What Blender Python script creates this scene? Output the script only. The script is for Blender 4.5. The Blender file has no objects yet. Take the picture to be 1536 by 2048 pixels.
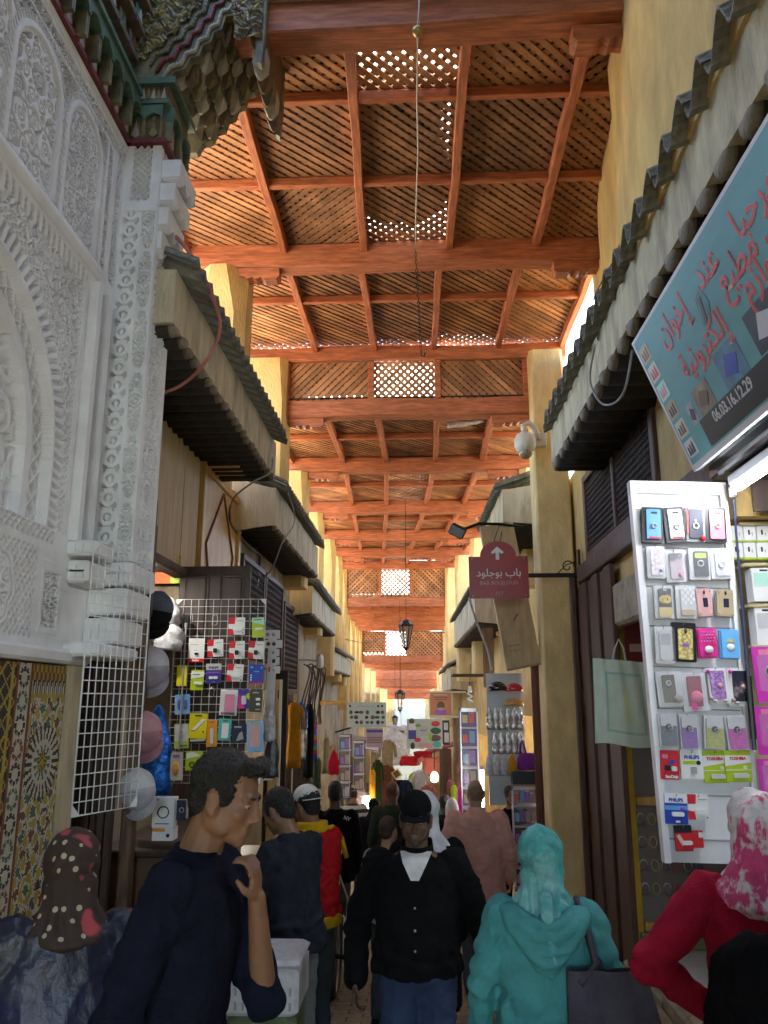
import bpy, bmesh, math, random
import numpy as np
from math import sin, cos, pi, radians, sqrt, atan2, hypot
from mathutils import Vector, Matrix, noise as mnoise
rnd = random.Random(7)
SC = bpy.context.scene
COL = SC.collection

# ------------------------------------------------------------------ camera, sky, sun, exposure
FPX = 1598.0; PITCH = radians(13.24); YAW = radians(2.6); CZ = 1.68
cd = bpy.data.cameras.new('camera'); cam = bpy.data.objects.new('camera', cd); COL.objects.link(cam)
cam.location = (0, 0, CZ); cam.rotation_euler = (pi/2 + PITCH, 0, YAW)
cd.sensor_fit = 'VERTICAL'; cd.sensor_height = 24.0; cd.lens = 24.0*FPX/2048.0
cd.clip_start = 0.05; cd.clip_end = 2000
SC.camera = cam
SUN_EL, SUN_AZ = 60.0, 352.0      # degrees; azimuth clockwise from +y
world = bpy.data.worlds.new('World'); SC.world = world; world.use_nodes = True
wn = world.node_tree; bg = wn.nodes['Background']
sky = wn.nodes.new('ShaderNodeTexSky'); sky.sky_type = 'NISHITA'; sky.sun_disc = False
sky.sun_elevation = radians(SUN_EL); sky.sun_rotation = radians(SUN_AZ)
wn.links.new(sky.outputs[0], bg.inputs[0]); bg.inputs[1].default_value = 0.15
sl = bpy.data.lights.new('sun', 'SUN'); sun = bpy.data.objects.new('sun', sl); COL.objects.link(sun)
sl.energy = 5.0; sl.angle = radians(0.5); sl.color = (1.0, .93, .82)
_d = Vector((sin(radians(SUN_AZ))*cos(radians(SUN_EL)), cos(radians(SUN_AZ))*cos(radians(SUN_EL)), sin(radians(SUN_EL))))
sun.rotation_euler = _d.to_track_quat('Z', 'Y').to_euler(); sun.location = (0, 0, 30)
vs = SC.view_settings; vs.view_transform = 'Standard'; vs.look = 'None'; vs.exposure = 3.25; vs.gamma = 1.0
vs.use_curve_mapping = False
SC.cycles.max_bounces = 8; SC.cycles.diffuse_bounces = 5; SC.cycles.transparent_max_bounces = 8
SC.cycles.use_denoising = True

# ------------------------------------------------------------------ pixel -> place helpers (photograph 1536 x 2048)
_fw = np.array([-sin(YAW)*cos(PITCH), cos(YAW)*cos(PITCH), sin(PITCH)]); _rt = np.array([cos(YAW), sin(YAW), 0.]); _up = np.cross(_rt, _fw)
def ray(px, py): return _fw + _rt*((px-768)/FPX) - _up*((py-1024)/FPX)
def aty(px, py, y): r = ray(px, py); return Vector(np.array([0, 0, CZ]) + r*(y/r[1]))
def atx(px, py, x): r = ray(px, py); return Vector(np.array([0, 0, CZ]) + r*(x/r[0]))
def gz(y): return -0.104*y if y > 0 else -0.02*y*0
SLOPE = -0.104

# ------------------------------------------------------------------ materials
MATS = {}
def mat(name, base, rough=.7, var=.15, scale=6., bump=.0, bscale=60., metal=0., stretch=None, base2=None, mask=(.45, .65),
        spec=.4, emit=None, estr=0., trans=0., alpha=1., coat=0., detail=6., island=0.):
    """principled material whose colour wanders with noise; base2 = a second colour mixed in by a blotchy mask"""
    if name in MATS: return MATS[name]
    m = bpy.data.materials.new(name); m.use_nodes = True; nt = m.node_tree; N = nt.nodes; L = nt.links
    b = N['Principled BSDF']; b.inputs['Roughness'].default_value = rough; b.inputs['Metallic'].default_value = metal
    b.inputs['Specular IOR Level'].default_value = spec
    if coat: b.inputs['Coat Weight'].default_value = coat
    if trans: b.inputs['Transmission Weight'].default_value = trans
    if alpha < 1: b.inputs['Alpha'].default_value = alpha
    if emit: b.inputs['Emission Color'].default_value = (*emit, 1); b.inputs['Emission Strength'].default_value = estr
    tc = N.new('ShaderNodeTexCoord'); mp = N.new('ShaderNodeMapping'); L.new(tc.outputs['Object'], mp.inputs[0])
    if stretch: mp.inputs['Scale'].default_value = stretch
    n = N.new('ShaderNodeTexNoise'); n.inputs['Scale'].default_value = scale; n.inputs['Detail'].default_value = detail
    n.inputs['Roughness'].default_value = .6; L.new(mp.outputs[0], n.inputs['Vector'])
    r = N.new('ShaderNodeValToRGB'); c = base
    lo = tuple(max(0, x*(1-var*1.6)) for x in c); hi = tuple(min(1, x*(1+var*1.3)) for x in c)
    r.color_ramp.elements[0].position = .3; r.color_ramp.elements[1].position = .72
    r.color_ramp.elements[0].color = (*lo, 1); r.color_ramp.elements[1].color = (*hi, 1)
    L.new(n.outputs[0], r.inputs[0]); out = r.outputs[0]
    if base2:
        n2 = N.new('ShaderNodeTexNoise'); n2.inputs['Scale'].default_value = scale*.37; n2.inputs['Detail'].default_value = 8
        n2.inputs['Roughness'].default_value = .65; L.new(mp.outputs[0], n2.inputs['Vector'])
        r2 = N.new('ShaderNodeValToRGB'); r2.color_ramp.elements[0].position = mask[0]; r2.color_ramp.elements[1].position = mask[1]
        L.new(n2.outputs[0], r2.inputs[0])
        mx = N.new('ShaderNodeMix'); mx.data_type = 'RGBA'; L.new(r2.outputs[0], mx.inputs[0]); L.new(out, mx.inputs[6])
        mx.inputs[7].default_value = (*base2, 1); out = mx.outputs[2]
    if island:
        ge = N.new('ShaderNodeNewGeometry'); mr = N.new('ShaderNodeMapRange'); mr.inputs[3].default_value = 1-island; mr.inputs[4].default_value = 1+island*.7; L.new(ge.outputs['Random Per Island'], mr.inputs[0])
        vm = N.new('ShaderNodeVectorMath'); vm.operation = 'SCALE'; L.new(out, vm.inputs[0]); L.new(mr.outputs[0], vm.inputs['Scale']); out = vm.outputs[0]
    L.new(out, b.inputs['Base Color'])
    if bump:
        nb = N.new('ShaderNodeTexNoise'); nb.inputs['Scale'].default_value = bscale; nb.inputs['Detail'].default_value = 5
        L.new(mp.outputs[0], nb.inputs['Vector']); bp = N.new('ShaderNodeBump'); bp.inputs['Strength'].default_value = bump
        bp.inputs['Distance'].default_value = .02; L.new(nb.outputs[0], bp.inputs['Height']); L.new(bp.outputs[0], b.inputs['Normal'])
    MATS[name] = m; return m
def flat(name, c, rough=.5, **k): return mat(name, c, rough, var=k.pop('var', .05), **k)

red_wood = mat('red_cedar', (.48, .155, .066), .55, .30, 5, .3, 40, stretch=(1.0, 9, 9), base2=(.24, .075, .035), mask=(.46, .74), island=.22)
red_wood_y = mat('red_cedar_long', (.48, .16, .07), .55, .30, 5, .3, 40, stretch=(9, 1.0, 9), base2=(.25, .08, .037), mask=(.46, .74), island=.22)
slat_wood = mat('slat_cedar', (.51, .255, .115), .6, .3, 3, .25, 60, base2=(.28, .125, .06), mask=(.42, .68), island=.35)
slat_old = mat('slat_old', (.36, .175, .085), .7, .35, 4, .3, 60, base2=(.17, .095, .055), mask=(.42, .66), island=.4)
diffuser_m = mat('sun_diffuser_sheet', (.75, .75, .72), .5, .06, 4)  # added translucent sheet, spreads sun and sky light at roof openings
_n = diffuser_m.node_tree.nodes; _t = _n.new('ShaderNodeBsdfTranslucent'); _t.inputs[0].default_value = (.75, .75, .72, 1); diffuser_m.node_tree.links.new(_t.outputs[0], _n['Material Output'].inputs[0])
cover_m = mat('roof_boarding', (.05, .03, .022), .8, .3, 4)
bleach = mat('bleached_beam', (.42, .33, .25), .8, .3, 3, .4, 30, stretch=(.6, 12, 3), base2=(.2, .15, .11), mask=(.5, .75))
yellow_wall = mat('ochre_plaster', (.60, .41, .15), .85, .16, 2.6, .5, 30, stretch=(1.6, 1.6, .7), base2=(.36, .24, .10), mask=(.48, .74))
yellow_lit = mat('ochre_plaster_lit', (.74, .57, .27), .85, .15, 2.6, .5, 30, stretch=(1.6, 1.6, .7), base2=(.42, .30, .13), mask=(.5, .76))  # brighter light on the right-hand pillars is put into this base colour
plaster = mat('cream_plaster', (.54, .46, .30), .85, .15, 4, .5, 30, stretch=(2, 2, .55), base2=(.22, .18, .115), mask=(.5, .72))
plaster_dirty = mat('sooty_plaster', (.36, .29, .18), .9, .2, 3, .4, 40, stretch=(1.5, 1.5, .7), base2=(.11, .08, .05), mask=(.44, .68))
tile_m = mat('weathered_roof_tile', (.20, .19, .14), .55, .35, 9, .5, 60, base2=(.06, .075, .05), mask=(.45, .62), island=.35)
tile_end = mat('mortared_tile_end', (.33, .28, .20), .85, .3, 12, .4, 50, base2=(.13, .10, .07), mask=(.45, .7))
dark_wood = mat('dark_brown_wood', (.050, .028, .018), .55, .35, 4, .25, 50, stretch=(8, 8, 1))
brown_wood = mat('brown_door_wood', (.105, .05, .028), .55, .3, 4, .25, 50, stretch=(8, 8, 1), base2=(.06, .03, .02))
board_wood = mat('pale_pine_board', (.52, .37, .17), .6, .16, 2.5, .2, 40, stretch=(6, 6, .8), base2=(.43, .29, .12), mask=(.45, .8))
pine_yellow = mat('varnished_pine', (.60, .34, .09), .4, .16, 2.5, .15, 40, stretch=(7, 7, .8), base2=(.48, .25, .06), mask=(.45, .8))
stucco_m = mat('white_carved_stucco', (.78, .78, .77), .85, .07, 5, .25, 120, base2=(.64, .63, .61), mask=(.45, .75))
white_paint = flat('white_paint', (.78, .78, .80), .35)
white_wire = flat('white_coated_wire', (.72, .72, .70), .4)
steel = mat('brushed_steel', (.55, .55, .56), .3, .1, 20, metal=1.)
black_iron = mat('black_iron', (.02, .018, .016), .5, .3, 20, metal=.6)
rope_m = mat('grey_cable', (.30, .29, .28), .6, .2, 20)

# ------------------------------------------------------------------ mesh builder
class MB:
    def __init__(s): s.v = []; s.f = []; s.mi = []; s.cur = 0
    def add(s, vs_, fs, mi=None):
        o = len(s.v); s.v += [tuple(p) for p in vs_]; s.f += [tuple(i+o for i in f) for f in fs]
        s.mi += [s.cur if mi is None else mi]*len(fs); return s
    def box(s, x0, x1, y0, y1, z0, z1, M=None, mi=None):
        p = [Vector((x, y, z)) for z in (z0, z1) for y in (y0, y1) for x in (x0, x1)]
        if M is not None: p = [M @ q for q in p]
        return s.add(p, [(0, 2, 3, 1), (4, 5, 7, 6), (0, 1, 5, 4), (2, 6, 7, 3), (0, 4, 6, 2), (1, 3, 7, 5)], mi)
    def cbox(s, c, d, M=None, mi=None):
        return s.box(c[0]-d[0]/2, c[0]+d[0]/2, c[1]-d[1]/2, c[1]+d[1]/2, c[2]-d[2]/2, c[2]+d[2]/2, M, mi)
    def bbox(s, x0, x1, y0, y1, z0, z1, b=.01, M=None, mi=None):
        """box with chamfered vertical-and-horizontal edges (loft of 4 octagon rings)"""
        rings = []
        for z, k in ((z0, b), (z0+b, 0), (z1-b, 0), (z1, b)):
            X0, X1, Y0, Y1 = x0+k, x1-k, y0+k, y1-k; c = b
            rings.append([Vector(q) for q in ((X0+c, Y0, z), (X1-c, Y0, z), (X1, Y0+c, z), (X1, Y1-c, z), (X1-c, Y1, z), (X0+c, Y1, z), (X0, Y1-c, z), (X0, Y0+c, z))])
        if M is not None: rings = [[M @ q for q in r] for r in rings]
        return s.loft(rings, mi=mi)
    def loft(s, rings, cap=True, closed=True, mi=None):
        n = len(rings[0]); vs_ = [p for r in rings for p in r]; fs = []
        for i in range(len(rings)-1):
            for j in range(n if closed else n-1):
                k = (j+1) % n; fs.append((i*n+j, i*n+k, (i+1)*n+k, (i+1)*n+j))
        if cap and closed: fs.append(tuple(reversed(range(n)))); fs.append(tuple(range((len(rings)-1)*n, len(rings)*n)))
        return s.add(vs_, fs, mi)
    def tube(s, pts, r, n=6, mi=None, cap=True):
        pts = [Vector(p) for p in pts]; rs = r if hasattr(r, '__len__') else [r]*len(pts); rings = []
        a = None
        for i, p in enumerate(pts):
            t = (pts[min(i+1, len(pts)-1)]-pts[max(i-1, 0)]).normalized()
            if a is None:
                a = t.orthogonal().normalized()
            else:
                a = (a - t*a.dot(t)); a = a.normalized() if a.length > 1e-6 else t.orthogonal().normalized()
            b = t.cross(a); rings.append([p+(a*cos(2*pi*k/n)+b*sin(2*pi*k/n))*rs[i] for k in range(n)])
        return s.loft(rings, cap, mi=mi)
    def lathe(s, c, prof, n=16, mi=None, M=None):
        rings = [[Vector((c[0]+r*cos(2*pi*k/n), c[1]+r*sin(2*pi*k/n), c[2]+z)) for k in range(n)] for r, z in prof]
        if M is not None: rings = [[M @ q for q in r] for r in rings]
        return s.loft(rings, mi=mi)
    def ell(s, c, r, n=12, m=8, M=None, mi=None):
        rings = []
        for i in range(m+1):
            t = pi*i/m; t = min(max(t, .02), pi-.02)
            rings.append([Vector((c[0]+r[0]*sin(t)*cos(2*pi*k/n), c[1]+r[1]*sin(t)*sin(2*pi*k/n), c[2]-r[2]*cos(t))) for k in range(n)])
        if M is not None: rings = [[M @ q for q in r_] for r_ in rings]
        return s.loft(rings, mi=mi)
    def prism(s, poly, fn, d0, d1, mi=None):
        """poly: (a, b) outline; fn(a, b, d) -> point"""
        return s.loft([[Vector(fn(a, b, d0)) for a, b in poly], [Vector(fn(a, b, d1)) for a, b in poly]], mi=mi)
    def grid(s, nu, nv, fn, mi=None):
        vs_ = [fn(i/nu, j/nv) for j in range(nv+1) for i in range(nu+1)]
        fs = [(j*(nu+1)+i, j*(nu+1)+i+1, (j+1)*(nu+1)+i+1, (j+1)*(nu+1)+i) for j in range(nv) for i in range(nu)]
        return s.add(vs_, fs, mi)
    def mesh(s, name, mats, smooth=False, org=(0, 0, 0)):
        me = bpy.data.meshes.new(name); o = Vector(org)
        me.from_pydata([tuple(Vector(p)-o) for p in s.v], [], s.f)
        if not isinstance(mats, (list, tuple)): mats = [mats]
        for m in mats: me.materials.append(m)
        if len(mats) > 1: me.polygons.foreach_set('material_index', s.mi)
        bm = bmesh.new(); bm.from_mesh(me); bmesh.ops.recalc_face_normals(bm, faces=bm.faces); bm.to_mesh(me); bm.free()
        if smooth: me.polygons.foreach_set('use_smooth', [True]*len(me.polygons))
        me.update(); return me
    def build(s, name, mats, parent=None, smooth=False, label=None, kind=None, org=None):
        if org is None: org = parent_origin(parent) if parent else (0, 0, 0)
        o = bpy.data.objects.new(name, s.mesh(name, mats, smooth, org)); COL.objects.link(o)
        if parent: o.parent = parent
        elif org is not None: o.location = org
        if label: o['label'] = label
        if kind: o['kind'] = kind
        return o
def parent_origin(p):
    v = Vector((0, 0, 0))
    while p: v += p.location; p = p.parent
    return v
def thing(name, label, cat, loc=(0, 0, 0), group=None, kind=None):
    o = bpy.data.objects.new(name, None); COL.objects.link(o); o.location = loc; o.empty_display_size = .1
    o['label'] = label; o['category'] = cat
    if group: o['group'] = group
    o['kind'] = kind or 'thing'
    return o
def tag(o, label, cat, group=None):
    o['label'] = label; o['category'] = cat; o['kind'] = 'thing'
    if group: o['group'] = group
    return o
def structure(o): o['kind'] = 'structure'; return o
def single(mb, name, label, cat, mats, loc, group=None, smooth=False):
    """a thing that is one mesh, origin at loc"""
    return tag(mb.build(name, mats, None, smooth, org=loc), label, cat, group)
def dup(o, parent, off):
    c = o.copy(); COL.objects.link(c); c.parent = parent; c.location = Vector(o.location)+Vector(off); return c
def text(s, size, m, parent, M, name='lettering', align='CENTER', extr=.0008, bold=0., xs=1., spacing=1.0):
    cu = bpy.data.curves.new(name, 'FONT'); cu.body = s; cu.size = size; cu.align_x = align; cu.align_y = 'CENTER'; cu.extrude = extr; cu.offset = bold; cu.resolution_u = 3
    cu.space_character = spacing
    t = bpy.data.objects.new(name, cu); COL.objects.link(t)
    dg = bpy.context.evaluated_depsgraph_get(); me = bpy.data.meshes.new_from_object(t.evaluated_get(dg)); bpy.data.objects.remove(t)
    me.transform(M @ Matrix.Diagonal((xs, 1, 1, 1))); me.transform(Matrix.Translation(-parent_origin(parent)))
    me.materials.clear(); me.materials.append(m)
    o = bpy.data.objects.new(name, me); COL.objects.link(o); o.parent = parent; return o
def frame(o, ux, uy):
    """4x4 with origin o, x axis ux, y axis uy"""
    ux = Vector(ux).normalized(); uz = ux.cross(Vector(uy)).normalized(); uy = uz.cross(ux)
    return Matrix(((ux.x, uy.x, uz.x, o[0]), (ux.y, uy.y, uz.y, o[1]), (ux.z, uy.z, uz.z, o[2]), (0, 0, 0, 1)))
def interp(t, x):
    if x <= t[0][0]: return t[0][1]
    for (a, b), (c, d) in zip(t, t[1:]):
        if x <= c: return b+(d-b)*(x-a)/(c-a)
    return t[-1][1]
def XL(y): return interp(((12, -2.1), (22, -2.42), (32, -2.5), (46, -2.5), (75, -2.3)), y)
def XR(y): return interp(((12, 1.9), (18, 1.5), (22, 1.2), (32, 1.1), (46, .95), (75, .3)), y)
# ------------------------------------------------------------------ ground
pav_m = mat('paving_brick', (.34, .285, .19), .8, .25, 8, .4, 60, base2=(.22, .18, .12), mask=(.45, .7), island=.25)
pav_j = mat('paving_joint', (.12, .10, .065), .9, .2, 20, .3, 60)
g = MB(); g.grid(6, 40, lambda u, v: (-4+8*u, -14+104*v, (SLOPE*(-14+104*v) if -14+104*v > 0 else 0) - .012))
gobj = structure(g.build('ground', pav_j)); gobj['label'] = 'sloping brick paving of the alley'
pm = MB(); pm.bbox(-.115, .115, -.055, .055, 0, .028, .006); brick_me = pm.mesh('paving_brick', pav_m)
nb = 0
far = MB()
y = 5.6; r_ = 0
while y < 60:
    x = -2.4 + (.12 if r_ % 2 else 0)
    while x < 2.2:
        zz = gz(y) - .014 + rnd.uniform(-.003, .003)
        if nb < 300 and 6.6 < y < 9.6 and -1.05 < x < .75:
            b = bpy.data.objects.new('paving_brick', brick_me); COL.objects.link(b); b.parent = gobj; b.location = (x, y, zz)
            b.rotation_euler = (math.atan(SLOPE), 0, rnd.uniform(-.02, .02)); nb += 1
        elif y < 30:
            far.box(x-.114, x+.114, y-.054, y+.054, zz-.02, zz+.028)
        x += .24
    y += .12; r_ += 1
f_ = far.build('paving_bricks', pav_m, gobj); f_['kind'] = 'stuff'
y = -3.0; nearp = MB(); r_ = 0
while y < 5.55:
    x = -2.4 + (.12 if r_ % 2 else 0)
    while x < 2.2: nearp.box(x-.114, x+.114, y-.054, y+.054, gz(y)-.03, gz(y)+.014); x += .24
    y += .12; r_ += 1
f_ = nearp.build('paving_bricks', pav_m, gobj); f_['kind'] = 'stuff'

# ------------------------------------------------------------------ walls with openings
def wall(name, label, side, segs, m, z_of=None, cat='wall'):
    """segs: list of (y0, y1, z0, z1) solid pieces on one side"""
    w = MB()
    for y0, y1, z0, z1 in segs:
        if side < 0: xa, xb = XL(y0), XL(y1)
        else: xa, xb = XR(y0), XR(y1)
        t = .35*(-1 if side < 0 else 1)
        w.loft([[Vector(p) for p in ((xa, y0, z0), (xb, y1, z0), (xb, y1, z1), (xa, y0, z1))],
                [Vector(p) for p in ((xa+t, y0, z0), (xb+t, y1, z0), (xb+t, y1, z1), (xa+t, y0, z1))]])
    o = w.build(name, m); o['kind'] = 'structure'; o['label'] = label; return o
def eave_z(y): return interp(((8.6, 4.0), (8.8, 3.62), (12.5, 3.58), (12.9, 3.1), (17.4, 3.05), (18, 2.4), (24, 2.2), (24.4, 1.2), (34, 1.0), (34.4, .2), (46, -.1), (46.4, -1.2), (75, -1.6)), y)
Lseg = [(4.72, 4.85, -1, 5.0), (4.85, 6.85, 2.75, 3.98), (6.85, 8.7, -1.2, 3.98), (8.7, 9.0, -1.4, 4.0)]
# far shops, left: opening 1.9 wide, pier .5 wide
SHOPS_L, SHOPS_R = [], []
y = 9.0
while y < 60:
    y1 = y + 2.0; top = gz(y)+2.75
    Lseg += [(y, y1, top, eave_z(y)+.6), (y1, y1+.55, gz(y1)-1, eave_z(y1)+.6)]
    SHOPS_L.append((y, y1, top)); y = y1+.55
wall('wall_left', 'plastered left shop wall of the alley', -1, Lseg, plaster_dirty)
Rseg = [(-3, 4.62, 3.0, 4.4), (4.62, 4.75, 2.95, 4.2), (4.75, 8.1, 2.75, 3.2), (4.75, 6.15, 3.2, 4.2), (8.9, 9.3, -1.2, 4.4), (8.1, 8.9, 3.0, 3.2)]
y = 10.2
while y < 60:
    y1 = y + 2.0; top = gz(y)+2.75
    Rseg += [(y, y1, top, eave_z(y)+.75), (y1, y1+.55, gz(y1)-1, eave_z(y1)+.75)]
    SHOPS_R.append((y, y1, top)); y = y1+.55
Rseg += [(9.3, 10.2, -1.4, 4.4)]
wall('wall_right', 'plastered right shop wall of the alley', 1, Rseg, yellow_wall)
# near wall behind the shops and backs of the shop rooms
room_m = mat('shop_room_paint', (.30, .25, .2), .8, .1, 3)
rm = MB()
for y0, y1, top in SHOPS_L:
    xa = XL(y0)-.35; zb = gz(y1)
    rm.box(xa-1.6, xa-1.55, y0-.2, y1+.2, zb-.4, top+.3); rm.box(xa-1.6, xa, y1+.15, y1+.2, zb-.4, top+.3); rm.box(xa-1.6, xa, y0-.2, y0-.15, zb-.4, top+.3); rm.box(xa-1.6, xa, y0-.2, y1+.2, top+.25, top+.3)
for y0, y1, top in SHOPS_R:
    xa = XR(y0)+.35; zb = gz(y1)
    rm.box(xa+1.55, xa+1.6, y0-.2, y1+.2, zb-.4, top+.3); rm.box(xa, xa+1.6, y1+.15, y1+.2, zb-.4, top+.3); rm.box(xa, xa+1.6, y0-.2, y0-.15, zb-.4, top+.3); rm.box(xa, xa+1.6, y0-.2, y1+.2, top+.25, top+.3)
# left shop A and right shops near
rm.box(-3.9, -3.85, 4.6, 7.0, -1, 3.1); rm.box(-3.9, -2.46, 6.86, 6.9, -1, 3.1); rm.box(-3.9, -2.46, 4.6, 4.65, -1, 3.1); rm.box(-3.9, -2.46, 4.6, 7.0, 2.95, 3.0)
rm.box(3.9, 3.95, -3, 8.3, -1.2, 3.3); rm.box(2.26, 3.9, -3, 8.3, 2.95, 3.0); rm.box(2.26, 3.9, 8.12, 8.3, -1.2, 3.0)
rm.box(1.9, 3.9, -3.05, -3.0, 0, 3)
o = structure(rm.build('wall_inner', room_m)); o['label'] = 'inner walls of the shop rooms'
# shop floor right
fl = MB(); fl.box(1.92, 3.9, 4.75, 8.1, -.62, -.50); fl.box(1.92, 3.9, -3, 4.75, -.4, -.02)
o = structure(fl.build('floor', flat('pale_floor_tile', (.62, .62, .56), .35))); o['label'] = 'pale tiled shop floor beyond the threshold'

# ------------------------------------------------------------------ unseen terraces added either side to bounce sunlight up into the lattice
tm = mat('bounce_terrace_lime', (.46, .38, .28), .9, .1, 2)
t = MB()
for y0, y1, z in ((-14, 10.2, 4.35), (10.2, 22, 3.95), (22, 32, 3.0), (32, 46, 2.0), (46, 75, .9)):
    t.box(-14, -2.46, y0, y1, z-.3, z); t.box(2.26, 14, y0, y1, z-.3, z)
structure(t.build('bounce_terrace', tm))['label'] = 'unseen flat lime roofs added to bounce sunlight under the lattice'

# ------------------------------------------------------------------ the lattice roof
def slat_poly(x0, x1, y0, y1, c, hw, sgn):
    """strip |sgn*(x-xm) - (y-ym) - c| < hw*sqrt2 clipped to the rectangle"""
    poly = [(x0, y0), (x1, y0), (x1, y1), (x0, y1)]
    def f(p): return sgn*(p[0]-x0) - (p[1]-y0) - c
    w = hw*sqrt(2)
    for s_, lim in ((1, w), (-1, w)):
        out = []
        for a, b in zip(poly, poly[1:]+poly[:1]):
            fa, fb = s_*f(a)-lim, s_*f(b)-lim
            if fa <= 0: out.append(a)
            if fa*fb < 0: k = fa/(fa-fb); out.append((a[0]+(b[0]-a[0])*k, a[1]+(b[1]-a[1])*k))
        poly = out
        if len(poly) < 3: return None
    return poly
def lattice(roof, x0, x1, y0, y1, z, single_slats, sgn=1, pitch=.108, m=None, fn=None, hw=.024):
    """two crossed layers of slats; the lower layer's slats are sub-parts when single_slats"""
    fn = fn or (lambda a, b, d: (a, b, z+d)); m = m or slat_wood
    top = MB(); low = MB(); lows = []
    W, H = x1-x0, y1-y0
    for k, lay in ((sgn, 0), (-sgn, 1)):
        lo, hi = (-H, W) if k > 0 else (-W-H, 0)
        c = lo + rnd.uniform(0, pitch)
        while c < hi:
            p = slat_poly(x0, x1, y0, y1, c + rnd.uniform(-.006, .006), hw*rnd.uniform(.88, 1.10), k)
            if p:
                d = rnd.uniform(-.0025, .0025)
                if lay: top.prism(p, fn, .0132+d, .026+d)
                elif single_slats: q = MB(); q.prism(p, fn, d, .0125+d); lows.append(q)
                else: low.prism(p, fn, d, .0125+d)
            c += pitch
    part = top.build('lattice_panel', m, roof); part['kind'] = 'stuff'
    if single_slats:
        for q in lows: q.build('slat', m, part)
    else:
        s_ = low.build('slats', m, part); s_['kind'] = 'stuff'
def beam(roof, y, zb, xa, xb, h=.26, w=.2, skew=0., m=None):
    b = MB()
    n = 8; rings = []
    for i in range(n+1):
        x = xa+(xb-xa)*i/n; yy = y+skew*(x-xa)/(xb-xa)-skew/2; dz = .012*sin(i*1.3+y); c = .012
        rings.append([Vector((x, yy+a, zb+dz+e)) for a, e in ((-w/2+c, 0), (w/2-c, 0), (w/2, c), (w/2, h-c), (w/2-c, h), (-w/2+c, h), (-w/2, h-c), (-w/2, c))])
    b.loft(rings); return b.build('beam', m or red_wood, roof)
corb_poly = [(0, 0), (.18, -.01), (.22, -.035), (.27, -.02), (.31, -.045), (.36, -.02), (.40, -.05), (.52, -.045), (.55, -.02), (.55, .08), (0, .08)]
def corbel(roof, y, zb, x, s):
    b = MB(); b.prism([(a, e) for a, e in corb_poly], lambda a, e, d: (x+s*a, y+d, zb-.081+e), -.07, .07); b.build('corbel', red_wood, roof)
def rafter(roof, xa, xb, y0, y1, z, w=.075, h=.11):
    b = MB(); n = 5; rings = []
    for i in range(n+1):
        t_ = i/n; x = xa+(xb-xa)*t_+.006*sin(i*2.1+xa*5); yy = y0+(y1-y0)*t_; c = .006
        rings.append([Vector((x+a, yy, z+e)) for a, e in ((-w/2+c, 0), (w/2-c, 0), (w/2, c), (w/2, h), (-w/2, h), (-w/2, c))])
    b.loft(rings); b.build('rafter', red_wood_y, roof)
def batten(roof, xa, xb, y, z, w=.06, h=.085):
    b = MB(); b.bbox(xa, xb, y-w/2, y+w/2, z, z+h, .006); b.build('batten', red_wood, roof)
def bay(roof, cols0, cols1, ys, zb, n_single, open_cells=(), old=(), part_open={}):
    """cols: rafter x at the near and far end; ys: row boundaries; zb: underside of rafters"""
    n = len(cols0)
    for i in range(n): rafter(roof, cols0[i], cols1[i], ys[0]+.1, ys[-1]-.1, zb)
    for y in ys[1:-1]:
        k = (y-ys[0])/(ys[-1]-ys[0]); a = cols0[0]+(cols1[0]-cols0[0])*k; b = cols0[-1]+(cols1[-1]-cols0[-1])*k
        batten(roof, a, b, y+rnd.uniform(-.01, .01), zb+.02)
    for r in range(len(ys)-1):
        for c in range(n-1):
            k = ((ys[r]+ys[r+1])/2-ys[0])/(ys[-1]-ys[0])
            xa = cols0[c]+(cols1[c]-cols0[c])*k; xb = cols0[c+1]+(cols1[c+1]-cols0[c+1])*k
            m = slat_old if (r, c) in old else slat_wood
            sg = -1 if (r, c) in ((0, n-2), (2, 1)) and n_single else 1
            lattice(roof, xa-.03, xb+.03, ys[r]-.02, ys[r+1]+.02, zb+.115, (r, c) in n_single, sg, .108, m)
            q = MB(); z = zb+.165; x0, x1, y0, y1 = xa-.05, xb+.05, ys[r]-.05, ys[r+1]+.05
            po = part_open.get((r, c))
            if po or (r, c) in open_cells:
                k_ = MB(); k_.add([(x0, y0, z+.08), (x1, y0, z+.08), (x1, y1, z+.08), (x0, y1, z+.08)], [(0, 1, 2, 3)]); k_.build('plastic_sheet', diffuser_m, roof)  # added diffuser above the open cell, breaks up sun flecks
            if (r, c) in open_cells: continue
            if po: q.prism([(x0+(x1-x0)*a, y0+(y1-y0)*b) for a, b in po], lambda a, b, d: (a, b, z+d), 0, .02)
            else: q.box(x0, x1, y0, y1, z+rnd.uniform(0, .006), z+.02)
            q.build('roof_board', cover_m, roof)
Y0, Y1, Y2 = 4.55, 7.52, 9.95
up = thing('lattice_roof', 'highest red cedar lattice roof nearest over the alley', 'wooden roof', (0, 7, 6.05))
beam(up, Y0, 6.05, -2.7, 1.75, .28, .22, -.16); beam(up, Y0-.14, 6.27, -2.7, 1.72, .32, .06, -.16, bleach); beam(up, Y1, 6.06, -2.62, 2.35); beam(up, Y2, 6.08, -2.35, 1.95, .2)
for yb in (Y1,): corbel(up, yb, 6.06, -1.98, 1); corbel(up, yb, 6.06, 1.95, -1)
corbel(up, Y0, 6.05, 1.6, -1)
c0 = [-2.42, -1.37, -.47, .36, 1.23, 2.3]
SINGLE = {(r, c) for r in range(3) for c in range(5)} - {(2, 0), (0, 0)}
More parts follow.
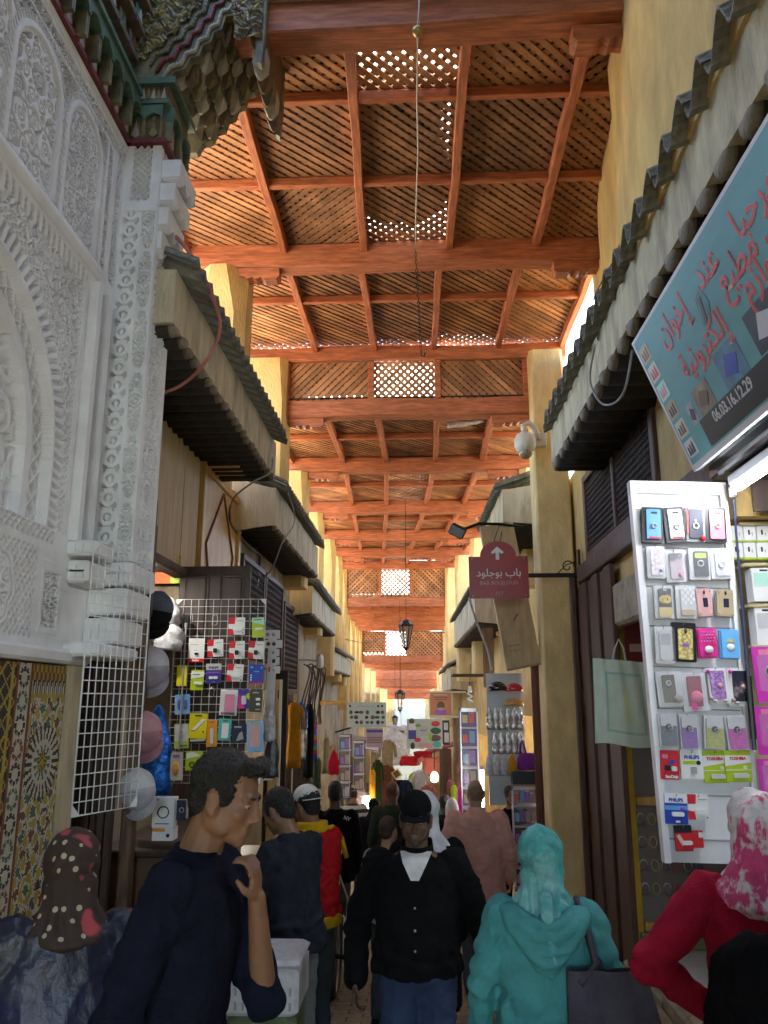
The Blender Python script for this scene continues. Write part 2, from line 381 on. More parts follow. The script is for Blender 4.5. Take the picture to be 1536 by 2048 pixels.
bay(up, [-2.42, -1.37, -.46, .37, 1.22, 2.28], [-2.40, -1.38, -.55, .34, 1.23, 2.2], [Y0, 5.32, 6.36, Y1], 6.2, SINGLE,
    open_cells={(0, 2)}, old={(0, 0), (1, 1), (2, 1), (1, 2), (2, 2), (1, 3)},
    part_open={(1, 2): [(.05, 0), (.85, 0), (.80, .45), (.88, .8), (.95, 1), (.08, 1), (.1, .5)],
               (2, 2): [(.06, 0), (.97, 0), (.95, .3), (.80, .55), (.62, .72), (.4, .66), (.2, .7), (.1, .55)]})
bay(up, [-2.4, -1.40, -.60, .24, 1.10, 1.9], [-2.35, -1.36, -.58, .22, 1.06, 1.9], [Y1, 8.55, Y2], 6.2, set(), open_cells=(),
    old={(0, 1), (0, 2), (1, 2)}, part_open={(1, 3): [(0, 0), (1, 0), (1, .86), (0, .80)], (1, 4): [(0, 0), (1, 0), (1, .93), (0, .9)],
    (1, 2): [(.05, 0), (1, 0), (1, .95), (.06, .88)], (0, 2): [(.06, 0), (.97, 0), (1, 1), (.06, 1), (.05, .85), (.1, .8)], (1, 0): [(0, 0), (1, 0), (1, .95), (0, .95)]})
def drop_panel(roof, y, xa, xb, xs, z0, z1, opens, pitch):
    """upright lattice between two roof levels"""
    for x in xs:
        b = MB(); b.bbox(x-.04, x+.04, y-.05, y+.05, z0, z1, .005); b.build('post', red_wood, roof)
    for i in range(len(xs)-1):
        lattice(roof, xs[i]+.03, xs[i+1]-.03, z0, z1, 0, False, 1 if i == 2 else -1, pitch, slat_wood, fn=lambda a, b, d: (a, y+.012-d, b), hw=.026 if i != 1 else .02)
        if i in opens or i == 0:
            k_ = MB(); k_.add([(xs[i], y+.1, z0-.02), (xs[i+1], y+.1, z0-.02), (xs[i+1], y+.1, z1+.02), (xs[i], y+.1, z1+.02)], [(0, 1, 2, 3)]); k_.build('plastic_sheet', diffuser_m, roof)  # added diffuser behind the upright grille
        if i not in opens:
            q = MB(); x0, x1 = xs[i], xs[i+1]
            if i == 0: q.box(x0, x1, y+.05, y+.07, z0+.12, z1); q.box(x0, x0+.25, y+.05, y+.07, z0, z0+.12)
            else: q.box(x0, x1, y+.05, y+.07, z0, z1)
            q.build('roof_board', cover_m, roof)
mid = thing('lattice_roof', 'second lattice roof, one step lower, with a bright upright grille at its front', 'wooden roof', (0, 15, 5.3))
beam(mid, Y2+.02, 5.30, -1.86, 1.52, .24, .2); corbel(mid, Y2+.02, 5.30, -1.8, 1); corbel(mid, Y2+.02, 5.30, 1.5, -1)
drop_panel(mid, Y2-.02, -1.8, 1.5, [-1.74, -.62, .26, 1.42], 5.54, 6.08, {1}, .10)
ym = [Y2, 12.4, 15.3, 18.0, 20.2, 22.2]
mx0 = [-2.0, -1.95, -2.05, -2.1, -2.15, -2.2]; mx1 = [1.75, 1.75, 1.6, 1.3, 1.05, .85]
for i in range(1, 6): 
    beam(mid, ym[i], 5.25, mx0[i]-.2, mx1[i]+.25, .24, .2)
    if i < 5: corbel(mid, ym[i], 5.25, mx0[i]+.1, 1); corbel(mid, ym[i], 5.25, mx1[i]-.1, -1)
for i in range(5):
    def cols(k): a, b = mx0[k], mx1[k]; return [a-.1, a+(b-a)*.2, a+(b-a)*.385, a+(b-a)*.6, a+(b-a)*.8, b+.1]
    op = {0: {}, 1: {(0, 2), (1, 2), (1, 0)}, 2: {(1, 2)}, 3: {(1, 2)}, 4: {(1, 2)}}[i]
    bay(mid, cols(i), cols(i+1), [ym[i], (ym[i]+ym[i+1])/2, ym[i+1]], 5.39, set(), open_cells=op, old={(0, 1), (1, 2), (0, 2)})
low = thing('lattice_roof', 'third lattice roof further down the alley behind the nearest lantern', 'wooden roof', (0, 27, 4.2))
beam(low, 22.2, 4.20, -2.25, .9, .26, .2); drop_panel(low, 22.15, 0, 0, [-2.15, -1.12, -.25, .8], 4.46, 5.25, {1}, .12)
yl = [22.2, 24.2, 26.2, 28.2, 30.2]
for i in range(1, 5): beam(low, yl[i], 4.2, -2.5, 1.1, .24, .2)
for i in range(4): bay(low, [-2.4, -1.5, -1.05, -.25, .3, .95], [-2.4, -1.5, -1.05, -.25, .3, .95], [yl[i], yl[i]+1, yl[i+1]], 4.35, set(), open_cells={(1, 2)} if i in (1, 3) else {}, old={(0, 1)})
last = thing('lattice_roof', 'farthest low lattice roof at the end of the alley', 'wooden roof', (0, 45, 3.0))
beam(last, 30.3, 3.05, -2.5, 1.0, .26, .2); drop_panel(last, 30.25, 0, 0, [-2.4, -1.35, -.5, .9], 3.3, 4.2, {1}, .14)
yy = 32.0
while yy < 71:
    zb = 3.1 if yy < 42 else (2.35 if yy < 55 else 1.75)
    beam(last, yy, zb, XL(yy)-.2, XR(yy)+.2, .3, .25)
    q = MB(); q.box(XL(yy)-.2, XR(yy)+.2, yy+.12, yy+2.25 if yy not in (40.0,) else yy+1.2, zb+.32, zb+.36); q.build('roof_board', mat('far_roof_boarding', (.30, .11, .05), .6, .25, 4, stretch=(2, 9, 2)), last)
    yy += 2.0 if yy < 42 else 2.6
for y_, z0_, z1_ in ((42.15, 2.65, 3.30), (55.1, 1.9, 2.7)):
    q = MB(); q.box(-2.7, 1.2, y_, y_+.05, z0_, z1_); q.build('fascia_board', red_wood, last)
# end of the alley: a sunlit pale wall in the open street
w = MB(); w.box(-9, 9, 78, 78.6, -9, 1.05); structure(w.build('wall_end', mat('far_lime_wall', (.62, .55, .42), .9, .1, .6)))['label'] = 'pale sunlit wall closing the far end of the alley'

shade_boards = MB()  # unseen roof and side boards, added to keep sun and skylight off the foreground
for x0, x1, ye in ((-3.2, -.9, 1.6), (-.9, .5, 3.9), (.5, 3.2, 4.44)):
    shade_boards.box(x0, x1, -14, ye, 7.0, 7.05)
shade_boards.box(.5, 3.2, 4.43, 4.46, 6.62, 7.05); shade_boards.box(2.35, 2.4, -14, 1.98, 4.3, 7.0); shade_boards.box(-2.5, -2.42, -14, 1.5, 4.3, 7.0)
structure(shade_boards.build('roof', cover_m))['label'] = 'unseen boarding added over the near alley to shade the foreground'
# ------------------------------------------------------------------ pillars carrying the beams
def pillar(x0, x1, y0, y1, z0, z1, label, m=yellow_wall, ch=.05, group=None):
    p = MB(); n = max(3, int((z1-z0)/.5)); rings = []
    for i in range(n+1):
        z = z0+(z1-z0)*i/n; k = ch*1.0 if i < n else ch*2.0; j = lambda s_: .008*mnoise.noise(Vector((x0*3+s_, y0, z*1.4)))
        q = ((x0+k+j(1), y0+j(2)), (x1-k+j(3), y0+j(4)), (x1+j(5), y0+k), (x1+j(6), y1), (x0+j(7), y1), (x0+j(8), y0+k))
        rings.append([Vector((a, b, z)) for a, b in q])
    p.loft(rings)
    return single(p, 'pillar', label, 'pillar', m, ((x0+x1)/2, (y0+y1)/2, z0), group)
pillar(-2.32, -1.76, 7.35, 7.75, 3.9, 6.06, 'ochre pillar above the nearest left tiled canopy', ch=.1)
pillar(-2.32, -1.72, 9.72, 10.14, 3.6, 6.08, 'ochre pillar on the left beside the upright grille')
for i in range(1, 6):
    y = ym[i]; nm = ['third', 'fourth', 'fifth', 'sixth', 'seventh'][i-1]
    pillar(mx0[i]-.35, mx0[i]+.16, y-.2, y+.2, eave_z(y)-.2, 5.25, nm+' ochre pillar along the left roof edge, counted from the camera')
    pillar(mx1[i]-.16, mx1[i]+.35, y-.2, y+.2, eave_z(y)-.2, 5.25, nm+' ochre pillar along the right roof edge, counted from the camera', yellow_lit)
pillar(1.44, 1.86, 9.62, 10.05, -1.3, 6.08, 'tall full height ochre pillar behind the hanging red sign', yellow_lit, .02)
pillar(1.86, 2.25, 7.35, 7.75, 4.3, 6.06, 'ochre pillar above the right tiled canopy under the beam end', ch=.04)
for i, y in enumerate((24.2, 26.2, 28.2, 30.2)):
    nm = ['eighth', 'ninth', 'tenth', 'eleventh'][i]
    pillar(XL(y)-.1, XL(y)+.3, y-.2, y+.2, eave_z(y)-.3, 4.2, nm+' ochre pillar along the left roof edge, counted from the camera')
    pillar(XR(y)-.3, XR(y)+.1, y-.2, y+.2, eave_z(y)-.3, 4.2, nm+' ochre pillar along the right roof edge, counted from the camera', yellow_lit)
for side in (-1, 1):
    y = 33.0; k = 0
    while y < 70:
        x = XL(y) if side < 0 else XR(y); zb = 3.1 if y < 42 else (2.35 if y < 55 else 1.75)
        p = MB(); p.box(x-.2, x+.2, y-.2, y+.2, gz(y)+2, zb)
        o = p.build('pillar', yellow_lit, None, org=(x, y, gz(y)+2)); tag(o, ('row of small far ochre pillars on the left' if side < 0 else 'row of small far ochre pillars on the right'), 'pillar', 'far left pillars' if side < 0 else 'far right pillars')
        y += 4.2
# ragged upper wall, right, from canopy to roof
w = MB(); pts = [(1.36, 2.0), (1.36, 4.4), (1.40, 4.75), (1.43, 5.1), (1.58, 5.5), (1.63, 5.95), (1.66, 6.4), (1.74, 6.9), (1.84, 7.33)]
rings = []
for i, (x, y) in enumerate(pts):
    rings.append([Vector((x, y, 4.42)), Vector((x-.01, y, 4.9)), Vector((x+.01, y, 5.4)), Vector((x, y, 6.5)), Vector((2.4, y, 6.5)), Vector((2.4, y, 4.42))])
w.box(1.96, 2.3, 7.76, 9.6, 4.3, 5.95); w.loft(rings); structure(w.build('wall_upper', yellow_wall, smooth=False))['label'] = 'bulging ochre wall between right canopy and roof'

# ------------------------------------------------------------------ tiled canopies
def canopy(label, s, xf, xw, y0, y1, zl, zt, pitch, amp=.035, over=.16, skew=0.):
    """s = -1 left, +1 right; fascia face at xf, wall at xw"""
    t = thing('tiled_canopy', label, 'canopy', (xf, y0, zl))
    X = lambda y, o=0.: xf + s*o + skew*(y-y0)
    f = MB(); th = .07; n = 10; rings = []
    for i in range(n+1):
        y = y0+(y1-y0)*i/n; j = .006*sin(i*2.3)
        rings.append([Vector((X(y, j), y, zl)), Vector((X(y, j), y, zt)), Vector((X(y, th), y, zt)), Vector((X(y, th), y, zl))])
    f.loft(rings); f.build('fascia', plaster, t)
    for ya, yb in ((y0-.003, y0+.09), (y1-.09, y1+.003)):
        e = MB(); e.loft([[Vector((X(ya, .02), yy, zl+.005)), Vector((X(ya, .02), yy, zt-.01)), Vector((xw+s*.02, yy, zt+.12)), Vector((xw+s*.02, yy, zl-.06))] for yy in (ya, yb)]); e.build('end_cheek', plaster, t)
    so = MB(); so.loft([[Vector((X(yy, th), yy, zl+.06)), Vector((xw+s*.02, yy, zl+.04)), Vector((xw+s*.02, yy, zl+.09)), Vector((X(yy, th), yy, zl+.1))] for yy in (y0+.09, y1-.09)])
    so.build('soffit', mat('black_soffit_board', (.035, .025, .018), .8, .3, 6), t)  # soffit near-black all over
    ny = int((y1-y0)/pitch)
    # S tile, lying across the canopy top and overhanging the fascia
    prof = [(pitch*k/10, amp*sin(2*pi*k/10)+.012*sin(4*pi*k/10)) for k in range(11)]
    tl = MB(); L_ = abs(xw-xf)+over; rise = .30
    def TP(a, b, d, yb): 
        q = d/L_; return (xf-s*over+s*d, yb+a, zt+.045+b+rise*q)
    for k in range(10):
        (a0, b0), (a1, b1) = prof[k], prof[k+1]
        tl.add([(-s*over, a0, b0), (-s*over, a1, b1), (-s*over+s*L_, a1, b1+rise), (-s*over+s*L_, a0, b0+rise), (-s*over, a0, b0-.02), (-s*over, a1, b1-.02), (-s*over+s*L_, a1, b1+rise-.02), (-s*over+s*L_, a0, b0+rise-.02)],
               [(0, 1, 2, 3), (7, 6, 5, 4), (0, 4, 5, 1)])
    tme = tl.mesh('roof_tile', tile_m, True)
    rl = MB(); R = pitch*.34; Lr = abs(xw-xf)+.02; rr = []
    for d, k in ((0, .55), (.012, .9), (.05, 1.0), (Lr, 1.0)):
        rr.append([Vector((s*(d-.01), R*k*cos(pi*j/8), -R*k*sin(pi*j/8))) for j in range(9)])
    rl.loft(rr[:3], cap=True, mi=0); rl.loft(rr[2:], cap=True, mi=1); rme = rl.mesh('eave_tile', [tile_end, mat('dark_tile_underside', (.035, .027, .02), .8, .35, 8)], True)  # tile shafts near-black, ends paler
    for k in range(ny+1):
        y = y0+k*pitch
        if y+pitch < y1+.1:
            o = bpy.data.objects.new('roof_tile', tme); COL.objects.link(o); o.parent = t
            o.location = (X(y)-xf, y-y0, zt+.04-zl+rnd.uniform(-.007, .007)); o.rotation_euler = (rnd.uniform(-.04, .04), 0, rnd.uniform(-.05, .05))
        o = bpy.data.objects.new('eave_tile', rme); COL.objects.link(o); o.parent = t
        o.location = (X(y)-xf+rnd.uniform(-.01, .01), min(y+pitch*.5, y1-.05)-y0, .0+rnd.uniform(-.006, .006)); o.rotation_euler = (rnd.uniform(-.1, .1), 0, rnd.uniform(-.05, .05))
    return t
canopy('long tiled canopy next to the carved white wall on the left', -1, -1.5, -2.1, 4.45, 7.95, 3.94, 4.30, .165, .055, .13)
canopy('second tiled canopy on the left above the dark lattice window', -1, -1.63, -2.12, 8.75, 12.5, 3.60, 4.04, .155, .05, .12)
canopy('third tiled canopy down the left wall', -1, -1.76, -2.2, 12.95, 17.4, 3.06, 3.5, .16, .05, .12, -.02)
canopy('fourth small tiled canopy down the left wall beside tangled cables', -1, -1.95, -2.4, 18.2, 22.5, 2.35, 2.75, .16, .03, .1)
canopy('huge nearest tiled canopy above the shop banner on the right', 1, 1.38, 1.9, 2.0, 8.0, 4.06, 4.42, .27, .085, .10)
canopy('short tiled canopy behind the red sign on the right', 1, 1.12, 1.9, 10.5, 13.2, 4.0, 4.45, .19, .055, .1, -.02)
canopy('third tiled canopy down the right wall above the flat bracket', 1, .95, 1.6, 14.0, 20.0, 3.0, 3.55, .2, .035, .1, -.02)
canopy('last tiled canopy down the right wall', 1, .75, 1.3, 20.6, 27.0, 1.95, 2.5, .22, .035, .1, -.01)
# ------------------------------------------------------------------ carved stucco and tile wall on the left
def lerp_(a, b, k): return a+(b-a)*k
FX = -1.85
fw_t = thing('carved_wall', 'white carved stucco wall with blind arch above a mosaic tiled dado', 'wall', (FX, 3.6, 0))
def sst(x, a, b): t_ = np.clip((x-a)/(b-a), 0, 1); return t_*t_*(3-2*t_)
def girih(u, v, p, k=4, ph=.0):
    s_ = sum(np.cos(2*pi/p*(u*cos(i*pi/k)+v*sin(i*pi/k))) for i in range(k)); return sst(np.sin(s_*1.9+ph), -.25, .05)
def diam(u, v, p, w=.22):
    a = np.abs(((u+v)/p) % 1-.5); b = np.abs(((u-v)/p) % 1-.5); return np.maximum(sst(a, .5-w, .5-w+.05), sst(b, .5-w, .5-w+.05))
def floral(u, v, p):
    a = u+.22*p*np.sin(2*pi*v/p*.8+1.7*np.sin(3*u/p)); b = v+.22*p*np.sin(2*pi*u/p*.9+1.3*np.cos(2*v/p))
    s_ = np.cos(2*pi*a/p)+np.cos(2*pi*b/p)+.8*np.cos(2*pi*(a*.7+b*.7)/p*1.4); return sst(np.sin(2.6*s_), -.35, -.05)
def scroll(u, v, p):
    cu_ = (u/p) % 1-.5; cv = (v/p) % 1-.5; r_ = np.hypot(cu_, cv); th = np.arctan2(cv, cu_*np.where((np.floor(v/p) % 2) < 1, 1, -1))
    sp = np.sin(th+r_*17); leaf = np.sin(3*th-6*r_); return np.maximum(sst(sp, -.2, .1)*sst(.5-r_, .0, .03), sst(leaf, .55, .7)*sst(r_, .36, .4))
def heart(u, v, p):
    y_ = (((v/p) % 1)-.45)*2.6; x_ = u/p*2.6; f = (x_*x_+y_*y_-1)**3-x_*x_*(-y_)**3*-1
    ring = sst(np.abs(f)**.4*np.sign(np.abs(f)), .75, .6); leaf = sst(.25-(x_*x_*3+(y_+.1)**2), 0, .05)
    vine = sst(.16-np.abs(np.abs(x_)-1.05-.25*np.cos(2*pi*v/p)), 0, .05); return np.maximum(np.maximum(ring, leaf), vine)
def heightfield(name, h, P0, U, V, N, m, parent, keep=None, label=None):
    """h[j, i] in metres along N over P0 + U*i + V*j"""
    nv, nu = h.shape; P0, U, V, N = (np.array(a, float) for a in (P0, U, V, N))
    I, J = np.meshgrid(np.arange(nu), np.arange(nv)); org = np.array(parent_origin(parent))
    co = P0-org + I[..., None]*(U/(nu-1)) + J[..., None]*(V/(nv-1)) + h[..., None]*N
    q = (J[:-1, :-1]*nu+I[:-1, :-1]).ravel(); f = np.stack([q, q+1, q+1+nu, q+nu], 1)
    if keep is not None: f = f[keep.ravel()]
    me = bpy.data.meshes.new(name); me.vertices.add(nu*nv); me.vertices.foreach_set('co', co.reshape(-1))
    me.loops.add(f.size); me.loops.foreach_set('vertex_index', f.ravel().astype(np.int32)); me.polygons.add(len(f))
    me.polygons.foreach_set('loop_start', np.arange(0, f.size, 4, dtype=np.int32)); me.polygons.foreach_set('loop_total', np.full(len(f), 4, dtype=np.int32))
    me.materials.append(m); me.update(calc_edges=True); me.validate()
    o = bpy.data.objects.new(name, me); COL.objects.link(o); o.parent = parent
    if label: o['label'] = label
    return o
# backing masonry
bk = MB(); bk.box(-2.4, FX-.10, -2, 2.71, -.6, 5.3); bk.box(-2.4, FX-.10, 2.711, 4.33, -.6, 1.91); bk.box(-2.4, FX-.17, 2.711, 4.33, 1.911, 5.3); bk.box(-2.4, FX-.155, 4.33, 4.72, -.6, 5.3); bk.build('backing_masonry', plaster, fw_t)
u = np.linspace(2.7, 4.37, 400); v = np.linspace(1.90, 5.13, 770); Ug, Vg = np.meshgrid(u, v)
R = np.hypot(Ug-2.95, Vg-2.85); TH = np.arctan2(Vg-2.85, Ug-2.95); TH = np.where(Vg < 2.85, (Vg-2.85)/.83, TH)
Rr = np.where(Vg < 2.85, np.abs(Ug-2.95)*1.0-.0*(2.85-Vg), R)
D = .06
h = np.zeros_like(Ug)
def put(mask, val):
    global h
    h = np.where(mask, val, h)
inn = Vg > 2.52
sp = (Vg < 4.0) & inn
put(sp, -D*(1-floral(Ug, Vg, .085)))                                  # spandrel
put(sp & (Rr < 1.02), -D*(1-diam(TH*.98, Rr, .05)))
put(sp & (Rr < .955) & (Rr > .85), -D*.7*(1-sst(np.sin(TH*.9*2*pi/.055+18*(Rr-.9)), -.3, .1)))    # feather band
put(sp & (Rr < .85) & (Rr > .83), .004)
put(sp & (Rr < .83) & (Rr > .715), -.05-D*(1-np.maximum(diam(TH*.8, Rr-.77, .10, .12), sst(np.abs(Rr-.772), .045, .05))))
put(sp & (Rr < .715) & (Rr > .655), -.05)
put(sp & (Rr <= .655), -.10-.035*(1-scroll(Ug+.02, Vg+.05, .21)))
# right border strips beside the spandrel
bs = (Ug > 3.93) & inn & (Vg < 4.0)
put(bs, .004); put(bs & (Ug > 3.99) & (Ug < 4.06), -.01); put(bs & (Ug > 4.12) & (Ug < 4.19), -D*(1-floral(Ug*1.6, Vg, .06))); put(bs & (Ug > 4.24), -D*.5*(1-sst(np.sin(Vg*2*pi/.05), -.3, 0)))
put(bs & (Ug > 3.93) & (Ug < 3.965) , -D*(1-diam(Ug, Vg, .035)))
# frieze under the moulding, moulding
put((Vg > 3.93) & (Vg < 4.02) & (Ug < 4.0), -D*(1-sst(np.sin(Ug*2*pi/.06+14*np.abs(Vg-3.975)), -.4, 0)))
put((Vg > 4.02) & (Vg < 4.035), .0)
mo = (Vg > 4.035) & (Vg < 4.13) & (Ug < 4.12); put(mo, .035*np.sin(np.clip((Vg-4.035)/.095, 0, 1)*pi)**.5)
# arched lace panels
upz = Vg >= 4.13
put(upz, -D*.9*(1-floral(Ug, Vg*1.3, .05)))
for yc, hw, zt, kind in ((2.78, .2, 4.68, 0), (3.27, .225, 4.66, 0), (3.82, .205, 4.70, 1)):
    dx = np.abs(Ug-yc); rr_ = np.where(Vg > zt, np.hypot(dx, (Vg-zt)), dx)
    ok = upz & (Vg > 4.14)
    put(ok & (rr_ < hw+.075), 0.004)
    put(ok & (rr_ < hw+.07) & (rr_ > hw+.035), -D*.6*(1-sst(np.sin((Vg+Ug)*2*pi/.045), -.5, 0)))
    put(ok & (rr_ < hw+.03), .008); put(ok & (rr_ < hw), -.012)
    put(ok & (rr_ < hw-.02), -.065*(1-(girih(Ug-yc, Vg-zt, .085) if kind == 0 else girih(Ug-yc, Vg-zt, .07, 5, .6))))
put(upz & (Ug > 4.10) & (Ug < 4.2), .004); put(upz & (Ug > 4.13) & (Ug < 4.19), -D*(1-floral(Ug*1.5, Vg, .055))); put(upz & (Ug > 4.2), 0)
put(upz & (Ug > 4.26) & (Ug < 4.34), -D*(1-floral(Ug*1.5, Vg, .05)))
put((Vg > 4.97) & (Ug < 4.3), 0.0); put((Vg > 4.985) & (Vg < 5.06), -D*(1-floral(Ug*1.2, Vg*1.5, .055))); put(Vg > 5.09, .01)
# band under the arch, rosette field
lo = Vg <= 2.52
put(lo, 0); put((Vg > 2.44) & (Vg < 2.51) & (Ug < 3.9), -D*(1-diam(Ug, Vg, .05, .16)))
fl_ = (Vg < 2.40) & (Vg > 1.97) & (Ug < 3.74)
put(fl_, -D*(1-diam(Ug*1.15, Vg, .052, .2)))
for yc in (2.75, 3.35):
    rr_ = np.hypot(Ug-yc, Vg-2.17); th_ = np.arctan2(Vg-2.17, Ug-yc); rb = .155+.022*np.abs(np.cos(4*th_))
    put(fl_ & (rr_ < rb+.03), 0); put(fl_ & (rr_ < rb+.012) & (rr_ > rb), -D); put(fl_ & (rr_ < rb-.02), -D*(1-girih(Ug-yc, Vg-2.17, .08)))
put((Ug > 3.80) & (Ug < 4.02) & (Vg < 2.36) & (Vg > 2.0), .004); put((Ug > 3.83) & (Ug < 3.99) & (Vg < 2.30) & (Vg > 2.03), -D*(1-floral(Ug, Vg*.7, .05)))
heightfield('stucco_panel', h, (FX, u[0], v[0]), (0, u[-1]-u[0], 0), (0, 0, v[-1]-v[0]), (1, 0, 0), stucco_m, fw_t)
# pilaster: face towards the camera and face towards the street
px0, px1 = -1.86, -1.62
u = np.linspace(px0, px1, 76); v = np.linspace(2.44, 5.14, 640); Ug, Vg = np.meshgrid(u, v)
h = np.zeros_like(Ug)
st = (Ug > -1.835) & (Ug < -1.735) & (Vg < 4.66); put(st, -.055*(1-heart(Ug+1.785, Vg, .115)))
pn = (Ug > -1.715) & (Ug < -1.635) & (Vg < 4.66); 
put(pn, -.012); 
for zc in (2.6, 3.0, 3.4, 3.8, 4.2, 4.6):
    dx = np.abs(Ug+1.675); put(pn & (np.abs(Vg-zc) < .185) & (dx < .036-.02*np.clip((np.abs(Vg-zc)-.13)/.05, 0, 1)), -.05*(1-girih(Ug+1.675, Vg-zc, .05, 5)))
tp = (Vg > 4.74) & (Ug > -1.80) & (Ug < -1.68); put(tp, -.05*(1-diam(Ug, Vg, .045, .14)))
put((Vg > 4.66) & (Vg < 4.72), .006)
heightfield('pilaster_front', h, (px0, 4.37, v[0]), (px1-px0, 0, 0), (0, 0, v[-1]-v[0]), (0, -1, 0), stucco_m, fw_t)
u = np.linspace(4.37, 4.73, 60); Ug, Vg = np.meshgrid(u, v); h = np.zeros_like(Ug)
put((Ug > 4.42) & (Ug < 4.68), -.045*(1-girih(Ug-4.55, Vg, .07)))
heightfield('pilaster_side', h, (px1, 4.37, v[0]), (0, .36, 0), (0, 0, v[-1]-v[0]), (1, 0, 0), stucco_m, fw_t)
b = MB(); b.box(-2.1, px1-.05, 4.44, 4.73, 2.44, 5.14); b.build('pilaster_core', stucco_m, fw_t)
# stepped corbels under the pilaster
def cblk(x0, x1, y0, y1, z0, z1):
    b = MB(); b.bbox(x0, x1, y0, y1, z0, z1, .012)
    nx = max(2, int((x1-x0)/.05)); 
    for i in range(nx):
        for k in range(max(1, int((z1-z0)/.06))):
            cx = x0+.02+(x1-x0-.04)*(i+.5)/nx; cz = z0+.03+(z1-z0-.06)*(k+.5)/max(1, int((z1-z0)/.06)); b.box(cx-.016, cx+.016, y0-.010, y0+.01, cz-.02, cz+.02)
    b.build('corbel', stucco_m, fw_t)
cblk(-1.86, -1.60, 4.33, 4.74, 2.30, 2.43); cblk(-1.86, -1.63, 4.36, 4.74, 2.14, 2.29); cblk(-1.86, -1.66, 4.34, 4.74, 1.98, 2.12); cblk(-1.86, -1.74, 4.08, 4.34, 2.28, 2.40); cblk(-1.86, -1.70, 4.05, 4.33, 2.42, 2.50)
b = MB(); b.bbox(-1.9, -1.80, 2.4, 4.36, 1.86, 1.93, .015); b.bbox(-1.9, -1.66, 4.10, 4.70, 1.90, 1.97, .015); b.build('ledge', stucco_m, fw_t)
b = MB()
for (a, c) in ((4.05, 1.0), (4.20, 1.0)): b.box(-1.86, -1.80, a, a+.05, 2.5, 4.0)
b.build('edge_moulding', stucco_m, fw_t)
# muqarnas corbel in white under the wooden capital, street side
for k in range(4):
    b = MB(); zz = 5.05-.17*k; xx = -1.50-.03*k
    b.prism([(4.40, zz), (4.74, zz), (4.74, zz-.12), (4.68, zz-.16), (4.63, zz-.10), (4.57, zz-.16), (4.52, zz-.10), (4.46, zz-.16), (4.40, zz-.12)], lambda a, e, d: (d, a, e), px1-.01, xx); b.build('corbel', stucco_m, fw_t)
# mosaic dado
zm = [flat('zellige_cream', (.50, .46, .36), .5, spec=.2, var=.15), flat('zellige_black', (.02, .022, .02), .5, spec=.2), flat('zellige_ochre', (.36, .26, .04), .5, spec=.2, var=.2),
      flat('zellige_green', (.05, .13, .09), .5, spec=.2, var=.2), flat('zellige_brown', (.16, .05, .03), .5, spec=.2), flat('zellige_blue', (.045, .06, .16), .5, spec=.2), flat('zellige_grout', (.34, .31, .25), .8)]
def mosaic(name, y0, y1, z0, z1, res, fn):
    nu, nv = int((y1-y0)/res), int((z1-z0)/res); u = y0+(np.arange(nu)+.5)*res; v = z0+(np.arange(nv)+.5)*res; U_, V_ = np.meshgrid(u, v); idx = fn(U_, V_).astype(int)
    hh = np.where(idx == 6, -.002, 0.)
    o = heightfield(name, np.pad(hh, ((0, 1), (0, 1)), mode='edge'), (FX+.002, y0, z0), (0, y1-y0, 0), (0, 0, z1-z0), (1, 0, 0), zm[0], fw_t)
    for m in zm[1:]: o.data.materials.append(m)
    o.data.polygons.foreach_set('material_index', idx.ravel().astype(np.int32)); o['kind'] = 'stuff'; return o
def zel_main(U_, V_):
    out = np.zeros_like(U_); p = .082
    s_ = sum(np.cos(2*pi/p*(U_*cos(i*pi/4)+V_*sin(i*pi/4))) for i in range(4)); s2 = np.cos(2*pi*U_/(p*2.0))*np.cos(2*pi*V_/(p*2.0))
    out = np.where(s_ > 1.2, np.where(s2 > .25, 3, np.where(s2 < -.25, 4, 1)), out); out = np.where((s_ < -.75), 2, out); out = np.where((s_ > .25) & (s_ < .6), 1, out)
    for zc in (.20, 1.38):
        for yc in (3.985, 3.2):
            r = np.hypot((U_-yc), V_-zc); a = np.arctan2(V_-zc, U_-yc); R_ = .185
            star = np.zeros_like(out); pet = np.cos(a*24)
            star = np.where(r < R_, np.where(pet > .1, np.where(r > .11, 1, 5), 0), star)
            star = np.where((r < .105) & (r > .085), 0, star); star = np.where(r < .085, np.where(np.cos(a*12+pi) > .1, 3, 0), star); star = np.where(r < .05, np.where(np.cos(a*12) > .2, 1, 2), star); star = np.where(r < .018, 2, star)
            out = np.where(r < R_*(.93+.07*np.cos(a*24)), star, out)
    return out
def zel_top(U_, V_):
    k = np.cos(2*pi*U_/.045); out = np.where(V_ > 1.77, np.where(k*np.sin(2*pi*(V_-1.77)/.08) > 0, 2, 4), np.where(np.abs(k) > .75-(V_-1.70)*3, 1, 0)); out = np.where(V_ < 1.71, 2, out); return out
def zel_rose(U_, V_):
    p = .108; v_ = ((V_/p) % 1-.5)*p; u_ = U_-(.5*(U_.min()+U_.max())); r = np.hypot(u_, v_); a = np.arctan2(v_, u_); n = np.floor(V_/p).astype(int) % 6
    col = np.choose(n, [1, 4, 1, 3, 1, 3]); return np.where((r < .05) & (r > .030) & (np.abs(np.cos(a*4)) > .35), col, 0)
def zel_dark(U_, V_):
    return np.where(np.abs(U_-(U_.max()-.03)) < .014, 2, np.where(diam(U_, V_, .09, .1) > .5, 2, 1))
mosaic('mosaic_tiles', 3.80, 4.17, -.44, 1.69, .009, zel_main)
mosaic('mosaic_tiles', 3.80, 4.17, 1.69, 1.85, .009, zel_top)
mosaic('mosaic_tiles', 3.665, 3.785, -.44, 1.85, .008, zel_rose)
mosaic('mosaic_tiles', 2.9, 3.65, -.40, 1.85, .012, zel_dark)
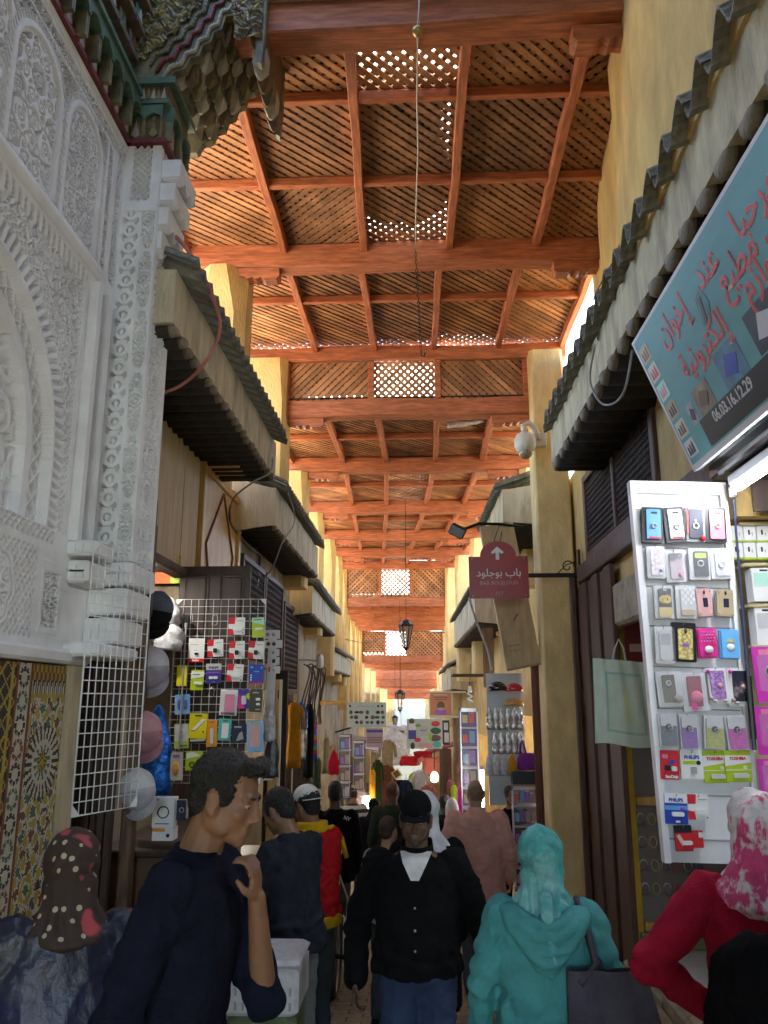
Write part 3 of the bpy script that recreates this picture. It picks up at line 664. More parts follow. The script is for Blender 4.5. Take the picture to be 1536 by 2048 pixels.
b = MB(); b.box(FX-.1, FX+.012, 4.18, 4.36, -.48, 1.86); b.build('plaster_margin', plaster, fw_t)
b = MB(); b.box(FX-.1, FX+.006, 3.785, 3.80, -.44, 1.86); b.box(FX-.1, FX+.006, 3.65, 3.665, -.44, 1.86); b.build('tile_border', zm[4], fw_t)

# painted cedar cornice with little arches, and the bracket arch
pc = [mat('painted_olive', (.20, .18, .09), .55, .3, 12, base2=(.10, .08, .05)), mat('painted_green', (.085, .15, .095), .5, .25, 14, base2=(.06, .10, .07)),
      mat('painted_mauve', (.26, .19, .22), .55, .25, 14, base2=(.14, .10, .10)), mat('painted_maroon', (.16, .03, .03), .5, .25, 12), mat('painted_ochre', (.24, .19, .05), .5, .25, 14, base2=(.10, .08, .04)), mat('painted_brown', (.13, .085, .05), .6, .3, 12),
      mat('painted_turquoise', (.05, .20, .15), .5, .2, 12, base2=(.04, .07, .05)), mat('painted_cream', (.40, .36, .28), .6, .2, 12)]
cor = thing('painted_cornice', 'painted cedar cornice with small arches and a scalloped bracket over the carved white wall', 'cornice', (-1.8, 3.8, 5.15))
def archlet(o, ux, w, hgt, dep, nrm, cmat):
    """niche: two colonnettes and a lobed arch proud of a back board, o = lower left"""
    o = Vector(o); ux = Vector(ux); n_ = Vector(nrm); Pf = lambda a, e, d: o+ux*a+Vector((0, 0, e))+n_*d
    f = MB(); c = w/2
    arc = []
    for i in range(13):
        t_ = pi*i/12; rr = (w*.40)*(1+.12*abs(sin(3*t_))); arc.append((c-rr*cos(t_), hgt*.55+rr*sin(t_)*.95))
    f.prism([(0, hgt), (0, hgt*.55)]+arc+[(w, hgt*.55), (w, hgt)], Pf, 0, dep, mi=0)
    f.prism([(0, 0), (w*.10, 0), (w*.10, hgt*.56), (0, hgt*.56)], Pf, 0, dep*.9, mi=1); f.prism([(w*.90, 0), (w, 0), (w, hgt*.56), (w*.90, hgt*.56)], Pf, 0, dep*.9, mi=1)
    f.prism([(w*.1, 0), (w*.9, 0), (w*.9, hgt*.9), (w*.1, hgt*.9)], Pf, 0, .006, mi=2)
    f.prism([(c-.03*w*8, hgt*.15), (c, hgt*.05), (c+.03*w*8, hgt*.15), (c+.1*w, hgt*.35), (c, hgt*.62), (c-.1*w, hgt*.35)], Pf, .006, .018, mi=3)
    f.prism([(c-.12*w, hgt*.62), (c, hgt*.56), (c+.12*w, hgt*.62), (c, hgt*.74)], Pf, .006, .016, mi=4)
    f.build('arch_niche', cmat, cor)
b = MB(); b.box(-2.0, FX+.035, 1.5, 4.36, 5.135, 5.165); b.box(-2.0, px1+.035, 4.335, 4.76, 5.135, 5.165); b.build('maroon_fillet', pc[3], cor)
b = MB(); b.box(-2.4, FX+.0, 1.5, 4.37, 5.16, 6.8); b.box(-2.2, px1+.01, 4.37, 4.76, 5.165, 5.6); b.build('back_board', pc[5], cor)
for i in range(12): archlet((FX+.001, 2.36+.168*i, 5.17), (0, 1, 0), .164, .27, .09, (1, 0, 0), [pc[1], pc[0], pc[2], pc[7], pc[4]])
archlet((-1.85, 4.369, 5.17), (1, 0, 0), .115, .24, .035, (0, -1, 0), [pc[1], pc[4], pc[5], pc[7], pc[4]]); archlet((-1.735, 4.369, 5.17), (1, 0, 0), .115, .24, .035, (0, -1, 0), [pc[1], pc[4], pc[5], pc[4], pc[1]])
archlet((px1+.011, 4.375, 5.17), (0, 1, 0), .19, .25, .05, (1, 0, 0), [pc[1], pc[0], pc[2], pc[7], pc[4]]); archlet((px1+.011, 4.565, 5.17), (0, 1, 0), .19, .25, .05, (1, 0, 0), [pc[1], pc[0], pc[2], pc[7], pc[4]])
b = MB(); b.box(-2.0, FX+.11, 1.5, 4.30, 5.445, 5.475); b.box(-2.0, px1+.075, 4.31, 4.79, 5.555, 5.60); b.box(-2.0, px1+.04, 4.33, 4.77, 5.42, 5.45); b.build('rope_moulding', pc[1], cor)
b = MB(); b.box(-2.0, px1+.03, 4.345, 4.765, 5.45, 5.555); b.build('capital_band', pc[5], cor)
for i in range(7):
    b = MB(); x = -1.84+.034*i; b.prism([(x, 5.46), (x+.017, 5.545), (x+.032, 5.46)], lambda a, e, d: (a, d, e), 4.335, 4.346); b.build('carved_leaf', pc[4] if i % 2 else pc[7], cor)
for r in range(5):                                   # upper rows of stepped turquoise and ochre cells
    for i in range(11):
        b = MB(); y = 2.45+.17*i; x = FX+.03+.03*r; z = 5.50+.2*r
        b.bbox(FX-.05, x, y+.01, y+.15, z, z+.045, .004, mi=0); b.bbox(FX-.05, x-.02, y+.03, y+.13, z+.045, z+.16, .004, mi=1); b.prism([(y+.05, z+.06), (y+.08, z+.15), (y+.11, z+.06)], lambda a, e, d: (d, a, e), x-.02, x-.008, mi=2)
        b.build('cornice_cell', [pc[5], pc[(6, 4, 0)[(i+r) % 3]], pc[(7, 1, 3)[(i+r) % 3]]], cor)
# bracket arch: two cusped boards with stalactite cells between
br = [(-1.86, 5.6), (-1.61, 5.6), (-1.57, 5.68), (-1.50, 5.70), (-1.47, 5.78), (-1.41, 5.80), (-1.39, 5.88), (-1.34, 5.90), (-1.32, 5.98), (-1.27, 6.0), (-1.25, 6.10), (-1.20, 6.11), (-1.17, 6.18), (-1.12, 6.11), (-1.08, 6.10), (-1.07, 6.02), (-1.045, 5.90), (-1.03, 5.74), (-1.0, 5.72), (-.985, 5.95), (-.98, 6.8), (-1.86, 6.8)]
for y, d, nm in ((4.36, .06, 'bracket_board'), (5.05, .06, 'bracket_board')):
    b = MB(); b.prism(br, lambda a, e, q: (a, q, e), y, y+d); b.build(nm, pc[0], cor)
b = MB(); b.box(-1.86, -.99, 4.42, 5.05, 6.45, 6.5); b.box(-1.03, -.99, 4.42, 5.05, 5.95, 6.5); b.build('soffit_board', pc[5], cor)
for i, (a, e) in enumerate(br[2:18]):
    for k in range(5):
        y = 4.43+.125*k; b = MB(); s_ = .05
        b.loft([[Vector((a-s_, y, e+.16)), Vector((a+s_, y, e+.16)), Vector((a+s_, y+.12, e+.16)), Vector((a-s_, y+.12, e+.16))],
                [Vector((a-s_*.9, y+.01, e+.05)), Vector((a+s_*.9, y+.01, e+.05)), Vector((a+s_*.9, y+.11, e+.05)), Vector((a-s_*.9, y+.11, e+.05))],
                [Vector((a-s_*.2, y+.05, e-.03)), Vector((a+s_*.2, y+.05, e-.03)), Vector((a+s_*.2, y+.07, e-.03)), Vector((a-s_*.2, y+.07, e-.03))]])
        b.build('stalactite', pc[(7, 5, 0)[(i+k) % 3]], cor)
def bz(x):
    pts = sorted(br[1:18]); return np.interp(x, [a for a, e in pts], [e for a, e in pts])
for off, m_, r_ in ((.035, pc[7], .014), (.10, pc[3], .016), (.16, pc[0], .012)):
    pts = [Vector((a-off*.75, 4.352, e+off*.8)) for a, e in br[1:16]]; b = MB(); b.tube(pts, r_, 6); b.build('rope_moulding', m_, cor, True)
    for k in range(44):
        t_ = k/43*(len(pts)-1); j = min(int(t_), len(pts)-2); q = lerp_(pts[j], pts[j+1], t_-j); b = MB(); b.ell(q+Vector((0, -.010, 0)), (.008, .008, .016), 6, 4); b.build('carved_leaf', m_, cor, True)
xs_ = np.linspace(-1.85, -1.0, 150); zs_ = np.linspace(5.62, 6.75, 200); X_, Z_ = np.meshgrid(xs_, zs_); hh = .016*floral(X_*.8, Z_*.8, .09)+.012*scroll(X_+.05, Z_, .22)
cen = lambda A: (A[:-1, :-1]+A[1:, 1:])/2
kp = cen(Z_) > bz(cen(X_)+.15)+.17; hf = heightfield('carved_panel', hh, (-1.85, 4.358, 5.62), (.85, 0, 0), (0, 0, 1.13), (0, -1, 0), pc[0], cor, keep=kp)
hf.data.materials.append(pc[4]); hf.data.materials.append(pc[5]); mi_ = np.where(cen(scroll(X_+.05, Z_, .22)) > .5, 1, np.where(cen(hh) < .008, 2, 0))[kp]; hf.data.polygons.foreach_set('material_index', mi_.astype(np.int32))
# ------------------------------------------------------------------ small goods on hooks
PAL = {}
def col(n, c, rough=.35, **k):
    if n not in PAL: PAL[n] = flat('print_'+n, c, rough, **k)
    return PAL[n]
for n_, c_ in dict(red=(.62, .02, .03), white=(.78, .78, .76), black=(.012, .012, .014), lime=(.42, .55, .02), yellow=(.75, .66, .01), blue=(.02, .06, .42), navy=(.01, .014, .04), purple=(.06, .04, .28), violet=(.30, .10, .55),
                   pink=(.75, .22, .36), hotpink=(.72, .03, .30), magenta=(.60, .04, .42), teal=(.10, .48, .42), orange=(.75, .30, .02), olive=(.05, .05, .015), sky=(.12, .36, .70), grey=(.35, .35, .36), silver=(.55, .55, .56), gold=(.55, .42, .12),
                   tan=(.42, .33, .20), rose=(.60, .34, .32), mint=(.45, .75, .60), green=(.10, .42, .06), ltgrey=(.60, .60, .63), cream=(.62, .58, .46), skyb=(.15, .45, .85), brown=(.12, .06, .03), dgreen=(.02, .10, .04)).items(): col(n_, c_)
clear_m = mat('clear_blister', (.75, .76, .80), .1, .02, 3, spec=.6, alpha=.10)
def rrect(a0, a1, e0, e1, r, n=4):
    r = min(r, (a1-a0)/2.01, (e1-e0)/2.01); P = []
    for cx, cy, t0 in ((a1-r, e1-r, 0), (a0+r, e1-r, pi/2), (a0+r, e0+r, pi), (a1-r, e0+r, 1.5*pi)):
        P += [(cx+r*cos(t0+pi/2*k/n), cy+r*sin(t0+pi/2*k/n)) for k in range(n+1)]
    return P
class Flat:
    """a flat-fronted thing facing the camera side (-y) or any frame"""
    def __init__(s, name, label, cat, M, w, h, group=None):
        s.M = M; s.w = w; s.h = h; s.t = thing(name, label, cat, M.translation, group)
    def fn(s): return lambda a, e, d: s.M @ Vector((a, e, d))
    def pt(s, a, e): return ((a-.5)*s.w, (e-.5)*s.h)
    def rect(s, part, a0, a1, e0, e1, m, d0, d1, r=.004, label=None):
        (x0, y0), (x1, y1) = s.pt(a0, e0), s.pt(a1, e1); b = MB(); b.prism(rrect(x0, x1, y0, y1, r), s.fn(), d0, d1); return b.build(part, m if not isinstance(m, str) else PAL[m], s.t, label=label)
    def poly(s, part, pts, m, d0, d1):
        b = MB(); b.prism([s.pt(*p) for p in pts], s.fn(), d0, d1); return b.build(part, m if not isinstance(m, str) else PAL[m], s.t)
    def ring(s, part, a, e, r, m, d, th=.004, sy=1.):
        x, y = s.pt(a, e); b = MB(); pts = [s.M @ Vector((x+r*cos(2*pi*k/14), y+sy*r*sin(2*pi*k/14), d)) for k in range(15)]; b.tube(pts, th, 5); return b.build(part, m if not isinstance(m, str) else PAL[m], s.t, True)
    def dome(s, part, a, e, rx, ry, m, d, dz):
        x, y = s.pt(a, e); b = MB(); b.ell((0, 0, 0), (rx, ry, dz), 12, 8, s.M @ Matrix.Translation((x, y, d))); return b.build(part, m if not isinstance(m, str) else PAL[m], s.t, True)
    def txt(s, st, a, e, size, m, d, **k):
        x, y = s.pt(a, e); return text(st, size, m if not isinstance(m, str) else PAL[m], s.t, s.M @ Matrix.Translation((x, y, d)), **k)
    def hook(s):
        b = MB(); p = lambda a, e, d: s.M @ Vector((a, e, d)); b.tube([p(0, s.h*.5-.012, -.03), p(0, s.h*.5-.012, .02), p(0, s.h*.5+.003, .03)], .0022, 5); b.build('hook', steel, s.t)
def face_rect(x0, y0, x1, y1, Y, tilt=0., yaw=0.):
    c = aty((x0+x1)/2, (y0+y1)/2, Y); w = (aty(x1, (y0+y1)/2, Y)-aty(x0, (y0+y1)/2, Y)).length; h = (aty((x0+x1)/2, y0, Y)-aty((x0+x1)/2, y1, Y)).length*.98
    M = Matrix.Translation(c) @ Matrix.Rotation(yaw, 4, 'Z') @ frame((0, 0, 0), (1, 0, 0), (0, 0, 1)) @ Matrix.Rotation(tilt, 4, 'Z'); return M, w, h
def pack(rect, Y, label, card, feats=(), th=.006, hook=True, name='blister_pack', cat='blister pack', tilt=None):
    M, w, h = face_rect(*rect, Y, rnd.uniform(-.06, .06) if tilt is None else tilt); f = Flat(name, label, cat, M, w, h)
    f.rect('card', 0, 1, 0, 1, card, 0, th, .006)
    d = th
    for ft in feats:
        k = ft[0]; d += .0006
        if k == 'r': f.rect(ft[6] if len(ft) > 6 else 'print', *ft[1:5], ft[5], d-.001, d+.0008)
        elif k == 'd':
            f.rect(ft[6] if len(ft) > 6 else 'device', *ft[1:5], ft[5], d-.001, d+.011, .008)
            if len(ft) > 6 and ft[6] == 'phone_cover': d += .0115
        elif k == 'o': f.ring('ring', ft[1], ft[2], ft[3], ft[4], d+.005)
        elif k == 'e': f.dome(ft[6] if len(ft) > 6 else 'device', ft[1], ft[2], ft[3], ft[4], ft[5], d, .012)
        elif k == 't': f.txt(ft[3], ft[1], ft[2], ft[4]*h, ft[5], d+.001, bold=ft[6] if len(ft) > 6 else 0.)
        elif k == 'p': f.poly('print', ft[1], ft[2], d-.001, d+.0008)
        elif k == 'g': f.rect('blister', *ft[1:5], clear_m, d, d+.016, .01)
    if hook: f.hook()
    return f

# ---- first wire grid: empty, hanging at the corner of the carved wall
def wire_grid(label, o, ux, w, hgt, nu, nv, r=.0028):
    t = thing('wire_grid', label, 'wire grid', o); o = Vector(o); ux = Vector(ux).normalized(); uz = Vector((0, 0, 1))
    b = MB(); b.tube([o, o+ux*w, o+ux*w+uz*hgt, o+uz*hgt, o], .0042, 6); b.build('frame', white_wire, t, True)
    n_ = ux.cross(uz)
    for i in range(1, nu): b = MB(); b.tube([o+ux*w*i/nu, o+ux*w*i/nu+uz*hgt], r, 5); b.build('wire', white_wire, t, True)
    for j in range(1, nv): b = MB(); b.tube([o+uz*hgt*j/nv+n_*.004, o+ux*w+uz*hgt*j/nv+n_*.004], r, 5); b.build('wire', white_wire, t, True)
    for a, e, sa, se in ((0, 0, 1, 1), (1, 0, -1, 1), (0, 1, 1, -1), (1, 1, -1, -1)):
        p = o+ux*w*a+uz*hgt*e; b = MB(); b.prism([(0, 0), (.05*sa, 0), (0, .05*se)], lambda x_, z_, d: p+ux*x_+uz*z_+n_*d, -.002, .002); b.build('corner_plate', white_wire, t)
    return t
p0 = aty(142, 1634, 3.70); p1 = aty(272, 1606, 4.08); dv = p1-p0; dv.z = 0
wire_grid('empty white wire grid hanging in front of the dark shutters below the carved wall', p0, dv, dv.length, 1.25, 10, 21)
# dark folded shutters and frame behind it
t = thing('folding_shutter', 'dark folded shutter of upright boards behind the empty wire grid', 'shutter', (-1.72, 4.8, -.5))
for i in range(6):
    b = MB(); x = -2.05+.045*i; b.bbox(x, x+.04, 4.78+.012*(i % 2), 4.83+.012*(i % 2), -.5, 2.28, .006); b.build('board', dark_wood, t)
b = MB(); b.bbox(-1.80, -1.735, 4.98, 5.10, -.5, 2.98, .012); fpost = b.build('wooden_post', mat('worn_brown_frame', (.14, .085, .05), .7, .35, 5, .4, 40, stretch=(6, 6, 1), base2=(.30, .24, .16), mask=(.55, .75)), None, org=(-1.75, 5.04, -.5))
tag(fpost, 'weathered brown wooden post at the left shop opening', 'post')
b = MB(); b.bbox(-1.74, -1.72, 5.0, 5.08, 2.2, 2.80, .008); b.build('raised_panel', dark_wood, fpost)
# upper boarding and the hatch
t = thing('board_panel', 'pale varnished boarding over the left shop opening', 'board panel', (-2.08, 6.1, 2.8))
for i in range(5):
    y0_ = 4.86+.47*i; b = MB(); b.bbox(-2.10, -2.075+rnd.uniform(-.003, .003), y0_+.003, y0_+.467, 2.79, 3.94, .005); b.build('board', board_wood, t)
t = thing('wooden_hatch', 'yellow varnished wooden hatch with a diamond of thin battens', 'hatch', (-2.06, 8.0, 2.8))
b = MB(); b.bbox(-2.10, -2.07, 7.32, 8.85, 2.62, 3.93, .005); b.build('panel', pine_yellow, t)
for (a, c, e, g_) in ((7.27, 7.37, 2.62, 3.93), (8.79, 8.89, 2.62, 3.93)):
    b = MB(); b.bbox(-2.10, -2.04, a, c, e, g_, .006); b.build('frame', pine_yellow, t)
b = MB(); b.bbox(-2.10, -2.042, 7.372, 8.788, 3.84, 3.925, .006); b.build('frame', pine_yellow, t)
for A, B_ in (((8.1, 3.80), (7.5, 3.15)), ((8.1, 3.80), (8.62, 3.2)), ((7.5, 3.15), (7.75, 2.64)), ((8.62, 3.2), (8.4, 2.64))):
    b = MB(); b.tube([(-2.062, *A), (-2.062, *B_)], .014, 4); b.build('batten', mat('batten_brown', (.22, .10, .03), .5, .2, 8), t)
b = MB(); b.bbox(-2.12, -2.0, 4.9, 6.9, 2.70, 2.78, .01); o = b.build('lintel', mat('lintel_brown', (.12, .07, .045), .7, .3, 5, .3, 40), None, org=(-2.06, 5.9, 2.7)); structure(o)['label'] = 'dark beam over the left shop opening'
# brown double leaf standing open across the alley
def leaf(label, x0, x1, y, z0, z1, m, npan=2, name='door_leaf', th=.045):
    t = thing(name, label, 'door', ((x0+x1)/2, y, z0)); b = MB(); b.bbox(x0, x1, y, y+th, z0, z1, .005); b.build('leaf', m, t)
    pw = (x1-x0)/npan
    for i in range(npan):
        n = max(2, round((z1-z0)/1.1))
        for k in range(n):
            a0, a1 = x0+pw*i+.05, x0+pw*(i+1)-.05; e0, e1 = z0+(z1-z0)*k/n+.07, z0+(z1-z0)*(k+1)/n-.07
            b = MB(); b.tube([(a0, y-.004, e0), (a1, y-.004, e0), (a1, y-.004, e1-.03), (a1-.04, y-.004, e1), (a0+.04, y-.004, e1), (a0, y-.004, e1-.03), (a0, y-.004, e0)], .010, 5, cap=False); b.build('moulding', m, t)
            b = MB(); b.bbox(a0+.02, a1-.02, y-.012, y+.01, e0+.03, e1-.03, .008); b.build('raised_panel', m, t)
    return t
choc = mat('chocolate_painted_wood', (.060, .034, .026), .5, .2, 5, .15, 50, stretch=(6, 6, 1))
leaf('chocolate brown double door leaf behind the wire grid of blister packs', -2.06, -1.45, 6.72, -.7, 2.80, choc, 2)
# ---- second wire grid with goods
GY = 6.50
q0 = aty(332, 1566, GY); q1 = aty(520, 1578, GY); top = aty(357, 1199, GY)
wire_grid('white wire grid hung with blister packs in front of the brown door', (q0.x, GY, q0.z), (1, 0, 0), .74, top.z-q0.z, 12, 24, .0024)
def C4(a, b, c, d): return (300+a/4.55, 1150+b/4.55, 300+c/4.55, 1150+d/4.55)
def redwhite(r, label, y=GY-.03, dev=True):
    pack(r, y, label, 'white', [('p', [(0, .62), (.38, .62), (.42, 1), (0, 1)], 'red'), ('p', [(0, 0), (.36, 0), (.30, .32), (0, .36)], 'red'), ('r', .5, .9, .78, .82, 'grey')] + ([('d', .38, .62, .22, .48, 'black'), ('d', .64, .74, .26, .42, 'grey')] if dev else [('d', .3, .85, .22, .42, 'white')]) + [('r', .86, .93, .06, .12, 'black')])
redwhite(C4(715, 385, 865, 545), 'red and white memory pack hanging alone in the top row', dev=False)
redwhite(C4(525, 585, 668, 745), 'red and white memory pack right of the large white red bottomed card')
redwhite(C4(722, 600, 862, 765), 'red and white memory pack below the topmost red and white one')
redwhite(C4(897, 600, 1040, 765), 'red and white memory pack at the right edge under the green pack')
redwhite(C4(700, 808, 850, 970), 'red and white memory pack between the purple and the blue packs', dev=False)
pack(C4(930, 385, 1040, 570), GY-.03, 'lime green memory stick pack at the top right of the wire grid', 'lime', [('p', [(0, .78), (1, .62), (1, 1), (0, 1)], 'mint'), ('r', .1, .8, .86, .92, 'green'), ('d', .25, .9, .36, .48, 'white')])
pack(C4(350, 575, 495, 795), GY-.03, 'large white card with a red foot and a tiny black adapter', 'white', [('r', 0, 1, 0, .15, 'red'), ('t', .5, .075, 'SanDisk', .09, 'white', .001), ('d', .42, .66, .30, .40, 'black'), ('r', .1, .6, .72, .76, 'silver'), ('r', .4, .45, .48, .51, 'black'), ('r', .52, .57, .48, .51, 'black')])
pack(C4(245, 820, 335, 1012), GY-.05, 'plain bright yellow tag near the left edge of the wire grid', 'yellow', [('r', .5, .8, .6, .8, 'cream')], name='price_tag', cat='tag')
pack(C4(373, 862, 490, 1050), GY-.03, 'lime and white memory stick pack beside the purple pack', 'lime', [('p', [(0, .55), (1, .68), (1, .92), (0, .92)], 'white'), ('r', .1, .7, .74, .80, 'green'), ('d', .3, .95, .28, .42, 'white')])
pack(C4(510, 805, 650, 988), GY-.03, 'purple and white memory stick pack lettered PHILIPS', 'purple', [('r', 0, 1, .68, 1, 'silver'), ('t', .5, .79, 'PHILIPS', .16, 'navy', .001), ('r', .05, .95, .52, .58, 'violet'), ('d', .22, .48, .22, .36, 'white'), ('d', .5, .78, .22, .36, 'white'), ('r', .4, .62, .06, .1, 'sky')])
pack(C4(900, 815, 1035, 995), GY-.03, 'royal blue pack with a red foot at the right of the wire grid', 'blue', [('r', 0, 1, 0, .07, 'red'), ('r', .1, .3, .82, .92, 'sky'), ('r', .82, .92, .78, .92, 'sky'), ('r', .35, .7, .62, .68, 'sky'), ('d', .7, .98, .24, .55, 'purple'), ('r', .12, .22, .42, .5, 'white'), ('r', .12, .22, .3, .38, 'white'), ('r', .12, .22, .18, .26, 'white')])
pack(C4(228, 1085, 365, 1270), GY-.03, 'pair of blue cable packs at the left edge of the wire grid', 'sky', [('e', .3, .5, .016, .045, PAL['blue']), ('e', .72, .5, .016, .045, PAL['blue']), ('g', .03, .97, .03, .9)])
pack(C4(638, 1040, 795, 1280), GY-.04, 'white boxed pink phone cover in the middle of the wire grid', 'white', [('d', .28, .86, .14, .82, 'pink'), ('r', .1, .9, .02, .12, 'black'), ('r', .15, .3, .03, .11, 'hotpink'), ('g', .02, .98, .02, .94)])
pack(C4(800, 1035, 905, 1215), GY-.03, 'purple and pink accessory pack beside the pink phone cover', 'purple', [('p', [(0, 0), (.6, 0), (.2, .7), (0, .8)], 'hotpink'), ('p', [(.8, .5), (1, .45), (1, .8), (.75, .7)], 'yellow'), ('d', .35, .75, .2, .65, 'ltgrey')])
pack(C4(908, 1035, 1022, 1250), GY-.03, 'dark olive pack with two white plugs at the right of the wire grid', 'olive', [('d', .5, .85, .5, .62, 'white'), ('d', .55, .85, .3, .4, 'white'), ('r', .2, .7, .82, .86, 'silver'), ('r', .5, .9, .1, .15, 'grey')])
pack(C4(222, 1350, 355, 1580), GY-.03, 'green and white earphone pack under the blue cable packs', 'lime', [('r', .05, .95, .3, .97, 'ltgrey'), ('o', .5, .66, .02, 'white'), ('g', .03, .97, .03, .97), ('r', .4, .9, .08, .14, 'dgreen')])
pack(C4(357, 1255, 518, 1490), GY-.04, 'big yellow card with a slanted white power bank', 'yellow', [('p', [(.12, .3), (.32, .28), (.92, .72), (.72, .76)], 'red'), ('p', [(.14, .33), (.34, .31), (.92, .75), (.72, .78)], 'white'), ('r', .3, .7, .87, .93, 'olive'), ('e', .82, .28, .006, .006, PAL['olive'])])
pack(C4(360, 1462, 512, 1530), GY-.035, 'black strip hanging under the big yellow card', 'black', [('r', .05, .95, .25, .6, 'cream')], hook=False, name='card_strip', cat='card')
pack(C4(515, 1315, 612, 1565), GY-.03, 'orange tan pack with a slim white cylinder', 'orange', [('d', .38, .68, .12, .68, 'ltgrey'), ('r', .3, .7, .9, .94, 'brown')])
pack(C4(622, 1305, 738, 1510), GY-.04, 'turquoise pack with a white phone cover', 'teal', [('d', .3, .82, .12, .8, 'white'), ('o', .24, .5, .008, 'grey'), ('r', .35, .7, .88, .93, 'dgreen')])
pack(C4(745, 1350, 880, 1530), GY-.03, 'dark navy pack lettered POWER in the lowest row', 'navy', [('t', .42, .82, 'POWER', .11, 'silver', .001), ('p', [(.3, .1), (.8, .2), (.7, .6), (.5, .5)], 'grey')])
pack(C4(885, 1330, 1030, 1610), GY-.03, 'clear blue pack with a pale pink phone cover', 'skyb', [('d', .16, .8, .16, .92, 'rose'), ('r', .25, .7, .93, 1, 'teal'), ('g', .02, .98, .02, .98)])
pack(C4(170, 1610, 300, 1870), GY-.04, 'bag of orange cable at the lower left of the wire grid', 'cream', [('e', .5, .42, .018, .055, PAL['orange']), ('o', .5, .5, .024, 'yellow'), ('o', .5, .4, .026, 'orange'), ('r', .3, .75, .8, .92, 'violet'), ('g', 0, 1, 0, 1)])
pack(C4(325, 1600, 480, 1780), GY-.03, 'lime green earphone pack behind the head of the man in navy', 'lime', [('p', [(.05, .6), (.9, .75), (.5, .95), (.05, .9)], 'white'), ('o', .4, .3, .02, 'black')])
for (a, b_, c_, nm) in ((375, 340, 440, 'empty double hook in the top left of the wire grid'), (600, 350, 455, 'empty double hook in the top middle of the wire grid'), (570, 1010, 1100, 'empty double hook below the purple pack')):
    p = aty(300+a/4.55, 1150+b_/4.55, GY-.02); hgt = (c_-b_)/4.55*GY/1600; m = MB()
    for s_ in (-.02, .02): m.tube([p+Vector((0, 0, 0)), p+Vector((s_, -.02, -.03)), p+Vector((s_, -.03, -hgt)), p+Vector((s_*.3, -.05, -hgt-.006))], .0025, 5)
    single(m, 'display_hook', nm, 'hook', steel, p)
m = MB(); p = aty(372, 1255, GY-.06); q = aty(357, 1500, GY-.06); m.tube([p, q], .007, 8); m.tube([p, p+Vector((0, 0, .05))], .014, 6); o = single(m, 'selfie_stick', 'thin grey stick hanging down the left of the loaded wire grid', 'selfie stick', flat('dull_grey_plastic', (.32, .32, .33), .4), p)
b = MB(); b.cbox(p+Vector((0, 0, .07)), (.05, .03, .06)); b.build('clamp', PAL['black'], o)
# white display strip with small cards, and the pine upright
Y5 = 7.2
M, w, h = face_rect(526, 1268, 556, 1560, Y5); f = Flat('display_strip', 'narrow white display strip standing right of the loaded wire grid', 'display board', M, w*.55, h); f.rect('panel', 0, 1, 0, 1, white_paint, 0, .02)
for i, (r, lab, fe) in enumerate((((528, 1260, 560, 1278), 'white card with two pink earrings, top of the narrow strip', [('e', .25, .5, .018, .018, PAL['rose']), ('e', .62, .5, .018, .018, PAL['rose'])]), ((528, 1280, 565, 1296), 'white card with two brown earrings on the narrow strip', [('e', .25, .5, .018, .018, PAL['brown']), ('e', .55, .5, .018, .018, PAL['brown'])]),
        ((539, 1298, 559, 1312), 'white card with a grey clip on the narrow strip', [('e', .4, .5, .012, .016, PAL['grey'])]), ((539, 1314, 559, 1330), 'white card with a round black stud on the narrow strip', [('e', .45, .5, .016, .02, PAL['black'])]), ((537, 1332, 560, 1347), 'white card with a red edged clip, lowest on the narrow strip', [('r', 0, .15, .2, .9, 'red'), ('e', .5, .5, .014, .016, PAL['ltgrey'])]))):
    pack(r, Y5-.03, lab, 'white', fe, .012, False, 'jewellery_card', 'card', 0.)
M, w, h = face_rect(536, 1350, 560, 1760, Y5+.06); f = Flat('pine_upright', 'tall yellow pine plank beside the white display strip', 'plank', M, w, h); f.rect('plank', 0, .8, 0, 1, pine_yellow, 0, .03); f.rect('edge_strip', .81, 1, 0, 1, 'cream', 0, .035)
for e in (.9, .42): f.rect('hinge', .66, .76, e, e+.045, 'black', .03, .036)
def bundle(label, c, rx, hgt, m, cat='plastic bag', name='plastic_bag', n=40, amp=.25, ry=None):
    """crumpled bag or cloth hanging from c down"""
    b = MB(); rings = []; ry = ry or rx*.6; sd = rnd.uniform(0, 50)
    for i in range(15):
        t_ = i/14; prof = (.12+.9*min(1, t_*2.2)**.7)*(1-.10*max(0, t_-.85)/.15); ring = []
        for k in range(18):
            a = 2*pi*k/18; nz = 1+amp*mnoise.noise(Vector((3*cos(a)+sd, 3*sin(a), t_*5)))+amp*.7*mnoise.noise(Vector((9*cos(a), 9*sin(a)+sd, t_*3)))
            ring.append(Vector((c[0]+rx*prof*nz*cos(a), c[1]+ry*prof*nz*sin(a), c[2]-hgt*t_+(.03*hgt*sin(5*a+sd) if i == 14 else 0))))
        rings.append(ring)
    b.loft(rings); return single(b, name, label, cat, m, c, smooth=True)
crinkle = mat('crinkled_clear_bag', (.60, .60, .62), .15, .25, 18, .8, 25, spec=.8)
bundle('clear crinkled bag of trinkets beside the pine plank', aty(541, 1400, 7.0), .05, .34, crinkle); bundle('dark shiny bag low beside the pine plank', aty(545, 1465, 7.0), .06, .36, mat('dark_shiny_bag', (.06, .065, .07), .15, .4, 20, .8, 25, spec=.8))

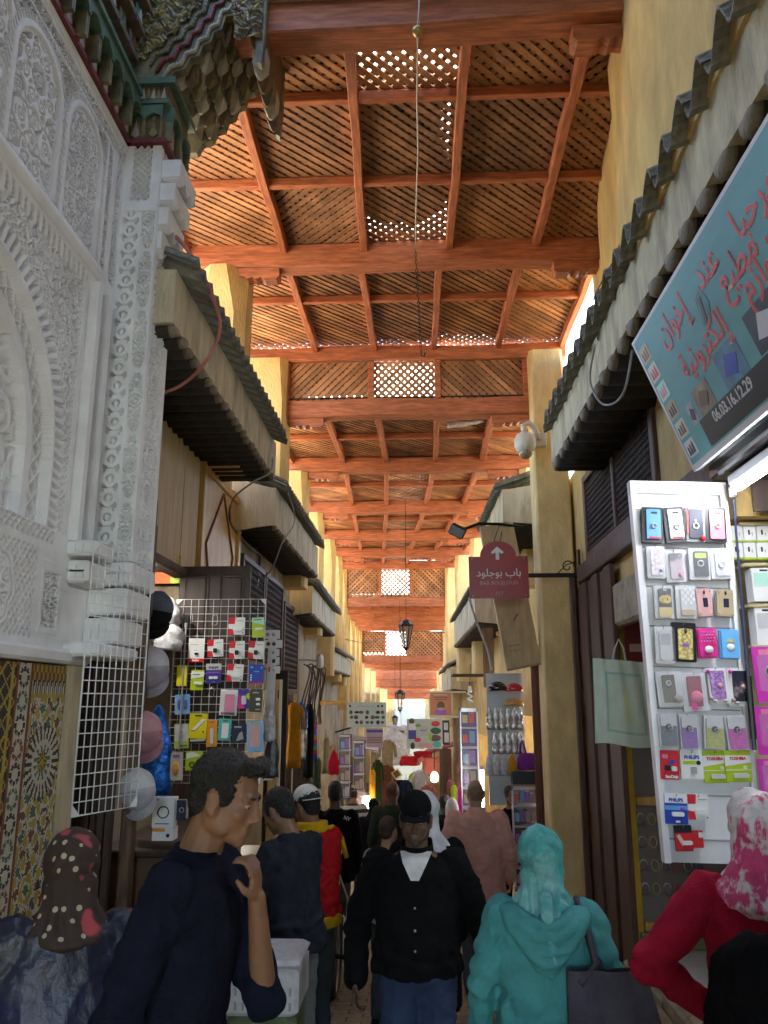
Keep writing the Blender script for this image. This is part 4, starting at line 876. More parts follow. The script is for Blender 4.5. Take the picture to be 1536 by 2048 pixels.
# ---- inside the left shop: bulb, red sign, caps, foil
lampm = mat('lit_bulb_glass', (1, 1, 1), .3, emit=(1, .97, .9), estr=120.)
def bulb(label, p, r=.035, name='light_bulb', watts=None):
    t = thing(name, label, 'lamp', p); b = MB(); b.ell(p, (r, r, r*1.1), 12, 8); b.build('glass', lampm, t, True)
    b = MB(); b.lathe((p[0], p[1], p[2]+r), [(r*.5, 0), (r*.5, .04), (r*.3, .05)], 10); b.build('socket', PAL['white'], t, True); b = MB(); b.tube([(p[0], p[1], p[2]+r+.05), (p[0]+.02, p[1]+.05, p[2]+.3)], .004, 5); b.build('cable', PAL['black'], t); return t
bulb('lit bare bulb hanging inside the left shop', aty(290, 1120, 6.0), .04)
M, w, h = face_rect(288, 1120, 345, 1160, 6.75); f = Flat('shop_sign', 'red orange sign strip inside the left shop', 'sign', M, w*1.6, h*1.4); f.rect('panel', 0, 1, 0, 1, flat('orange_red_paint', (.75, .13, .03), .5), 0, .02); f.rect('edge', .8, 1, 0, 1, 'lime', .021, .024)
for i, (px, py) in enumerate(((300, 1185), (330, 1190), (312, 1215), (335, 1235))): bundle(('crumpled clear plastic bag inside the left shop under the bulb', 'second clear plastic bag inside the left shop by the door', 'clear plastic bag inside the left shop behind the black cap', 'low clear plastic bag inside the left shop beside the door')[i], aty(px, py, 6.4), .13, .26, crinkle)
def cap(label, c, R_, m1, m2, roll=0., tip=0., name='cap'):
    """baseball cap seen from above: crown towards the camera, visor hanging down"""
    t = thing(name, label, 'cap', c); M = Matrix.Translation(c) @ Matrix.Rotation(roll, 4, 'Y') @ Matrix.Rotation(tip, 4, 'X')
    for k in range(6):
        b = MB(); b.grid(5, 6, lambda u, v: M @ Vector((R_*1.0*sin(v*pi/2)*cos(2*pi*(k+u)/6)*(1-.03*abs(2*u-1)**4), -R_*.95*cos(v*pi/2)*(1-.02*abs(2*u-1)**4), R_*1.15*sin(v*pi/2)*sin(2*pi*(k+u)/6)*(1-.03*abs(2*u-1)**4)))); b.build('crown_panel', m1 if k in (0, 1, 2) else m2, t, True)
    b = MB(); b.ell((0, 0, 0), (R_*.08,)*3, 8, 6, M @ Matrix.Translation((0, -R_*.95, 0))); b.build('button', m2, t, True)
    rings = []
    for d in (0, .006):
        rings.append([M @ Vector((R_*.95*cos(a), -.02-d+.02*cos(2*a), -R_*.55-R_*1.05*(sin(a))**.8)) for a in np.linspace(0, pi, 14)])
    b = MB(); b.loft(rings); b.build('visor', m2, t, True); return t
cloth = lambda n, c, **k: mat('cloth_'+n, c, .92, k.pop('var', .12), k.pop('scale', 14), .45, 150, spec=.12, **k)
cap('black and grey cap hanging top of the row beside the left shop door', aty(312, 1222, 5.3), .12, cloth('slate', (.10, .12, .15)), cloth('black', (.012, .012, .014)), .15)
cap('lilac grey cap hanging second in the row beside the left shop door', aty(303, 1335, 5.2), .12, cloth('pale_grey', (.50, .49, .52)), cloth('lilac', (.36, .33, .38)), -.1)
cap('dusty pink cap hanging third in the row beside the left shop door', aty(290, 1465, 5.1), .115, cloth('dusty_pink', (.52, .29, .31)), cloth('dusty_rose', (.40, .20, .23)), -.15)
cap('grey and white cap hanging lowest in the row beside the left shop door', aty(276, 1578, 5.0), .11, cloth('white', (.66, .66, .66)), cloth('pale_grey', (.50, .49, .52)), -.2)
bundle('strip of bright blue foil hanging behind the caps', aty(318, 1410, 5.5), .10, .60, mat('blue_foil', (.02, .16, .60), .2, .4, 20, .8, 20, metal=.5), 'foil strip', 'foil_strip')
M, w, h = face_rect(305, 1594, 348, 1655, 5.2); f = Flat('product_box', 'white box printed with a black neckband earphone', 'box', M, w, h); f.rect('carton', 0, 1, 0, 1, 'white', -.08, 0); f.ring('print', .5, .5, .034, 'black', .0, .004); f.rect('print', .12, .3, .9, .95, 'grey', 0, .001); f.rect('print', .15, .8, .1, .13, 'black', 0, .001)
M, w, h = face_rect(304, 1655, 346, 1682, 5.2); f = Flat('product_box', 'flat white box with an orange stripe under the earphone box', 'box', M, w, h); f.rect('carton', 0, 1, 0, 1, 'white', -.10, 0); f.rect('print', 0, .6, .7, .95, 'orange', 0, .001); f.dome('print', .75, .4, .012, .012, PAL['black'], 0, .002)
M, w, h = face_rect(350, 1600, 372, 1640, 5.25); f = Flat('product_box', 'dark grey box standing right of the earphone box', 'box', M, w, h); f.rect('carton', 0, 1, 0, 1, 'navy', -.06, 0); f.ring('print', .6, .5, .014, 'grey', 0, .003)
t = thing('shop_counter', 'dark shop counter stacked with boxes behind the man in navy', 'counter', (-1.75, 5.3, gz(5.3))); zc = aty(320, 1690, 5.2).z
b = MB(); b.bbox(-2.0, -1.35, 5.12, 6.55, zc-.06, zc-.02, .008); b.build('top', dark_wood, t); b = MB(); b.bbox(-1.98, -1.40, 5.16, 6.5, gz(6.5), zc-.06, .008); b.build('body', PAL['brown'], t)

# glass and steel counter in front of the two shop boys
t = thing('display_case', 'glass and steel display case the boys lean on', 'display case', (-1.45, 6.6, gz(6.6)))
zc = aty(560, 1745, 6.3).z
for x in (-1.83, -1.12):
    for y in (5.95, 7.25): b = MB(); b.bbox(x-.02, x+.02, y-.02, y+.02, gz(y), zc, .004); b.build('post', steel, t)
b = MB(); b.bbox(-1.85, -1.10, 5.93, 7.28, zc, zc+.025, .004); b.build('rail', steel, t)
b = MB(); b.box(-1.82, -1.13, 5.96, 7.24, gz(6.6)+.15, gz(6.6)+.4); b.build('plinth', PAL['grey'], t)
b = MB(); b.box(-1.125, -1.12, 5.98, 7.22, gz(6.6)+.4, zc); b.box(-1.82, -1.13, 5.955, 5.96, gz(6.6)+.4, zc); b.build('pane', clear_m, t)
for i in range(10):
    x, y = -1.75+.06*i, 6.1+.1*(i % 3)
    m = MB(); m.bbox(x, x+.05, y, y+.08, zc+.027, zc+.027+.02+.03*(i % 3), .003); single(m, 'small_box', ('small {} box lying on the glass case, {} along'.format(('white', 'silver', 'red', 'black', 'pale blue')[i % 5], ('first', 'second', 'third', 'fourth', 'fifth', 'sixth', 'seventh', 'eighth', 'ninth', 'last')[i])), 'box', PAL[('white', 'silver', 'red', 'black', 'skyb')[i % 5]], (x+.025, y+.04, zc+.027))
# foam box on a green cloth covered stool, bottom centre
t = thing('foam_box', 'white foam box wrapped in clear film on a green covered crate', 'foam box', tuple(aty(545, 1990, 4.2)))
c = aty(548, 1950, 4.2); foam = mat('white_foam', (.62, .63, .66), .6, .1, 25, .25, 40)
b = MB(); b.bbox(c.x-.22, c.x+.14, c.y-.16, c.y+.22, c.z-.13, c.z+.07, .02); b.build('box', foam, t)
b = MB(); b.bbox(c.x-.225, c.x+.145, c.y-.165, c.y+.225, c.z+.07, c.z+.105, .02); b.build('lid', foam, t)
for i in range(9):
    for k in range(2): b = MB(); x = c.x-.19+.036*i; b.bbox(x, x+.012, c.y-.163, c.y-.155, c.z-.10+.06*k, c.z-.065+.06*k, .002); b.build('moulded_slot', PAL['grey'], t)
m = MB(); m.bbox(c.x-.2, c.x+.13, c.y-.14, c.y+.2, gz(4.2), c.z-.13, .03); single(m, 'crate', 'crate covered in faded green cloth under the white foam box', 'crate', cloth('faded_green', (.13, .19, .09), base2=(.22, .26, .16), mask=(.4, .7)), (c.x, c.y, gz(4.2)))
# ------------------------------------------------------------------ arabic lettering: joined letter forms, laid out right to left
_AR = {'ا': ('FE8D', 'FE8E', None, None), 'إ': ('FE87', 'FE88', None, None), 'ب': ('FE8F', 'FE90', 'FE91', 'FE92'), 'ج': ('FE9D', 'FE9E', 'FE9F', 'FEA0'), 'ح': ('FEA1', 'FEA2', 'FEA3', 'FEA4'), 'خ': ('FEA5', 'FEA6', 'FEA7', 'FEA8'),
       'د': ('FEA9', 'FEAA', None, None), 'ر': ('FEAD', 'FEAE', None, None), 'ز': ('FEAF', 'FEB0', None, None), 'ط': ('FEC1', 'FEC2', 'FEC3', 'FEC4'), 'ع': ('FEC9', 'FECA', 'FECB', 'FECC'), 'ك': ('FED9', 'FEDA', 'FEDB', 'FEDC'),
       'ل': ('FEDD', 'FEDE', 'FEDF', 'FEE0'), 'م': ('FEE1', 'FEE2', 'FEE3', 'FEE4'), 'ن': ('FEE5', 'FEE6', 'FEE7', 'FEE8'), 'و': ('FEED', 'FEEE', None, None), 'ي': ('FEF1', 'FEF2', 'FEF3', 'FEF4'), 'ت': ('FE95', 'FE96', 'FE97', 'FE98'), 'ة': ('FE93', 'FE94', None, None)}
def arabic(s):
    out = []
    for i, ch in enumerate(s):
        if ch not in _AR: out.append(ch); continue
        prev = i > 0 and s[i-1] in _AR and _AR[s[i-1]][2] is not None; nxt = i+1 < len(s) and s[i+1] in _AR
        g_ = _AR[ch]; k = (3 if prev and nxt else 2 if nxt else 1 if prev else 0)
        if g_[k] is None: k = 1 if prev else 0
        out.append(chr(int(g_[k], 16)))
    return ''.join(reversed(out))

# ------------------------------------------------------------------ white board of phone covers
BY = 4.58
TL, TR, BR, BL = aty(1256, 964, BY), aty(1447, 968, BY), aty(1528, 1730, BY), aty(1326, 1724, BY)
t = thing('goods_board', 'tall white board hung with phone covers beside the right shop', 'display board', (BL.x, BY, BL.z))
def quad(pts, y0, y1): b = MB(); b.loft([[Vector((p.x, y0, p.z)) for p in pts], [Vector((p.x, y1, p.z)) for p in pts]]); return b
quad((BL, BR, TR, TL), BY, BY+.03).build('panel', white_paint, t)
def lerp(a, b, k): return a+(b-a)*k
for A, B_, s_ in ((BL, TL, 1), (BR, TR, -1)):
    quad((A, A+Vector((s_*.035, 0, 0)), B_+Vector((s_*.035, 0, 0)), B_), BY-.035, BY-.001).build('frame', white_paint, t)
quad((lerp(TL, BL, .035), lerp(TR, BR, .035), TR, TL), BY-.034, BY-.0012).build('frame', white_paint, t)
for k in range(9):
    a = .08+.108*k; A = lerp(TL, BL, a)+Vector((.04, 0, 0)); B_ = lerp(TR, BR, a)-Vector((.04, 0, 0))
    b = MB(); b.tube([(A.x, BY-.004, A.z), (B_.x, BY-.004, B_.z)], .004, 5); b.build('rail', PAL['grey'], t)
def A5(a, b, c, d): return (1230+a/5.02, 950+b/5.02, 1230+c/5.02, 950+d/5.02)
def B5(a, b, c, d): return (1230+a/4.55, 1300+b/4.55, 1230+c/4.55, 1300+d/4.55)
PYB = BY-.035
glit = lambda n, c, c2: mat('glitter_'+n, c, .35, .4, 160, base2=c2, mask=(.45, .55), spec=.7)
def cover(r, label, card, body, feats=(), y=PYB, glass=False, inset=(.22, .9, .1, .9), th=.02):
    a0, a1, e0, e1 = inset; fe = [('d', a0, a1, e0, e1, body, 'phone_cover')]+list(feats)
    if glass: fe.append(('g', .01, .99, .01, .97))
    pack(r, y, label, card, fe, th, True, 'phone_cover_pack', 'phone cover')
cam_ = lambda m='black': ('r', .42, .72, .80, .86, m, 'camera_hole')
R1 = [('black boxed blue phone cover, top left of the white board', 'black', PAL['sky'], [cam_('navy'), ('o', .55, .45, .013, 'grey'), ('r', .28, .86, .1, .15, 'red')]),
      ('black boxed white phone cover in the top row', 'black', PAL['white'], [cam_('navy'), ('o', .55, .42, .014, 'grey'), ('r', .28, .86, .1, .15, 'red')]),
      ('black phone cover with a pale ring and red corner in the top row', 'grey', PAL['navy'], [('p', [(.06, .2), (.16, .2), (.16, .95), (.06, .95)], 'red'), ('o', .5, .44, .015, 'white'), ('e', .84, .09, .016, .016, PAL['red']), ('r', .45, .55, .56, .63, 'ltgrey')]),
      ('black boxed crimson phone cover, top right of the white board', 'black', PAL['pink'], [cam_('brown'), ('o', .55, .46, .013, 'cream'), ('r', .44, .58, .56, .65, 'white')])]
for (r, (lab, card, body, fe)) in zip(((258, 330, 465, 690), (482, 330, 685, 690), (687, 330, 885, 682), (888, 335, 1098, 690)), R1): cover(A5(*r), lab, card, body if lab[0:11] != 'black phone' else PAL['navy'], fe, inset=(.2, .88, .09, .93), th=.028)
for r, lab, card, body, fe in (((310, 720, 490, 1045), 'speckled pale pink phone cover, second row left', 'ltgrey', glit('blush', (.55, .42, .44), (.75, .72, .72)), [('e', .74, .24, .010, .010, PAL['skyb'])]),
        ((495, 760, 690, 1085), 'grey camouflage phone cover in the second row', 'silver', mat('camouflage', (.10, .09, .10), .5, .2, 12, base2=(.40, .32, .36), mask=(.48, .53)), [('e', .68, .22, .012, .012, PAL['pink'])]),
        ((735, 740, 940, 1060), 'black phone cover with a lime top panel', 'ltgrey', PAL['black'], [('r', .26, .8, .68, .84, 'lime'), ('o', .5, .5, .016, 'silver')]),
        ((945, 740, 1150, 1050), 'mint green and clear phone cover, second row right', 'ltgrey', PAL['ltgrey'], [('r', .26, .8, .66, .82, 'mint'), ('o', .5, .45, .016, 'ltgrey')])): cover(A5(*r), lab, card, body, fe, glass=True)
cover(A5(385, 1110, 572, 1450), 'black and gold phone cover with two linked gold letters', 'silver', PAL['black'], [('r', .2, .88, .06, .34, 'gold'), ('t', .43, .56, 'C', .26, 'gold', .006), ('t', .66, .56, '\u0186', .26, 'gold', .006), ('r', .45, .65, .82, .88, 'grey')], glass=True)
cover(A5(600, 1110, 802, 1450), 'pale grey checkered phone cover in the third row', 'ltgrey', PAL['silver'], [('r', .25+.13*i, .38+.13*i, .42+.1*j, .52+.1*j, 'white') for i in range(5) for j in range(5) if (i+j) % 2]+[('r', .22, .9, .1, .26, 'tan')], glass=True)
for r, lab, m_ in (((800, 1140, 957, 1432), 'rose pink armoured phone cover with a dark window', 'rose'), ((995, 1150, 1172, 1432), 'tan armoured phone cover with a dark window', 'tan')):
    cover(A5(*r), lab, 'grey', PAL[m_], [('r', .42, .72, .34, .66, 'navy', 'window'), ('e', .55, .86, .006, .012, PAL['brown'])]+[('e', a, e, .003, .003, PAL['silver']) for a in (.16, .9) for e in (.12, .88)], inset=(.04, .98, .02, .98))
cover(A5(395, 1520, 580, 1900), 'clear grey phone cover, fourth row left', 'ltgrey', PAL['silver'], [('r', .3, .8, .5, .8, 'grey')], glass=True)
cover(A5(560, 1480, 802, 1880), 'gold glitter phone cover in a black sleeve', 'black', glit('gold', (.38, .30, .08), (.75, .62, .25)), [('e', .55, .78, .008, .016, PAL['brown']), ('r', .4, .68, .38, .46, 'violet')], inset=(.24, .84, .06, .84))
cover(A5(815, 1540, 1005, 1840), 'hot pink phone cover with white dots and a red bow', 'hotpink', PAL['hotpink'], [('e', .2+.14*i+.07*(j % 2), .56+.1*j, .003, .003, PAL['white']) for i in range(5) for j in range(4)]+[('p', [(.62, .5), (.75, .44), (.62, .36)], 'red'), ('p', [(.9, .5), (.75, .44), (.9, .36)], 'red'), ('e', .5, .28, .024, .02, PAL['white'])], inset=(.06, .98, .03, .97))
cover(A5(1040, 1550, 1228, 1850), 'sky blue phone cover with a yellow and white blot', 'skyb', PAL['skyb'], [('e', .52, .38, .022, .02, PAL['white']), ('p', [(.3, .55), (.55, .72), (.78, .55)], 'gold')], inset=(.06, .98, .03, .97))
for r, lab, card, body, fe in (((375, 190, 600, 520), 'mirror gold phone cover with a grey pompom in a clear bag', 'ltgrey', mat('mirror_gold', (.6, .56, .42), .15, .1, 8, metal=.9), [('o', .45, .66, .012, 'silver'), ('e', .78, .22, .026, .024, cloth('pompom_grey', (.42, .38, .34)))]),
        ((600, 200, 845, 560), 'red phone cover with a pink pompom in a clear bag', 'ltgrey', mat('dark_red_glass', (.30, .05, .08), .2, .1, 8), [('e', .5, .36, .034, .034, cloth('pompom_pink', (.75, .22, .34))), ('p', [(.3, .05), (.5, .02), (.45, .3), (.3, .3)], 'hotpink')])): cover(B5(*r), lab, card, body, fe, glass=True, inset=(.2, .72, .12, .9))
for r, lab, m_ in (((820, 160, 1012, 490), 'lilac phone cover in a white flowered frame', glit('lilac', (.30, .14, .42), (.50, .30, .60))), ((1015, 160, 1232, 512), 'dark floral phone cover in a white flowered frame', mat('dark_floral', (.03, .03, .05), .3, .2, 20, base2=(.30, .22, .26), mask=(.55, .62)))):
    cover(B5(*r), lab, 'white', m_, [('e', .12, .9, .010, .012, PAL['magenta']), ('e', .14, .16, .012, .012, PAL['rose']), ('e', .62, .5, .014, .014, PAL['rose']), ('e', .3, .08, .014, .008, PAL['silver']), ('e', .8, .07, .014, .008, PAL['silver'])], inset=(.2, .86, .12, .92))
def gradient(n, c):
    m = mat('fade_'+n, c, .35, .3, 120); return m
for r, lab, n_, c_ in (((390, 570, 557, 880), 'smoky grey fading phone cover with a ring', 'grey', (.12, .13, .16)), ((580, 580, 737, 905), 'violet fading phone cover with a ring', 'violet', (.26, .08, .42)), ((800, 590, 977, 905), 'yellow green fading phone cover with a ring', 'olive', (.45, .45, .08)), ((1000, 590, 1182, 912), 'magenta fading phone cover with a ring', 'magenta', (.60, .04, .40))):
    cover(B5(*r), lab, 'ltgrey', gradient(n_, c_), [('r', .10, .95, .62, .96, 'silver'), ('o', .5, .6, .012, 'black'), ('o', .58, .56, .010, 'grey')], glass=True, inset=(.1, .95, .03, .96))
pack(B5(410, 910, 580, 1180), PYB, 'red memory card pack with two black cards lettered SanDisk', 'red', [('d', .22, .52, .3, .5, 'black'), ('d', .56, .86, .3, .46, 'ltgrey'), ('p', [(.45, .5), (.8, .58), (.75, .7), (.5, .66)], 'blue'), ('t', .58, .1, 'SanDisk', .14, 'white', .001), ('r', .1, .4, .72, .86, 'pink')])
pack(B5(595, 905, 802, 1175), PYB, 'white memory card pack with a green stripe lettered PHILIPS', 'white', [('t', .5, .74, 'PHILIPS', .17, 'blue', .001), ('r', .1, .75, .5, .62, 'lime'), ('e', .78, .56, .012, .012, PAL['black']), ('d', .42, .66, .18, .42, 'grey')])
for r, lab, nn in (((800, 910, 1022, 1212), 'lime memory stick pack lettered TOSHIBA directly below the yellow green cover', '16'), ((1000, 910, 1237, 1202), 'lime memory stick pack lettered TOSHIBA directly below the magenta cover', '32')):
    pack(B5(*r), PYB-(.012 if nn == '32' else 0), lab, 'lime', [('p', [(0, .5), (1, .62), (1, .84), (0, .84)], 'white'), ('t', .5, .74, 'TOSHIBA', .13, 'red', .001), ('r', 0, 1, .37, .39, 'white'), ('t', .75, .46, nn, .13, 'white', .001), ('d', .25, .85, .14, .27, 'silver')])
pack(B5(450, 1300, 657, 1585), PYB, 'blue and white memory stick pack lettered PHILIPS', 'blue', [('r', 0, 1, .68, 1, 'white'), ('t', .5, .78, 'PHILIPS', .15, 'blue', .001), ('r', 0, 1, .46, .60, 'sky'), ('d', .28, .82, .26, .40, 'white'), ('e', .76, .52, .012, .012, PAL['violet']), ('r', .45, .65, .05, .12, 'white')])
redwhite(B5(660, 1310, 850, 1545), 'red and white memory pack behind the pink headscarf', PYB, False)
pack(B5(540, 1590, 702, 1832), PYB, 'red and black pack with a white adapter low on the white board', 'black', [('r', .02, .98, .02, .7, 'red'), ('p', [(.1, .6), (.3, .66), (.55, .3), (.4, .2)], 'cream'), ('d', .4, .95, .25, .4, 'white')])
pack(B5(700, 1640, 800, 1800), PYB, 'small red pack beside the red shoulder', 'red', [('r', .6, 1, .6, .9, 'white')])
# shelf of white boxes
t = thing('shelf_unit', 'wooden shelf unit stacked with white boxes behind the white board', 'shelf', (2.3, 5.0, -.4))
SY = 4.86
for py in (975, 1044, 1126, 1208, 1290): 
    p = aty(1470, py, SY); b = MB(); b.bbox(1.95, 3.0, SY-.01, SY+.3, p.z-.022, p.z, .004); b.build('shelf', mat('shelf_board', (.50, .42, .22), .5, .15, 4), t)
b = MB(); b.box(1.95, 3.0, SY+.3, SY+.32, -.4, 3.0); b.build('back_panel', mat('shelf_back', (.45, .38, .22), .6, .1, 4), t)
boxlab = [(1038, 16, 3), (1082, 20, 3)]
names = ['first', 'second', 'third', 'fourth']
for row, (pyb, hpx, wpx, n_) in enumerate(((1037, 28, 26, 4), (1010, 26, 30, 3), (1119, 34, 24, 4), (1085, 34, 24, 4))):
    for i in range(n_):
        x0 = 1462+i*(wpx+2); M, w, h = face_rect(x0, pyb-hpx, x0+wpx, pyb, SY+.02); f = Flat('product_box', 'white accessory box with a green foot, {} from the left in shelf row {}'.format(names[i], ('two', 'one', 'four', 'three')[row]), 'box', M, w, h)
        f.rect('carton', 0, 1, 0, 1, 'white', -.12, 0); f.rect('print', .35, .5, .45, .75, 'black', 0, .001); f.rect('print', .65, .72, .4, .6, 'grey', 0, .001); f.rect('print', 0, 1, 0, .12, 'lime', 0, .0012)
for i, (r, lab) in enumerate((((1505, 1135, 1560, 1203), 'tall white blister box with a green window on the fifth shelf'), ((1512, 1214, 1562, 1292), 'tall white blister box with a grey window on the sixth shelf'))):
    M, w, h = face_rect(*r, SY); f = Flat('product_box', lab, 'box', M, w, h); f.rect('carton', 0, 1, 0, 1, 'white', -.1, 0); f.rect('window', .08, .92, .45, .85, ('mint', 'silver')[i], 0, .002); f.rect('print', .3, .6, .9, .95, 'black', 0, .001)
for i, (r, lab) in enumerate((((1508, 1292, 1575, 1405), 'pink blister pack of earphones at the right edge, uppermost'), ((1512, 1412, 1580, 1510), 'pink blister pack of earphones at the right edge, middle one'), ((1518, 1516, 1582, 1600), 'pink blister pack of earphones at the right edge, lowest'))):
    pack(r, BY-.1, lab, 'magenta', [('e', .5, .55, .03, .034, PAL['black']), ('o', .5, .55, .03, 'grey'), ('r', .2, .8, .85, .95, 'pink'), ('g', .1, .9, .2, .85)])
p, q = aty(1467, 1000, BY-.08), aty(1509, 1500, BY-.10); b = MB(); b.tube([p, lerp(p, q, .4), lerp(p, q, .4), q], [.007, .007, .010, .012], 8); o = single(b, 'selfie_stick', 'long dark blue selfie stick hanging beside the white board', 'selfie stick', flat('dark_blue_metal', (.03, .035, .08), .35), p)
b = MB(); b.cbox(p+Vector((0, 0, .05)), (.045, .02, .07)); b.build('phone_clamp', PAL['black'], o); b = MB(); b.cbox(p+Vector((0, -.012, .055)), (.028, .004, .05)); b.build('clamp_pad', PAL['white'], o); b = MB(); b.tube([lerp(p, q, .72), lerp(p, q, .96)], .017, 8); b.build('grip', PAL['black'], o)
# tube lamp of the near shop
lt = thing('tube_lamp', 'lit white tube lamp above the shelf of boxes in the right shop', 'lamp', (1.79, 3.8, 2.84)); b = MB(); b.tube([(1.79, 4.42, 2.84), (1.79, 3.2, 2.84)], .02, 8); b.build('tube', mat('lit_tube', (1, 1, 1), .4, emit=(.88, .92, 1.0), estr=13.), lt); b = MB(); b.bbox(1.75, 1.83, 3.16, 4.46, 2.865, 2.92, .006); b.build('fitting', white_paint, lt)

b = MB(); b.bbox(1.70, 2.2, 2.0, 4.60, 2.93, 3.10, .012); b.bbox(1.66, 1.74, 2.0, 4.60, 2.99, 3.06, .01); sf_ = single(b, 'shop_fascia', 'glossy black boxed shutter head under the banner of the right shop', 'shutter box', mat('black_gloss', (.012, .012, .014), .15, .1, 6, spec=.6), (1.9, 3.3, 2.93))
b = MB(); b.box(1.95, 3.2, 4.62, 4.64, 2.75, 3.4); single(b, 'back_board', 'dark board above the shelf of white boxes', 'board', dark_wood, (2.5, 4.63, 2.75))
# ------------------------------------------------------------------ banner over the near right shop
bl, tl = aty(1388, 944, 4.6), aty(1263, 688, 4.6); ux = Vector((0, -1, 0)); uv = (tl-bl).normalized(); BH = (tl-bl).length; BW = 2.7
bn = ux.cross(uv).normalized(); M = Matrix(((ux.x, uv.x, bn.x, bl.x), (ux.y, uv.y, bn.y, bl.y), (ux.z, uv.z, bn.z, bl.z), (0, 0, 0, 1)))
def bpos(px, py):
    r = ray(px, py); C0 = np.array([0, 0, CZ]); n_ = np.array(bn); k = ((np.array(bl)-C0) @ n_)/(r @ n_); d = C0+r*k-np.array(bl); return float(d @ np.array(ux)), float(d @ np.array(uv))
t = thing('shop_banner', 'tilted turquoise shop banner with red Arabic lettering over the right shop', 'banner', bl)
def bq(part, pts, m, d0, d1): b = MB(); b.prism(pts, lambda a, e, d: M @ Vector((a, e, d)), d0, d1); return b.build(part, m, t)
sea = mat('sea_print', (.08, .30, .33), .45, .25, 1.2, stretch=(1, .5, 2.5), base2=(.16, .46, .44), mask=(.35, .7))
bq('panel', [(0, 0), (BW, 0), (BW, BH), (0, BH)], flat('banner_white_edge', (.60, .60, .60), .4), -.04, 0)
bq('print', [(.03, .035), (BW, .035), (BW, BH-.02), (.03, BH-.02)], sea, .0, .002)
reds = flat('banner_red', (.62, .04, .05), .4); pal_ = flat('banner_halo', (.62, .45, .40), .4)
def btxt(s, px, py, size, **k):
    a, e = bpos(px, py); MM = M @ Matrix.Translation((a, e, .0035)) @ Matrix.Rotation(k.pop('rot', 0), 4, 'Z')
    text(s, size, pal_, t, MM, 'lettering_edge', bold=size*.035, **k); text(s, size, reds, t, MM @ Matrix.Translation((0, 0, .0015)), 'lettering', bold=size*.008, **k)
print('banner pos', [(round(bpos(*p_)[0], 2), round(bpos(*p_)[1], 2), round(BH, 2)) for p_ in ((1345, 640), (1400, 530), (1500, 420), (1470, 510), (1400, 715), (1490, 600), (1500, 800))])
for w_, a_, e_ in (('إخوان', .60, .715), ('عند', 1.13, .725), ('مرحبا', 1.66, .71), ('مطيع', 1.36, .60), ('إلكترونية', .76, .475), ('لوازم', 1.48, .485)):
    MM = M @ Matrix.Translation((a_, e_, .0035)); z_ = .185
    text(arabic(w_), z_, pal_, t, MM, 'lettering_edge', bold=.004); text(arabic(w_), z_, reds, t, MM @ Matrix.Translation((0, 0, .0015)), 'lettering', bold=.001)
a0, e0 = bpos(1440, 868); bq('number_strip', [(.36, .045), (1.7, .045), (1.7, .20), (.36, .20)], PAL['black'], .0025, .004)
text('06.03.16.12.29', .085, PAL['silver'], t, M @ Matrix.Translation((.78, .155, .005)), bold=.002); text(arabic('حي'), .08, PAL['silver'], t, M @ Matrix.Translation((1.25, .09, .005)))
for i, (c_, pc_) in enumerate((('tan', 'brown'), ('cream', 'red'), ('mint', 'pink'), ('tan', 'black'), ('cream', 'brown'), ('ltgrey', 'black'))):
    e = BH-.13-.125*i; bq('picture', [(.05, e-.05), (.19, e-.05), (.19, e+.05), (.05, e+.05)], PAL[c_], .0025, .004); 
    for k in range(3): bq('picture_detail', [(.07+.035*k, e-.035), (.095+.035*k, e-.035), (.09+.035*k, e+.01+.012*k), (.075+.035*k, e+.02)], PAL[pc_], .0045, .006)
for (x0, y0_, w_, h_, m1, m2) in ((.42, .205, .22, .15, 'tan', 'brown'), (.80, .205, .27, .19, 'skyb', 'blue'), (1.20, .21, .30, .20, 'navy', 'ltgrey'), (1.62, .21, .3, .2, 'sky', 'cream'), (.28, .20, .10, .12, 'ltgrey', 'navy')):
    bq('picture', [(x0, y0_), (x0+w_, y0_), (x0+w_, y0_+h_), (x0, y0_+h_)], mat('photo_'+m1, tuple(.6*c for c in {'tan': (.42, .33, .20), 'skyb': (.15, .35, .55), 'navy': (.05, .07, .10), 'sky': (.12, .36, .60), 'ltgrey': (.6, .6, .63)}[m1]), .4, .4, 9), .0025, .004)
    bq('picture_detail', [(x0+w_*.15, y0_+h_*.3), (x0+w_*.6, y0_+h_*.15), (x0+w_*.85, y0_+h_*.6), (x0+w_*.4, y0_+h_*.8)], PAL[m2], .0045, .006)
a, e = .93, .60; bq('picture', [(a-.06, e-.06), (a+.02, e-.09), (a+.09, e), (a+.07, e+.10), (a-.02, e+.07)], mat('photo_smoke', (.05, .16, .17), .4, .4, 9), .0025, .004); bq('picture_detail', [(a-.03, e-.06), (a+.0, e-.06), (a+.04, e+.06), (a+.01, e+.06)], PAL['black'], .0045, .006)
